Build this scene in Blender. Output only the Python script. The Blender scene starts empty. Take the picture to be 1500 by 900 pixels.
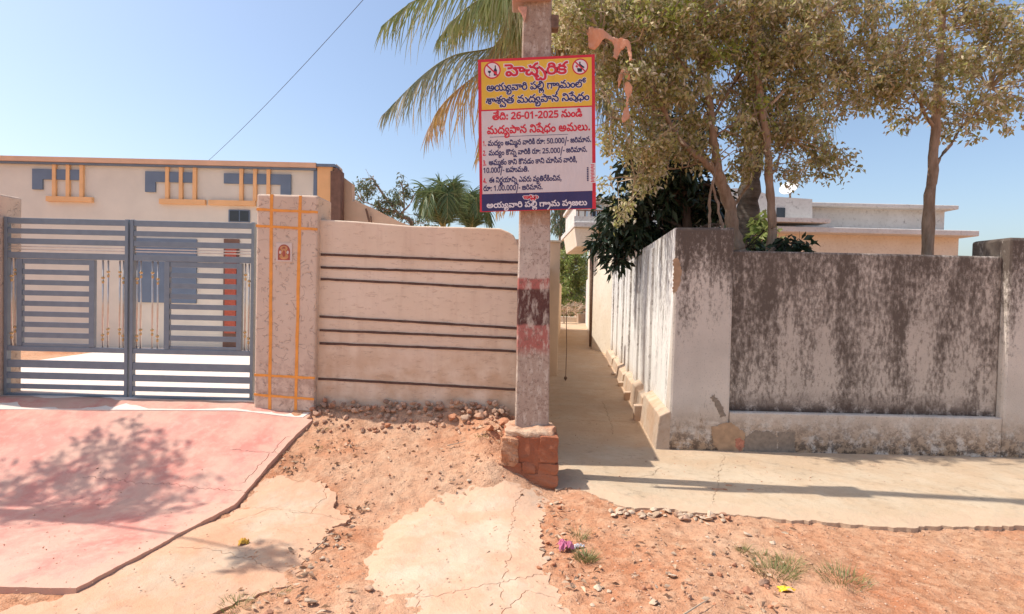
import bpy, bmesh, math, random
import numpy as np
from mathutils import Vector, Matrix
from mathutils.geometry import delaunay_2d_cdt

random.seed(7)
scene = bpy.context.scene
COL = scene.collection

# ------------------------------------------------------------------ camera
F_PX = 850.0                      # focal length for a frame 1500 wide
CAM = Vector((0.0, 0.0, 1.6))
PITCH, ROLL = math.radians(1.35), 0.023
fw = Vector((0, math.cos(PITCH), -math.sin(PITCH)))
up0 = Vector((0, math.sin(PITCH), math.cos(PITCH)))
r0 = Vector((1, 0, 0))
RT = r0 * math.cos(ROLL) + up0 * math.sin(ROLL)
UP = up0 * math.cos(ROLL) - r0 * math.sin(ROLL)
cam_data = bpy.data.cameras.new("camera")
cam_data.sensor_width = 36.0
cam_data.lens = 36.0 * F_PX / 1500.0
cam_data.clip_start, cam_data.clip_end = 0.05, 2000.0
cam = bpy.data.objects.new("camera", cam_data)
COL.objects.link(cam)
m = Matrix((RT, UP, -fw)).transposed().to_4x4()
m.translation = CAM
cam.matrix_world = m
scene.camera = cam

# ------------------------------------------------------------------ light
SUN_DX, SUN_DY = 0.64, -0.065      # how far a shadow runs per metre of height
EL = math.atan(1 / math.hypot(SUN_DX, SUN_DY))
AZ = math.atan2(-SUN_DX, -SUN_DY)  # clockwise from +Y
world = bpy.data.worlds.new("World")
scene.world = world
world.use_nodes = True
wn = world.node_tree
for n in list(wn.nodes): wn.nodes.remove(n)
wo = wn.nodes.new("ShaderNodeOutputWorld")
wb = wn.nodes.new("ShaderNodeBackground")
sky = wn.nodes.new("ShaderNodeTexSky")
sky.sky_type = 'NISHITA'
sky.sun_disc = False
sky.sun_elevation = EL
sky.sun_rotation = AZ
sky.air_density, sky.dust_density, sky.ozone_density = 1.0, 2.2, 1.3
wb.inputs["Strength"].default_value = 0.15
wn.links.new(sky.outputs[0], wb.inputs[0])
wn.links.new(wb.outputs[0], wo.inputs[0])
sun_d = bpy.data.lights.new("sun", 'SUN')
sun_d.energy = 3.7
sun_d.angle = math.radians(0.55)
sun_d.color = (1.0, 0.945, 0.87)
sun = bpy.data.objects.new("sun", sun_d)
COL.objects.link(sun)
sun.rotation_euler = Vector((SUN_DX, SUN_DY, -1)).to_track_quat('-Z', 'Y').to_euler()
sun.location = (-8, 3, 14)
scene.view_settings.view_transform = 'Standard'
scene.view_settings.look = 'None'
scene.view_settings.gamma = 1.0
scene.view_settings.exposure = 0.41
scene.cycles.max_bounces = 6
scene.cycles.diffuse_bounces = 3
scene.cycles.glossy_bounces = 2
scene.cycles.transmission_bounces = 3
scene.cycles.transparent_max_bounces = 4

# ------------------------------------------------------------------ geometry helpers
def P(px, py, Y):
    """the point at depth Y seen at this place of the photograph"""
    d = fw + RT * ((px - 750) / F_PX) + UP * ((450 - py) / F_PX)
    return CAM + d * (Y / d.y)

def sstep(a, b, x):
    t = np.clip((x - a) / (b - a), 0, 1)
    return t * t * (3 - 2 * t)

def _hash(ix, iy, s):
    h = (ix.astype(np.int64) * 374761393 + iy.astype(np.int64) * 668265263 + s * 1442695041) & 0xffffffff
    h = ((h ^ (h >> 13)) * 1274126177) & 0xffffffff
    return ((h ^ (h >> 16)) & 0xffff) / 65535.0

def vnoise(x, y, s=0):
    x = np.asarray(x, float); y = np.asarray(y, float)
    ix, iy = np.floor(x), np.floor(y)
    fx, fy = x - ix, y - iy
    fx = fx * fx * (3 - 2 * fx); fy = fy * fy * (3 - 2 * fy)
    a, b = _hash(ix, iy, s), _hash(ix + 1, iy, s)
    c, d = _hash(ix, iy + 1, s), _hash(ix + 1, iy + 1, s)
    return (a * (1 - fx) + b * fx) * (1 - fy) + (c * (1 - fx) + d * fx) * fy

def fbm(x, y, f, octv=4, s=0):
    v, a, t = 0, 1.0, 0
    for o in range(octv):
        v = v + a * (vnoise(np.asarray(x) * f, np.asarray(y) * f, s + o) - .5)
        t += a; a *= .5; f *= 2.03
    return v / t

def gh(x, y):
    """ground height without the small relief"""
    x = np.asarray(x, float); y = np.asarray(y, float)
    t = np.clip((y - 4.15) / 1.2, 0, 1)
    zl = .45 * (t * .8 + .2 * t * t * (3 - 2 * t))
    side = 1 - sstep(-.08, .42, x)
    ramp = sstep(-1.9, -2.5, x) * .04 * t
    return zl * side + ramp

def ghf(x, y):
    x = np.asarray(x, float); y = np.asarray(y, float)
    near = sstep(7.5, 5.4, y) * sstep(8, 5, np.abs(x))
    mound = .07 * sstep(5.02, 5.42, y) * sstep(.25, -.1, x) * (x > -2.0) * (y < 5.7)
    mound = mound + .085 * np.exp(-(((x + .20) / .13) ** 2 + ((y - 4.98) / .2) ** 2))
    mound = mound + .035 * np.exp(-(((x + .17) / .10) ** 2 + ((y - 4.62) / .16) ** 2))
    mound = mound + .034 * sstep(4.0, 4.75, y) * sstep(.30, .55, x) * (y < 4.95)
    return gh(x, y) + mound + near * (.030 * fbm(x, y, 1.7, 3, 3) + .030 * fbm(x, y, 6, 3, 11) + .022 * fbm(x, y, 22, 2, 23))

def G(px, py, lift=0.0):
    """ray against the ground"""
    d = fw + RT * ((px - 750) / F_PX) + UP * ((450 - py) / F_PX)
    lo, hi = 0.5, 60.0
    for k in range(400):
        t = lo + (hi - lo) * (k / 399.0) ** 2
        q = CAM + d * t
        if q.z < float(gh(q.x, q.y)) + lift: hi = t; break
        pl = t
    else: return CAM + d * hi
    a, b = pl, hi
    for k in range(30):
        t = (a + b) / 2; q = CAM + d * t
        if q.z < float(gh(q.x, q.y)) + lift: b = t
        else: a = t
    return CAM + d * a

class MB:
    def __init__(s): s.v = []; s.f = []
    def box(s, x0, x1, y0, y1, z0, z1):
        b = len(s.v)
        s.v += [(x0,y0,z0),(x1,y0,z0),(x1,y1,z0),(x0,y1,z0),(x0,y0,z1),(x1,y0,z1),(x1,y1,z1),(x0,y1,z1)]
        s.f += [tuple(b+i for i in q) for q in ((0,3,2,1),(4,5,6,7),(0,1,5,4),(1,2,6,5),(2,3,7,6),(3,0,4,7))]
        return s
    def hexa(s, p):      # eight points: bottom ring then top ring
        b = len(s.v); s.v += [tuple(q) for q in p]
        s.f += [tuple(b+i for i in q) for q in ((0,3,2,1),(4,5,6,7),(0,1,5,4),(1,2,6,5),(2,3,7,6),(3,0,4,7))]
        return s
    def prism(s, poly, d):   # planar polygon extruded by vector d
        b = len(s.v); n = len(poly); d = Vector(d)
        s.v += [tuple(q) for q in poly] + [tuple(Vector(q) + d) for q in poly]
        s.f += [tuple(range(b, b+n))[::-1], tuple(range(b+n, b+2*n))]
        s.f += [(b+i, b+(i+1) % n, b+n+(i+1) % n, b+n+i) for i in range(n)]
        return s
    def tube(s, pts, rad, sides=6, cap=True):
        pts = [Vector(p) for p in pts]; n = len(pts)
        if not isinstance(rad, (list, tuple)): rad = [rad] * n
        b = len(s.v); ref = Vector((.31, .17, .93))
        for i, p in enumerate(pts):
            t = (pts[min(i+1, n-1)] - pts[max(i-1, 0)])
            t = t.normalized() if t.length > 1e-9 else Vector((0, 0, 1))
            rr = ref if abs(t.dot(ref)) < .95 else Vector((1, 0, 0))
            u = t.cross(rr).normalized(); w = t.cross(u)
            for k in range(sides):
                a = 2 * math.pi * k / sides
                s.v.append(tuple(p + (u * math.cos(a) + w * math.sin(a)) * rad[i]))
        for i in range(n - 1):
            for k in range(sides):
                k2 = (k + 1) % sides
                s.f.append((b+i*sides+k, b+i*sides+k2, b+(i+1)*sides+k2, b+(i+1)*sides+k))
        if cap:
            s.f.append(tuple(b+k for k in range(sides))[::-1])
            s.f.append(tuple(b+(n-1)*sides+k for k in range(sides)))
        return s
    def ball(s, c, r, seg=8, rings=6):
        b = len(s.v); c = Vector(c); r = Vector(r) if not isinstance(r, (int, float)) else Vector((r, r, r))
        s.v.append((c.x, c.y, c.z - r.z))
        for i in range(1, rings):
            a = math.pi * i / rings
            for k in range(seg):
                t = 2 * math.pi * k / seg
                s.v.append((c.x + r.x * math.sin(a) * math.cos(t), c.y + r.y * math.sin(a) * math.sin(t), c.z - r.z * math.cos(a)))
        s.v.append((c.x, c.y, c.z + r.z)); e = len(s.v) - 1
        for k in range(seg):
            k2 = (k + 1) % seg
            s.f.append((b, b+1+k2, b+1+k)); s.f.append((e, e-seg+k, e-seg+k2))
            for i in range(rings - 2):
                q = b + 1 + i * seg
                s.f.append((q+k, q+k2, q+seg+k2, q+seg+k))
        return s

def tag(o, label=None, cat=None, group=None, kind=None):
    if label: o['label'] = label
    if cat: o['category'] = cat
    if group: o['group'] = group
    if kind: o['kind'] = kind
    return o

def root_of(o):
    p = Vector(o.location)
    while o.parent: o = o.parent; p += Vector(o.location)
    return p

def mesh_obj(name, V, F, mat, parent=None, smooth=False, bevel=0, origin=None):
    """V in world coordinates; becomes a child of parent, or top level with its origin at `origin`"""
    off = root_of(parent) if parent else Vector(origin or (0, 0, 0))
    V = np.asarray(V, float).reshape(-1, 3) - np.array(off)
    me = bpy.data.meshes.new(name)
    me.from_pydata(V.tolist(), [], F)
    me.update()
    if mat: me.materials.append(mat)
    if smooth: me.polygons.foreach_set("use_smooth", [True] * len(me.polygons))
    o = bpy.data.objects.new(name, me)
    COL.objects.link(o)
    if parent: o.parent = parent
    else: o.location = off
    if bevel:
        md = o.modifiers.new("bevel", 'BEVEL'); md.width = bevel; md.segments = 2; md.limit_method = 'ANGLE'
    return o

def obj(name, mb, mat, parent=None, **k):
    return mesh_obj(name, mb.v, mb.f, mat, parent, **k)

def thing(name, loc, label, cat, group=None):
    o = bpy.data.objects.new(name, None)
    o.empty_display_size = .1
    o.location = loc
    COL.objects.link(o)
    return tag(o, label, cat, group)

def tri_mesh(name, V, F, mat, parent=None, smooth=False, origin=None):
    """fast path for big numpy triangle meshes"""
    off = root_of(parent) if parent else Vector(origin or (0, 0, 0))
    V = V.reshape(-1, 3) - np.array(off)
    me = bpy.data.meshes.new(name)
    nf, k = F.shape
    me.vertices.add(len(V)); me.vertices.foreach_set("co", V.astype(np.float32).ravel())
    me.loops.add(nf * k); me.loops.foreach_set("vertex_index", F.astype(np.int32).ravel())
    me.polygons.add(nf); me.polygons.foreach_set("loop_start", np.arange(0, nf * k, k, dtype=np.int32))
    me.polygons.foreach_set("loop_total", np.full(nf, k, dtype=np.int32))
    if smooth: me.polygons.foreach_set("use_smooth", np.ones(nf, dtype=bool))
    me.update(calc_edges=True); me.validate()
    if mat: me.materials.append(mat)
    o = bpy.data.objects.new(name, me); COL.objects.link(o)
    if parent: o.parent = parent
    else: o.location = off
    return o

# ------------------------------------------------------------------ materials
class NT:
    def __init__(s, name, rough=.85, spec=.25):
        s.m = bpy.data.materials.new(name); s.m.use_nodes = True
        s.t = s.m.node_tree; s.b = s.t.nodes["Principled BSDF"]
        s.b.inputs["Roughness"].default_value = rough
        s.b.inputs["Specular IOR Level"].default_value = spec
        s.tc = s.t.nodes.new("ShaderNodeTexCoord"); s.co = s.tc.outputs["Object"]
    def link(s, a, b): s.t.links.new(a, b)
    def put(s, sock, v):
        if isinstance(v, (int, float)): sock.default_value = v
        elif isinstance(v, tuple): sock.default_value = v if len(v) == len(sock.default_value) else v + (1,)
        else: s.link(v, sock)
    def map(s, scale=(1, 1, 1), loc=(0, 0, 0)):
        n = s.t.nodes.new("ShaderNodeMapping"); s.link(s.co, n.inputs[0])
        n.inputs["Scale"].default_value = scale; n.inputs["Location"].default_value = loc
        return n.outputs[0]
    def noise(s, scale, detail=4, vec=None, rough=.55, dist=0):
        n = s.t.nodes.new("ShaderNodeTexNoise"); s.link(vec or s.co, n.inputs["Vector"])
        n.inputs["Scale"].default_value = scale; n.inputs["Detail"].default_value = detail
        n.inputs["Roughness"].default_value = rough; n.inputs["Distortion"].default_value = dist
        return n.outputs["Fac"]
    def voro(s, scale, vec=None, feature='F1', out="Distance"):
        n = s.t.nodes.new("ShaderNodeTexVoronoi"); s.link(vec or s.co, n.inputs["Vector"])
        n.feature = feature; n.inputs["Scale"].default_value = scale
        return n.outputs[out]
    def ramp(s, fac, stops, interp='LINEAR'):
        n = s.t.nodes.new("ShaderNodeValToRGB"); s.link(fac, n.inputs[0]); n.color_ramp.interpolation = interp
        e = n.color_ramp.elements
        while len(e) < len(stops): e.new(.5)
        for q, (p, c) in zip(e, stops):
            q.position = p; q.color = (c, c, c, 1) if isinstance(c, (int, float)) else tuple(c) + (1,)
        return n.outputs[0]
    def mix(s, fac, a, b, mode='MIX'):
        n = s.t.nodes.new("ShaderNodeMix"); n.data_type = 'RGBA'; n.blend_type = mode
        s.put(n.inputs[0], fac); s.put(n.inputs[6], a); s.put(n.inputs[7], b)
        return n.outputs[2]
    def math(s, op, a, b=0.0, clamp=False):
        n = s.t.nodes.new("ShaderNodeMath"); n.operation = op; n.use_clamp = clamp
        s.put(n.inputs[0], a); s.put(n.inputs[1], b)
        return n.outputs[0]
    def xyz(s, i):
        n = s.t.nodes.new("ShaderNodeSeparateXYZ"); s.link(s.co, n.inputs[0]); return n.outputs[i]
    def mrange(s, v, a, b, c=0.0, d=1.0):
        n = s.t.nodes.new("ShaderNodeMapRange"); s.put(n.inputs[0], v)
        for i, q in enumerate((a, b, c, d)): n.inputs[i + 1].default_value = q
        return n.outputs[0]
    def bump(s, h, strength=.5, dist=.01):
        n = s.t.nodes.new("ShaderNodeBump"); s.link(h, n.inputs["Height"])
        n.inputs["Strength"].default_value = strength; n.inputs["Distance"].default_value = dist
        s.link(n.outputs[0], s.b.inputs["Normal"])
    def island(s):
        n = s.t.nodes.new("ShaderNodeNewGeometry"); return n.outputs["Random Per Island"]
    def objrand(s):
        n = s.t.nodes.new("ShaderNodeObjectInfo"); return n.outputs["Random"]
    def done(s, col, rough=None):
        s.put(s.b.inputs["Base Color"], col)
        if rough is not None: s.put(s.b.inputs["Roughness"], rough)
        return s.m

def plain(name, c, rough=.6, spec=.3, metal=0, var=.12, scale=30, bump=.15):
    n = NT(name, rough, spec)
    n.b.inputs["Metallic"].default_value = metal
    f = n.noise(scale, 4)
    n.bump(f, bump, .004)
    lo = tuple(x * (1 - var) for x in c); hi = tuple(min(1, x * (1 + var)) for x in c)
    return n.done(n.ramp(f, [(.3, lo), (.7, hi)]))

def printed(name, c):
    """ink on a slightly creased flex sheet"""
    n = NT(name, .38, .4)
    f = n.noise(2.2, 3, n.map((1.0, 1, .45)), .5, .4)
    n.bump(n.math('ADD', f, n.math('MULTIPLY', n.noise(9, 2, n.map((1.6, 1, .5))), .22)), .75, .05)
    return n.done(n.ramp(n.noise(2.6, 4), [(.3, tuple(x * .90 for x in c)), (.7, tuple(min(1, x * 1.06 + .01) for x in c))]))

def m_dirt():
    n = NT("red_dirt", .95, .1)
    a = n.noise(1.1, 5); b = n.noise(9, 6, rough=.65); c = n.noise(60, 4, rough=.7)
    sp = n.noise(.55, 4, n.map(loc=(7, 3, 0)), .6)
    col = n.ramp(a, [(.34, (.45, .185, .092)), (.5, (.51, .24, .13)), (.66, (.56, .32, .195))])
    # browner earth to the right of the lane, pinker towards the wall
    x = n.xyz(0)
    rt = n.math('MULTIPLY', n.mrange(x, .3, 1.8), n.ramp(n.noise(2.1, 4), [(.38, 0), (.62, 1)]))
    col = n.mix(n.math('MULTIPLY', rt, .75), col, (.42, .225, .125))
    col = n.mix(n.ramp(b, [(.44, 0), (.70, .6)]), col, (.66, .43, .275))
    col = n.mix(n.ramp(n.noise(23, 5, rough=.7), [(.52, 0), (.64, .8)]), col, (.28, .13, .07))
    col = n.mix(n.ramp(sp, [(.50, 0), (.62, .35)]), col, (.66, .46, .31))
    col = n.mix(n.ramp(n.noise(4.2, 7, n.map(loc=(1, 9, 0)), .75), [(.54, 0), (.68, .55)]), col, (.38, .19, .105))
    peb = n.voro(95); col = n.mix(n.ramp(peb, [(.10, .5), (.24, 0)]), col, (.66, .47, .34))
    h = n.math('ADD', n.math('ADD', n.math('MULTIPLY', b, 1.0), n.math('MULTIPLY', c, .28)), n.math('MULTIPLY', peb, -.12))
    n.bump(h, .9, .03)
    return n.done(col)

def m_concrete(name, c1, c2, stain=(.50, .40, .32), dirt=None, dirt_amt=0, bump=.4, blacks=0, edge=None):
    n = NT(name, .9, .15)
    a = n.noise(1.6, 5); b = n.noise(14, 5, rough=.65); c = n.noise(110, 3, rough=.7)
    col = n.mix(n.ramp(a, [(.35, 0), (.65, 1)]), c1, c2)
    col = n.mix(n.ramp(b, [(.5, 0), (.75, .6)]), col, stain)
    if dirt: col = n.mix(n.math('MULTIPLY', n.ramp(n.noise(2.3, 6, rough=.65), [(.42, 0), (.6, 1)]), dirt_amt), col, dirt)
    if blacks: col = n.mix(n.ramp(n.noise(7, 6, rough=.75), [(.58, 0), (.72, blacks)]), col, (.13, .11, .09))
    col = n.mix(n.ramp(c, [(.6, 0), (.72, .35)]), col, (.30, .24, .19))
    if name == "grey_cream_cement":      # brown tint deeper in the lane: its warm shade put into the colour
        f_ = n.math('MULTIPLY', n.mrange(n.xyz(1), 5.0, 6.6, 0, .55), n.ramp(n.noise(1.7, 6, None, .7), [(.32, .35), (.6, 1)]))
        col = n.mix(f_, col, (.46, .285, .165))
    if edge:      # earth washed over the broken rim; 'rim' holds the distance from it in metres
        at = n.t.nodes.new("ShaderNodeAttribute"); at.attribute_name = "rim"
        v = n.math('SUBTRACT', n.math('MULTIPLY', n.noise(8, 6, rough=.7), 1.5), n.math('MULTIPLY', at.outputs["Fac"], 1.9))
        col = n.mix(n.ramp(v, [(.34, 0), (.66, .95)]), col, edge)
        v2 = n.noise(3.2, 7, rough=.75)
        col = n.mix(n.ramp(v2, [(.52, 0), (.66, .38)]), col, edge)
    n.bump(n.math('ADD', b, n.math('MULTIPLY', c, .3)), bump, .012)
    return n.done(col)

def m_wall_plaster():
    """peach cement plaster with short comb marks"""
    n = NT("peach_plaster", .85, .2)
    st = n.noise(5.5, 3, n.map((1.5, 1, 7.0)), .55, 1.2)
    mask = n.ramp(n.noise(9, 2, n.map((1, 1, 2.5))), [(.50, 0), (.60, 1)])
    line = n.math('MULTIPLY', n.ramp(n.math('ABSOLUTE', n.math('SUBTRACT', st, .56)), [(0, 1), (.018, .6), (.035, 0)]), mask)
    g = n.noise(2.0, 5)
    col = n.ramp(g, [(.3, (.74, .58, .43)), (.55, (.81, .655, .495)), (.75, (.85, .70, .55))])
    low = n.mrange(n.xyz(2), .42, .95, .75, 0)
    col = n.mix(n.math('MULTIPLY', low, n.ramp(n.noise(5, 5), [(.35, 0), (.6, 1)])), col, (.60, .40, .25))
    col = n.mix(n.ramp(n.noise(30, 4, rough=.7), [(.62, 0), (.74, .5)]), col, (.50, .31, .21))
    rain = n.noise(5, 5, n.map((1.6, 1, .16)), .65)
    col = n.mix(n.ramp(rain, [(.52, 0), (.72, .4)]), col, (.58, .41, .29))
    col = n.mix(n.ramp(n.noise(1.3, 3, n.map((1, 1, 1.3), (4, 0, 0))), [(.48, 0), (.6, .35)]), col, (.84, .68, .54))
    col = n.mix(n.math('MULTIPLY', line, .42), col, (.38, .23, .16))
    h = n.math('ADD', n.math('MULTIPLY', n.noise(26, 4), .35), n.math('MULTIPLY', line, -.4))
    n.bump(h, .42, .010)
    return n.done(col)

def m_pillar():
    """peach plaster with curled rustic scribbles"""
    n = NT("scribbled_pillar_plaster", .85, .2)
    st = n.noise(9.5, 1.5, None, .5, 1.6)
    mask = n.ramp(n.noise(13, 1), [(.47, 0), (.55, 1)])
    line = n.math('MULTIPLY', n.ramp(n.math('ABSOLUTE', n.math('SUBTRACT', st, .52)), [(0, 1), (.010, .7), (.022, 0)]), mask)
    col = n.ramp(n.noise(2.3, 5), [(.3, (.65, .50, .38)), (.7, (.74, .59, .46))])
    low = n.mrange(n.xyz(2), .40, .65, .55, 0)
    col = n.mix(n.math('MULTIPLY', low, n.ramp(n.noise(11, 6, rough=.7), [(.45, 0), (.6, 1)])), col, (.33, .21, .16))
    col = n.mix(n.math('MULTIPLY', line, .62), col, (.33, .24, .19))
    h = n.math('ADD', n.math('MULTIPLY', n.noise(30, 4), .3), n.math('MULTIPLY', line, -.8))
    n.bump(h, .6, .012)
    return n.done(col)

def m_mildew(name, base, dark, top, zt, reach, amount, side=False, foot=(.05, .55), rise=(-.16, .13)):
    """lime-washed plaster blackened by mildew that runs down from the coping"""
    n = NT(name, .92, .12)
    streak = n.noise(2.2, 5, n.map((2.2, 2.2, .42)), .66)
    streak2 = n.noise(11, 4, n.map((2.2, 2.2, .12)), .6)
    fine = n.noise(30, 7, n.map((1, 1, .5)), rough=.8)
    z = n.xyz(2)
    hi = n.mrange(z, zt - reach, zt, *rise)
    v = n.math('ADD', n.math('ADD', n.math('ADD', n.math('MULTIPLY', streak, 1.5), -.25), hi), n.math('MULTIPLY', n.math('SUBTRACT', fine, .5), 1.9))
    f = n.ramp(v, [(.34 - amount, 0), (.50 - amount, .50), (.74 - amount, .92)])
    col = n.mix(n.ramp(n.noise(2.4, 5), [(.35, 0), (.7, 1)]), base, tuple(c * .82 for c in base))
    if side:
        s2 = n.ramp(n.math('ADD', streak2, n.mrange(z, .9, zt, -.1, .07)), [(.52, 0), (.66, .75)])
        col = n.mix(s2, col, (.30, .25, .21))
    col = n.mix(f, col, dark)
    # brown splash zone and patches where the plaster came off
    low = n.mrange(z, foot[0], foot[1], 1.0, 0)
    col = n.mix(n.math('MULTIPLY', low, n.ramp(n.noise(6.5, 6, rough=.7), [(.38, 0), (.52, 1)])), col, top)
    col = n.mix(n.math('MULTIPLY', n.mrange(z, foot[0], foot[1] * .8, .9, 0), n.ramp(n.noise(13, 6, n.map(loc=(3, 1, 2)), .75), [(.47, 0), (.56, 1)])), col, dark)
    col = n.mix(n.ramp(n.noise(75, 3, rough=.7), [(.60, 0), (.70, .6)]), col, tuple(c * .5 for c in dark))
    n.bump(n.math('ADD', n.math('MULTIPLY', fine, .6), n.math('MULTIPLY', n.noise(90, 3), .35)), .6, .012)
    return n.done(col)

def m_pole():
    """concrete pole with worn paint bands; local z is height above the pole's foot"""
    n = NT("painted_pole_concrete", .88, .15)
    z = n.math('ADD', n.xyz(2), n.math('MULTIPLY', n.math('SUBTRACT', n.noise(9, 4), .5), .05))
    zz = n.math('DIVIDE', z, 4.6)
    S = [(0.0, (.44, .335, .265)), (1.06, (.46, .355, .28)), (1.15, (.43, .155, .125)), (1.34, (.44, .17, .14)), (1.345, (.115, .055, .048)),
         (1.645, (.13, .06, .05)), (1.65, (.45, .15, .125)), (1.735, (.45, .16, .13)), (1.74, (.60, .50, .42)),
         (1.975, (.52, .42, .34)), (1.985, (.36, .25, .21)), (1.995, (.54, .45, .37)), (2.17, (.55, .44, .36)), (2.18, (.46, .31, .22)), (2.45, (.43, .31, .235)), (4.2, (.39, .295, .225))]
    col = n.ramp(zz, [(a / 4.6, c) for a, c in S])
    w = n.noise(20, 6, n.map((1, 1, .35)), .7)
    col = n.mix(n.ramp(w, [(.50, 0), (.64, .75)]), col, (.66, .58, .48))
    w2 = n.noise(42, 5, None, .75)
    col = n.mix(n.ramp(w2, [(.52, 0), (.64, .7)]), col, (.20, .13, .10))
    n.bump(n.math('ADD', w2, n.noise(120, 2)), .55, .006)
    return n.done(col)

def m_leaf(name, cols, trans=.35, rough=.55):
    n = NT(name, rough, .3)
    k = len(cols)
    c = n.ramp(n.island(), [(i / (k - 1), q) for i, q in enumerate(cols)])
    n.done(c)
    tr = n.t.nodes.new("ShaderNodeBsdfTranslucent"); n.link(c, tr.inputs[0])
    mx = n.t.nodes.new("ShaderNodeMixShader"); mx.inputs[0].default_value = trans
    out = n.t.nodes["Material Output"]
    n.link(n.b.outputs[0], mx.inputs[1]); n.link(tr.outputs[0], mx.inputs[2]); n.link(mx.outputs[0], out.inputs[0])
    return n.m

def m_random(name, cols, rough=.9, bump=.5):
    n = NT(name, rough, .15)
    r = n.math('FRACT', n.math('ADD', n.objrand(), n.island()))
    k = len(cols)
    c = n.ramp(r, [(i / (k - 1), q) for i, q in enumerate(cols)])
    f = n.noise(38, 5, rough=.7)
    c = n.mix(n.ramp(f, [(.45, 0), (.7, .45)]), c, (.66, .42, .28))
    n.bump(f, bump, .008)
    return n.done(c)

def m_bark(name, c1, c2, sc=18, ring=False):
    n = NT(name, .95, .1)
    v = n.map((1, 1, .25)) if not ring else n.map((.35, .35, 1.6))
    f = n.noise(sc, 5, v, .7)
    n.bump(f, .9, .02)
    return n.done(n.mix(n.ramp(f, [(.35, 0), (.65, 1)]), c1, c2))

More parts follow.
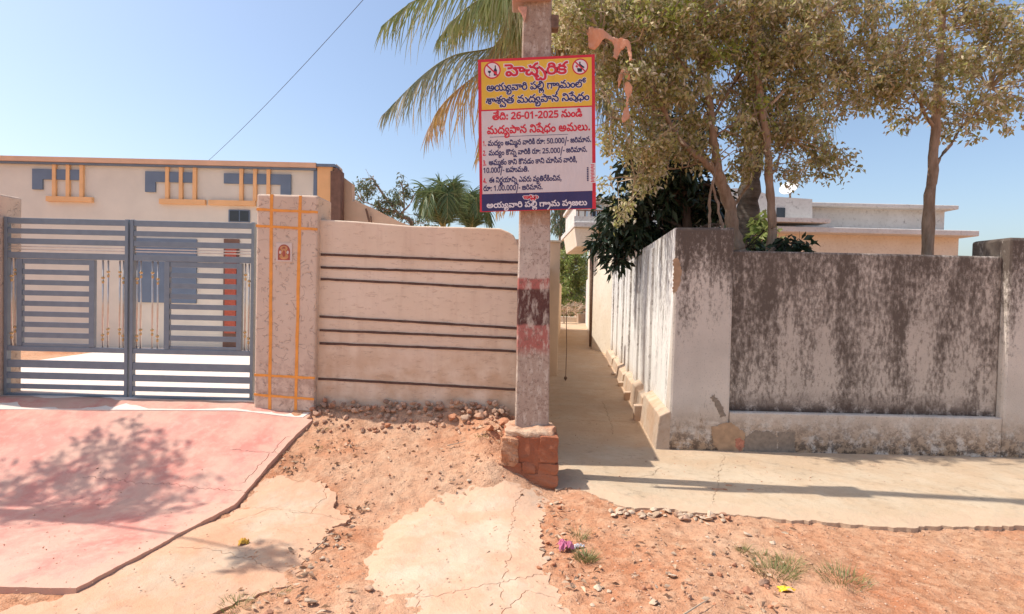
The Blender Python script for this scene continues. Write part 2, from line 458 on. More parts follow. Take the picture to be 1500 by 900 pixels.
MAT = {}
def M(k): return MAT[k]
MAT.update(
    dirt=m_dirt(),
    pink=m_concrete("pink_washed_cement", (.60, .23, .18), (.64, .30, .24), (.68, .45, .36), (.64, .44, .33), .6, .5, 0, (.62, .38, .28)),
    slab=m_concrete("dusty_cement", (.50, .365, .255), (.58, .435, .31), (.46, .32, .22), (.58, .31, .185), .85, .8, 0, (.60, .36, .23)),
    slab2=m_concrete("pale_dusty_cement", (.56, .42, .30), (.63, .49, .36), (.56, .38, .265), (.60, .34, .215), .8, .8, 0, (.62, .40, .265)),
    apron=m_concrete("grey_cream_cement", (.50, .39, .27), (.58, .465, .33), (.40, .30, .20), (.50, .35, .22), .6, .9, .5, (.56, .40, .27)),
    plaster=m_wall_plaster(), pillar=m_pillar(),
    mild_front=m_mildew("mildewed_panel_plaster", (.58, .50, .42), (.105, .080, .064), (.10, .07, .055), 2.1, 1.8, .015, False, (.46, .66)),
    mild_pier=m_mildew("mildewed_pier_plaster", (.70, .62, .53), (.090, .066, .052), (.42, .28, .17), 2.3, 1.35, .03, rise=(-.44, .34)),
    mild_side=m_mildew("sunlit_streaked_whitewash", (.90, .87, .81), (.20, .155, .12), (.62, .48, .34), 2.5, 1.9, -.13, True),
    plinth=m_concrete("stained_plinth_plaster", (.52, .40, .30), (.60, .48, .36), (.35, .24, .16), (.50, .30, .18), .6, .5, .6),
    bare=plain("bare_cement_patch", (.28, .225, .175), .95, .1, 0, .2, 25, .5),
    ochre=plain("ochre_render_patch", (.44, .29, .18), .95, .1, 0, .2, 12, .4),
    redpaint=plain("faded_red_paint_mark", (.47, .20, .13), .9, .1, 0, .3, 40, .2),
    groove=plain("dark_brown_groove_paint", (.12, .07, .055), .75, .2, 0, .25, 20),
    orange=plain("orange_line_paint", (.86, .36, .075), .6, .3, 0, .12, 14),
    pole=m_pole(),
    block_top=m_concrete("crumbling_mortar", (.54, .36, .24), (.62, .45, .31), (.44, .24, .15), (.46, .19, .10), .9, 1.0, .35),
    brick=m_concrete("mud_smeared_brick", (.33, .115, .06), (.38, .14, .075), (.28, .11, .06), (.46, .20, .11), .6, 1.0, .3),
    mortar=plain("red_mortar", (.33, .125, .068), .95, .1, 0, .2, 30, .6),
    cream=plain("cream_house_paint", (.74, .68, .57), .8, .2, 0, .05, 3),
    cream2=plain("sandy_side_wall_paint", (.68, .50, .36), .85, .2, 0, .08, 3),
    peach=plain("peach_fascia_paint", (.74, .46, .30), .7, .2, 0, .06, 5),
    fin=plain("orange_house_paint", (.86, .50, .24), .7, .2, 0, .06, 5),
    bluegrey=plain("blue_grey_house_paint", (.16, .21, .28), .6, .3, 0, .08, 5),
    brown=plain("brown_grooved_cladding", (.20, .115, .085), .75, .2, 0, .15, 12),
    winglass=plain("dark_window_glass", (.03, .03, .035), .15, .6, 0, .3, 3, 0),
    gate=plain("blue_grey_gate_enamel", (.20, .25, .29), .38, .5, .1, .08, 14, .05),
    gold=plain("brass_gate_rod", (.62, .42, .20), .35, .5, .6, .2, 20, .05),
    steel=plain("pale_steel_tube", (.62, .56, .50), .3, .5, .7, .1, 20, .05),
    floor=m_concrete("cream_speckled_tile", (.74, .62, .52), (.78, .67, .58), (.62, .46, .38), None, 0, .2),
    hwhite=m_concrete("weathered_white_house_paint", (.60, .57, .52), (.68, .65, .60), (.44, .40, .35), None, 0, .2, .5),
    hcream=m_concrete("weathered_cream_house_paint", (.72, .62, .48), (.78, .69, .56), (.56, .43, .31), None, 0, .2, .25),
    blue=plain("sky_blue_railing_paint", (.42, .56, .70), .6, .3),
    dish=plain("white_dish_enamel", (.78, .78, .78), .35, .5),
    iron=plain("rusty_iron", (.22, .14, .10), .8, .3, .3, .3, 30),
    wire=plain("black_cable_rubber", (.05, .05, .06), .6, .3),
    cloth=m_concrete("faded_orange_cloth", (.72, .34, .20), (.78, .44, .29), (.82, .58, .44), None, 0, .6),
    red=printed("banner_red_print", (.66, .025, .04)),
    yellow=printed("banner_yellow_print", (.80, .50, .045)),
    white=printed("banner_pale_print", (.70, .63, .61)),
    halo=printed("banner_white_outline_print", (.80, .74, .74)),
    navy=printed("banner_navy_print", (.040, .032, .12)),
    black=printed("banner_black_print", (.03, .02, .035)),
    tilewhite=plain("glazed_tile_white", (.70, .58, .50), .25, .5, 0, .05, 10, .02),
    tilered=plain("glazed_tile_red", (.42, .09, .055), .25, .5, 0, .15, 30, .02),
    tilegold=plain("glazed_tile_gold", (.62, .30, .12), .25, .5, 0, .2, 30, .02),
    rock=m_random("wall_foot_stone", [(.44, .23, .14), (.60, .38, .25), (.36, .22, .15), (.66, .46, .32), (.48, .21, .12), (.32, .20, .14), (.60, .36, .23)]),
    rockgrey=m_random("grey_concrete_lump", [(.56, .42, .30), (.66, .51, .37), (.46, .32, .21)]),
    clod=m_random("red_clod", [(.50, .20, .10), (.58, .26, .14), (.46, .17, .08)]),
    pebble=m_random("pebble_mix", [(.50, .24, .14), (.62, .38, .25), (.40, .20, .12), (.66, .45, .32), (.36, .22, .16), (.56, .27, .15)], .9, .2),
    dryleaf=m_leaf("dry_fallen_leaf", [(.36, .21, .12), (.56, .38, .24), (.26, .14, .08), (.66, .50, .34), (.52, .30, .18)], .1),
    grass=m_leaf("dusty_grass_blade", [(.20, .22, .07), (.30, .28, .11), (.13, .17, .05), (.42, .36, .18)], .3),
    khaki=m_leaf("dusty_khaki_leaf", [(.52, .48, .18), (.32, .34, .10), (.68, .59, .32), (.44, .47, .13), (.80, .69, .49), (.22, .21, .08), (.58, .49, .23), (.84, .77, .60), (.46, .33, .18), (.36, .36, .11), (.62, .48, .28)], .45),
    fresh=m_leaf("fresh_green_leaf", [(.30, .36, .06), (.40, .42, .10), (.22, .28, .06)], .4),
    darkleaf=m_leaf("dark_glossy_leaf", [(.022, .045, .022), (.04, .065, .03), (.018, .032, .02), (.06, .085, .045), (.03, .05, .03)], .12, .35),
    bush=m_leaf("sunlit_bush_leaf", [(.28, .36, .09), (.38, .42, .13), (.18, .27, .06), (.46, .46, .18)], .35),
    far=m_leaf("far_tree_leaf", [(.13, .18, .10), (.20, .23, .12), (.09, .13, .08)], .3),
    frond=m_leaf("green_palm_leaflet", [(.26, .31, .10), (.36, .38, .14), (.18, .24, .07), (.44, .44, .22), (.30, .33, .13), (.54, .52, .30)], .3, .45),
    frondgrey=m_leaf("grey_green_palm_leaflet", [(.28, .31, .19), (.40, .41, .28), (.19, .22, .12), (.52, .50, .37), (.60, .57, .44)], .3, .4),
    fronddry=m_leaf("yellowing_palm_leaflet", [(.68, .44, .12), (.54, .32, .13), (.60, .43, .28), (.44, .34, .12), (.72, .54, .24), (.70, .50, .34)], .35, .5),
    fronddull=m_leaf("dry_khaki_palm_leaflet", [(.48, .40, .19), (.36, .31, .13), (.58, .49, .28), (.28, .26, .10), (.42, .38, .15), (.64, .55, .34)], .3, .5),
    frondfar=m_leaf("dark_green_palm_leaflet", [(.10, .16, .06), (.17, .23, .09), (.07, .11, .05), (.26, .30, .15)], .3, .45),
    rachis=plain("palm_midrib", (.30, .26, .10), .6, .3),
    rachisdry=plain("dry_palm_midrib", (.45, .28, .13), .7, .3),
    palmtrunk=m_bark("palm_trunk_bark", (.085, .07, .06), (.19, .16, .135), 9, True),
    bark=m_bark("pinkish_brown_bark", (.26, .175, .115), (.42, .30, .21)),
    barkdark=m_bark("dark_bark", (.07, .05, .04), (.14, .10, .08)),
    twig=plain("dry_twig", (.46, .36, .26), .9, .1),
    pinkbag=plain("pink_wrapper_foil", (.55, .15, .25), .35, .5, 0, .3, 20, .3),
    silver=plain("silver_wrapper_foil", (.70, .66, .66), .3, .5, .3, .1, 20, .2),
    yellowbag=plain("yellow_wrapper_foil", (.85, .55, .03), .35, .5, 0, .1, 20, .2),
)

# ------------------------------------------------------------------ ground
def axis(a, b, step, far):
    inner = list(np.arange(a, b, step)) + [b]
    out = []; d = step
    lo = a; hi = b
    left = []; right = []
    while lo > -far: d *= 1.35; lo -= d; left.append(lo)
    d = step
    while hi < far: d *= 1.35; hi += d; right.append(hi)
    return np.array(left[::-1] + inner + right)
gx = axis(-3.6, 3.6, .021, 500)
gy = axis(2.1, 5.6, .021, 500)
X, Y = np.meshgrid(gx, gy)
Z = ghf(X, Y)
# pull the yard behind the left wall level and the lane level
nx_, ny_ = len(gx), len(gy)
idx = np.arange(nx_ * ny_).reshape(ny_, nx_)
Fq = np.stack([idx[:-1, :-1], idx[:-1, 1:], idx[1:, 1:], idx[1:, :-1]], -1).reshape(-1, 4)
g = tri_mesh("ground", np.stack([X, Y, Z], -1), Fq, M('dirt'), smooth=True)
tag(g, kind='structure', label="red dirt ground in front of the walls")

def inside(poly, x, y):
    c = False; n = len(poly)
    for i in range(n):
        x1, y1 = poly[i]; x2, y2 = poly[i-1]
        if (y1 > y) != (y2 > y) and x < (x2-x1)*(y-y1)/(y2-y1)+x1: c = not c
    return c

def densify(pl, step, jit, closed=True, seed=1, straight=()):
    out = []; n = len(pl); R = random.Random(seed)
    for i in range(n if closed else n - 1):
        a, b = Vector(pl[i]).to_2d(), Vector(pl[(i+1) % n]).to_2d()
        L = (b - a).length; k = max(1, int(L / step))
        nrm = Vector((-(b-a).y, (b-a).x)).normalized() if L > 0 else Vector((0, 0))
        j = 0 if i in straight else jit
        for q in range(k):
            t = q / k; p = a + (b - a) * t
            if q: p += nrm * (R.uniform(-j, j) * .5 + j * 2.2 * float(fbm(p.x * 1.0, p.y, 5, 3, seed)))
            out.append((p.x, p.y))
    if not closed: out.append(tuple(Vector(pl[-1]).to_2d()))
    return out

def slab(name, poly, thick, mat, cracks=(), step=.10, jit=.015, straight=(), rough=.006, label=None, seed=1, edge=.03, cw=.0026, dome=0):
    B = densify(poly, edge, jit, True, seed, straight)
    V = [Vector(p) for p in B]; nb = len(B); low = set()
    E = []
    for ci, c in enumerate(cracks):
        w, dep = (c[1], c[2]) if isinstance(c, tuple) else (cw, .012)
        pl = densify(c[0] if isinstance(c, tuple) else c, .022, .026, False, seed + 9 + ci)
        b = len(V); n = len(pl)
        for i, p in enumerate(pl):
            q0, q1 = Vector(pl[max(i-1, 0)]), Vector(pl[min(i+1, n-1)])
            t = (q1 - q0).normalized(); nn = Vector((-t.y, t.x)); ww = w * (0.35 if i in (0, n-1) else 1)
            V += [Vector(p) - nn * ww, Vector(p), Vector(p) + nn * ww]; low.add(b + 3*i + 1)
        for i in range(n - 1):
            for k in range(3): E.append((b + 3*i + k, b + 3*i + 3 + k))
    xs = [p[0] for p in B]; ys = [p[1] for p in B]
    R = random.Random(seed)
    nx = int((max(xs)-min(xs))/step); ny = int((max(ys)-min(ys))/step)
    for i in range(nx+1):
        for j in range(ny+1):
            x = min(xs)+(i+R.random()*.6)*step; y = min(ys)+(j+R.random()*.6)*step
            if inside(B, x, y): V.append(Vector((x, y)))
    r = delaunay_2d_cdt(V, E, [list(range(nb))], 1, 1e-5)
    vs, fs, ov = r[0], r[2], r[3]
    lowset = {i for i, o in enumerate(ov) if any(k in low for k in o)}
    xa = np.array([v.x for v in vs]); ya = np.array([v.y for v in vs])
    zt = gh(xa, ya) + (thick(xa, ya) if callable(thick) else thick) + rough * 2 * fbm(xa, ya, 3, 3, seed) + rough * .8 * fbm(xa, ya, 17, 2, seed)
    bp = np.array(B); q = np.stack([xa, ya], -1)
    rd = np.sqrt(((q[:, None] - bp[None]) ** 2).sum(-1)).min(1)
    if dome: zt = zt + dome * (sstep(0, .20, rd + .12 * fbm(xa, ya, 4, 3, seed + 2)) - 1) * (ya < 5.2)
    for i in lowset: zt[i] -= .009
    VV = [(x, y, z) for x, y, z in zip(xa, ya, zt)]
    FF = [tuple(f) for f in fs]
    FF = [f if ((vs[f[1]]-vs[f[0]]).x*(vs[f[2]]-vs[f[0]]).y-(vs[f[1]]-vs[f[0]]).y*(vs[f[2]]-vs[f[0]]).x) > 0 else f[::-1] for f in FF]
    cnt = {}
    for f in FF:
        for k in range(len(f)):
            e = (f[k], f[(k+1) % len(f)]); cnt[e] = 1
    bd = [e for e in cnt if (e[1], e[0]) not in cnt]
    m = {}
    for a, b2 in bd:
        for q in (a, b2):
            if q not in m:
                m[q] = len(VV); VV.append((VV[q][0], VV[q][1], VV[q][2] - .11))
        FF.append((b2, a, m[a], m[b2]))
    o = mesh_obj(name, VV, FF, mat)
    rim = np.full(len(VV), 0.0); rim[:len(xa)] = rd
    at = o.data.attributes.new("rim", 'FLOAT', 'POINT'); at.data.foreach_set("value", rim.astype(np.float32))
    tag(o, kind='structure', label=label)
    return o

def g2(px, py): q = G(px, py, .03); return (q.x, q.y)

# painted cement ramp in front of the gate
ramp_edge = [g2(457, 617), g2(430, 642), g2(392, 683), g2(338, 743)]
e0, e1 = Vector(ramp_edge[0]), Vector(ramp_edge[-1])
far_edge = e1 + (e1 - e0) * 1.1
poly = ramp_edge + [(far_edge.x, far_edge.y), (-6.5, far_edge.y), (-6.5, 5.46), (-1.9, 5.46)]
slab("driveway_ramp", poly, .035, M('pink'),
     [([g2(338, 660), g2(419, 665)], .0028, .01), ([g2(352, 709), g2(425, 640)], .003, .01), ([g2(120, 700), g2(356, 722)], .0028, .01)],
     straight=(4, 5, 6, 7), jit=.005, seed=3, label="pink painted cement ramp leading up to the gate")
# pale unpainted margin of the ramp against the pillar and the gate
o = slab("porch_floor", [(-1.80, 5.33), (-1.86, 5.20), (-2.50, 5.22), (-6.5, 5.1), (-6.5, 9.9), (-2.0, 9.9), (-2.0, 5.48), (-1.80, 5.44)], .041, M('floor'), straight=range(8), jit=0, step=.3, rough=.001, seed=5,
         label="cream speckled porch floor under and behind the gate")

# broken grey cement sheet left of the bare earth
pB = [g2(344, 741), g2(394, 692), g2(412, 690), g2(438, 703), g2(470, 700), g2(493, 722), g2(488, 740), g2(513, 756), g2(486, 768), g2(476, 786), g2(456, 806), g2(446, 826), g2(430, 840), g2(424, 852), g2(400, 856), g2(372, 868), g2(340, 880), g2(250, 920), (-3.0, 2.3), (-4.2, 2.3), (far_edge.x - .05, far_edge.y - .06)]
slab("broken_pavement", pB, lambda x, y: .020 - .04 * sstep(4.40, 4.75, y), M('slab'),
     [[g2(470, 706), g2(478, 728), g2(462, 737), g2(455, 752)], [g2(505, 757), g2(470, 752), g2(455, 752), g2(340, 738)],
 [g2(340, 765), g2(400, 742), g2(455, 752)],
      ([g2(260, 800), g2(338, 806), g2(420, 835)], .003, .01)],
     jit=.042, seed=8, rough=.012, step=.05, dome=.010, label="cracked dusty cement sheet beside the pink ramp")
# cement path that runs to the foot of the pole
pC = [g2(548, 800), g2(562, 772), g2(590, 752), g2(622, 738), g2(640, 718), g2(700, 703), g2(745, 700), g2(812, 714), g2(806, 742), g2(793, 768), g2(790, 800), g2(803, 828), g2(815, 862), g2(836, 890), g2(842, 960), g2(600, 960), g2(580, 905), g2(560, 872), g2(541, 852), g2(537, 828)]
slab("cement_path", pC, lambda x, y: .022 - .008 * sstep(4.1, 4.6, y), M('slab2'),
     [([g2(768, 708), g2(752, 745), g2(745, 800), g2(738, 880)], .0026, .01),
      [g2(545, 868), g2(640, 872), g2(700, 860), g2(770, 845), g2(800, 835)], [g2(735, 900), g2(775, 862), g2(812, 870)], [g2(610, 850), g2(612, 880), g2(600, 905)],
      ],
     jit=.045, seed=12, rough=.012, step=.05, dome=.020, label="pale dusty cement path leading to the brick block")

# lane and its apron
AL = .05
def lane_l(y): return .10 + .105 * (y - 5.4)
def lane_r(y): return 1.005 + .105 * y
ap = [g2(822, 712), g2(868, 724), g2(900, 738), g2(930, 745), g2(975, 744), g2(1020, 750), g2(1062, 752), g2(1110, 757), g2(1165, 762), g2(1300, 772), (4.4, 4.15), (6.5, 4.15), (6.5, 5.95), (1.75, 5.95), (1.9, 8.5), (4.9, 36.5), (3.1, 36.5), (lane_l(12), 12), (.12, 5.5), (.34, 5.35), (.36, 4.9), (.385, 4.62)]
slab("lane_pavement", ap, lambda x, y: AL - gh(x, y) + .0 * x, M('apron'),
     [([g2(970, 688), g2(955, 700), g2(905, 706)], .003, .01), [g2(884, 590), g2(893, 620), g2(899, 640)], ([(.55, 7.2), (1.6, 7.1)], .0028, .01), ([(.8, 9.6), (1.8, 9.5)], .0028, .01), ([g2(1060, 670), g2(1045, 740)], .003, .01)],
     step=.12, dome=.022, jit=.03, straight=(11, 12, 13, 14, 15, 16, 17, 18, 19, 20), seed=21, label="grey cement lane between the two walls with its apron", rough=.005)

# ------------------------------------------------------------------ left compound wall
YW = 5.38
def px_x(px, Y): return (px - 750) / F_PX * Y
w0 = P(462, 604, YW); wall = thing("compound_wall", (w0.x, YW, .42), "peach plastered boundary wall with brown horizontal lines, left of the sign pole", "wall")
tops = [(455, 321), (520, 325), (600, 330), (700, 334), (733, 335), (745, 339), (752, 345), (757, 353), (761, 364)]
prof = [P(a, b, YW) for a, b in tops]
# subdivided face so that its top edge stays wavy
mb = MB()
poly = [(q.x, YW, q.z + .006 * math.sin(i * 2.3)) for i, q in enumerate(prof)]
xr = poly[-1][0]
poly = poly + [(xr + .004, YW, .10), (poly[0][0], YW, .10)]
mb.prism(poly, (0, .20, 0))
obj("wall_body", mb, M('plaster'), wall, bevel=.012)
# return wall running back along the lane
mb = MB(); ret = [(.10, 5.58), (1.05, 14.6), (.86, 14.6), (-.10, 5.58)]
zt = [2.14, 2.14, 2.14, 2.14]
mb.hexa([(x, y, -.1) for x, y in ret] + [(x, y, 2.12) for x, y in ret])
obj("return_wall", mb, M('cream2'), wall)
stripes = [(373, 384, 385), (392, 400, 403), (409, 420, 424), (464, 477, 481), (484, 493, 496), (503, 512, 515), (555, 567, 571)]
for i, (ya, ym, yb) in enumerate(stripes):
    mb = MB(); R = random.Random(i); n = 26
    a0 = 470 - (i > 2) * 1.5 - (i > 5) * 2; x1 = 760 - i * .8
    top = []; bot = []
    for k in range(n + 1):
        t = k / n; px = a0 + (x1 - a0) * t
        py = ya + (yb - ya) * t + (ym - (ya + yb) / 2) * 0 - 1.2 * t * (1 - t) + R.uniform(-.25, .25)
        q = P(px, py, YW); h = .0105 + R.uniform(-.0012, .0012)
        top.append((q.x, q.z + h)); bot.append((q.x, q.z - h))
    for k in range(n):
        mb.hexa([(bot[k][0], YW - .009, bot[k][1]), (bot[k+1][0], YW - .009, bot[k+1][1]), (bot[k+1][0], YW + .01, bot[k+1][1]), (bot[k][0], YW + .01, bot[k][1]),
                 (top[k][0], YW - .009, top[k][1]), (top[k+1][0], YW - .009, top[k+1][1]), (top[k+1][0], YW + .01, top[k+1][1]), (top[k][0], YW + .01, top[k][1])])
    obj("groove_line", mb, M('groove'), wall)

# pillar
YP = 5.30
bl, br = P(371, 606, YP), P(459, 613, YP); tl, tr = P(376, 284, YP), P(466, 286, YP)
pil = thing("gate_pillar", (bl.x, YP, .40), "square peach gate pillar with orange lines and a small picture tile", "pillar")
mb = MB(); D = .40
mb.hexa([(bl.x, YP, .1), (br.x, YP, .1), (br.x, YP + D, .1), (bl.x, YP + D, .1), (tl.x, YP, tl.z), (tr.x, YP, tr.z - .004), (tr.x, YP + D, tr.z), (tl.x, YP + D, tl.z)])
obj("pillar_body", mb, M('pillar'), pil, bevel=.018)
def strip(px0, py0, px1, py1, w, Y, mat, parent, name="orange_line", proud=.004, n=14, seed=0):
    a, b = P(px0, py0, Y), P(px1, py1, Y); d = (b - a); d.y = 0; L = d.length; d.normalize(); nn = Vector((-d.z, 0, d.x))
    R = random.Random(seed); mb = MB(); pts = []
    for k in range(n + 1):
        p = a + d * L * k / n; ww = w * (1 + R.uniform(-.12, .12)); off = R.uniform(-.002, .002)
        pts.append((p + nn * (ww / 2 + off), p - nn * (ww / 2 - off)))
    for k in range(n):
        u0, l0 = pts[k]; u1, l1 = pts[k+1]
        mb.hexa([(l0.x, Y - proud, l0.z), (l1.x, Y - proud, l1.z), (l1.x, Y + .004, l1.z), (l0.x, Y + .004, l0.z),
                 (u0.x, Y - proud, u0.z), (u1.x, Y - proud, u1.z), (u1.x, Y + .004, u1.z), (u0.x, Y + .004, u0.z)])
    return obj(name, mb, mat, parent)
for i, s in enumerate([(398, 285, 395, 603), (440, 287, 433, 607)]): strip(*s, .027, YP, M('orange'), pil, seed=i, proud=.004)
for i, s in enumerate([(376, 307, 465.5, 311), (375, 331, 465, 336), (372.5, 549, 461, 554), (372, 578, 460, 585)]): strip(*s, .022, YP, M('orange'), pil, seed=i + 5, proud=.0055)
# picture tile
tm = P(416.5, 370, YP)
def flat(poly2, y0, y1, mat, parent, name):   # polygon in x,z
    mb = MB(); mb.prism([(x, y0, z) for x, z in poly2], (0, y1 - y0, 0)); return obj(name, mb, mat, parent)
def disc(cx, cz, rx, rz, n=20, a0=0, a1=2*math.pi): return [(cx + rx * math.cos(a0 + (a1-a0) * k / n), cz + rz * math.sin(a0 + (a1-a0) * k / n)) for k in range(n if a1-a0 > 6.28 else n+1)]
tile = flat([(tm.x - .072, tm.z - .085), (tm.x + .072, tm.z - .085), (tm.x + .072, tm.z + .085), (tm.x - .072, tm.z + .085)], YP - .007, YP, M('tilewhite'), pil, "picture_tile")
arch = [(tm.x - .055, tm.z - .07), (tm.x + .055, tm.z - .07)] + disc(tm.x, tm.z + .01, .055, .062, 14, 0, math.pi)
flat(arch, YP - .0085, YP - .007, M('tilered'), tile, "tile_picture_ground")
flat(disc(tm.x, tm.z - .038, .042, .026), YP - .010, YP - .0085, M('tilegold'), tile, "tile_figure")
flat(disc(tm.x, tm.z + .004, .024, .03), YP - .0115, YP - .010, M('tilegold'), tile, "tile_figure")
flat(disc(tm.x, tm.z + .036, .034, .024), YP - .0100, YP - .0085, M('tilegold'), tile, "tile_figure")
flat(disc(tm.x, tm.z - .012, .014, .030), YP - .0128, YP - .0115, M('tilered'), tile, "tile_figure")
flat(disc(tm.x, tm.z + .038, .014, .012), YP - .0113, YP - .0100, M('tilered'), tile, "tile_figure")
for sx in (-1, 1): flat(disc(tm.x + sx * .034, tm.z + .0, .010, .016), YP - .0100, YP - .0085, M('tilewhite'), tile, "tile_figure")

# ------------------------------------------------------------------ gate
YG = 5.50
gx1 = P(373, 450, YG).x; gw = 1.17
zl = lambda py: P(360, py, YG).z
gate = thing("gate", (gx1 - gw, YG, zl(587)), "two-leaf blue-grey sheet metal gate with brass rods, left of the peach pillar", "gate")
def gate_leaf(x1, sgn):
    """x1 is the edge at the pillar; sgn -1 runs to the left"""
    def bx(name, a, b, z0, z1, mat, y0=-.02, y1=.02):
        mb = MB(); xa, xb = sorted((x1 + sgn * a, x1 + sgn * b)); mb.box(xa, xb, YG + y0, YG + y1, z0, z1); return obj(name, mb, mat, gate, bevel=.003)
    z = zl
    for a, b in ((.0, .03), (gw - .03, gw)): bx("gate_post", a, b, z(586), z(326), M('gate'), -.025, .025)
    for p0, p1 in ((327, 335.5), (342.5, 350), (357, 365)): bx("top_slat", .031, gw - .031, z(p1), z(p0), M('gate'))
    for p0, p1 in ((368, 369.5), (372, 373.5)): bx("thin_rail", .031, gw - .031, z(p1), z(p0), M('steel'), -.012, .012)
    bx("middle_rail", .031, gw - .031, z(386), z(377), M('gate'))
    bx("bottom_rail", .031, gw - .031, z(521.5), z(514.5), M('gate'))
    for p0, p1 in ((535, 545.5), (553, 562), (570, 576.5), (583, 586)): bx("bottom_slat", .031, gw - .031, z(p1), z(p0), M('gate'))
    for a in (.115, .80): bx("inner_post", a, a + .05, z(514), z(386.5), M('gate'), -.019, .019)
    k = 386.5
    while k < 512:
        bx("louvre", .166, .799, z(k + 7.5), z(k), M('gate'), -.012, .016); k += 15.4
    for a in (.055, .09, gw - .055, gw - .09, gw - .2, gw - .25):
        mb = MB(); x = x1 + sgn * a; mb.tube([(x, YG, z(514)), (x, YG, z(386.5))], .0075, 8); rod = obj("brass_rod", mb, M('steel'), gate, smooth=True)
        for pz in ((403, 487) if a in (.09, gw - .09, gw - .2) else (412, 496)):
            mb = MB(); mb.ball((x, YG, z(pz)), (.016, .016, .014)); mb.ball((x, YG, z(pz + 6)), (.011, .011, .022)); obj("rod_knob", mb, M('gold'), rod, smooth=True)
gate_leaf(gx1, -1); gate_leaf(gx1 - 2 * gw - .02, 1)
# second pillar and wall beyond the gate, at the picture's left edge
xp = gx1 - 2 * gw - .03
pil2 = thing("gate_pillar", (xp - .56, YP, .40), "peach gate pillar on the far left of the gate", "pillar")
mb = MB(); mb.box(xp - .56, xp - .005, YP, YP + D, .1, 2.42); obj("pillar_body", mb, M('pillar'), pil2, bevel=.018)

# ------------------------------------------------------------------ house on the left
YH = 10.0
def hz(py, px=400): return P(px, py, YH).z
def hx(px, py=270): return P(px, py, YH).x
hroot = thing("house", (hx(465), YH, .45), "cream single-storey house with blue-grey and orange parapet bands behind the gate", "house")
hl = -12.0
def hb(name, x0, x1, z0, z1, mat, y0, y1, parent=hroot, bev=0):
    mb = MB(); mb.box(x0, x1, YH + y0, YH + y1, z0, z1); return obj(name, mb, mat, parent, bevel=bev)
hb("wall", hl, hx(465.5), .3, hz(245), M('cream'), 0, .25)
hb("roof_fascia", hl, hx(465), hz(246.0), hz(239), M('peach'), -.10, .25)
hb("fascia_line", hl, hx(464.6), hz(249), hz(246.2), M('bluegrey'), -.07, -.001)
hb("corner_band", hx(460), hx(465.2), hz(292), hz(249.2), M('bluegrey'), -.03, -.001)
for a, b in ((338 - 9, 352), (358, 372), (377.4, 391.6), (397.3, 427)): hb("parapet_panel", hx(a), hx(b), hz(271), hz(256), M('bluegrey'), -.03, -.001)
hb("parapet_panel", hx(412), hx(427), hz(286), hz(271), M('bluegrey'), -.03, -.001)
for a in (352.2, 372.2, 391.8): hb("orange_fin", hx(a), hx(a + 5.2), hz(296), hz(249.2), M('fin'), -.045, -.001)
hb("orange_band", hx(338 - 30), hx(376), hz(303), hz(295.8), M('fin'), -.06, -.001)
# the same run of panels further left
for k in range(2):
    o_ = 300 - k * 165
    for a, b in ((-86, -56), (-50.4, -36), (-30.6, -16)): hb("parapet_panel", hx(o_ + a), hx(o_ + b), hz(271), hz(256), M('bluegrey'), -.03, -.001)
    hb("parapet_panel", hx(o_ - 86), hx(o_ - 71), hz(286), hz(271), M('bluegrey'), -.03, -.001)
    for a in (-56, -36, -16): hb("orange_fin", hx(o_ + a), hx(o_ + a + 5.2), hz(296), hz(249.2), M('fin'), -.045, -.001)
    hb("orange_band", hx(o_ - 64), hx(o_ + 3), hz(303), hz(295.8), M('fin'), -.06, -.001)
win = hb("window", hx(336), hx(367), hz(327), hz(309), M('bluegrey'), -.02, -.001)
hb("pane", hx(338), hx(351), hz(325.6), hz(310.4), M('winglass'), -.026, -.021, win)
hb("pane", hx(353), hx(365.5), hz(325.6), hz(310.4), M('winglass'), -.026, -.021, win)
dr = hb("door", hx(330), hx(352), .45, hz(352), M('brown'), -.03, -.001)
hb("door_panel", hx(333), hx(349), .8, hz(360), M('tilered'), -.045, -.031, dr)
hb("window_grille", hx(200), hx(290), 1.3, 2.4, M('bluegrey'), -.03, -.001)
# orange end fin, blue cap, brown cladding, sandy flank with stepped parapet
f0 = [(hx(465.6), hz(244)), (hx(488), hz(244, 488)), (hx(488), hz(301)), (hx(466), hz(285))]
mb = MB(); mb.prism([(x, YH - .04, z) for x, z in f0[::-1]], (0, .2, 0)); obj("end_fin", mb, M('fin'), hroot)
f1 = [(hx(466), hz(285.3)), (hx(488), hz(301.3)), (hx(488), .4), (hx(466), .4)]
mb = MB(); mb.prism([(x, YH - .036, z) for x, z in f1[::-1]], (0, .2, 0)); obj("end_wall", mb, M('cream2'), hroot)
hb("fin_cap", hx(465.8), hx(492), hz(243.9), hz(240), M('bluegrey'), -.09, .2)
for i, (a, b, t) in enumerate(((486, 491.5, 250), (491.8, 497.2, 246), (497.5, 501.5, 250))):
    mb = MB(); dy = .02 * i
    mb.hexa([(hx(a + 2.5), YH - .08 - dy, .4), (hx(b + 3), YH - .08 - dy, .4), (hx(b + 3), YH + .1, .4), (hx(a + 2.5), YH + .1, .4),
             (hx(a), YH - .08 - dy, hz(t)), (hx(b), YH - .08 - dy, hz(t)), (hx(b), YH + .1, hz(t)), (hx(a), YH + .1, hz(t))])
    obj("cladding_board", mb, M('brown'), hroot)
fl = [(492, 240), (497, 245), (499, 257), (515.5, 269), (516, 295), (534, 300), (548, 306), (565, 315), (585, 325), (640, 345), (640, 400), (490, 400)]
fp = [(P(a, b, YH + .2)) for a, b in fl]
fp[-1].z = fp[-2].z = .4
mb = MB(); mb.prism([(q.x, YH + .2, q.z) for q in fp[::-1]], (0, .18, 0)); obj("flank_wall", mb, M('cream2'), hroot)
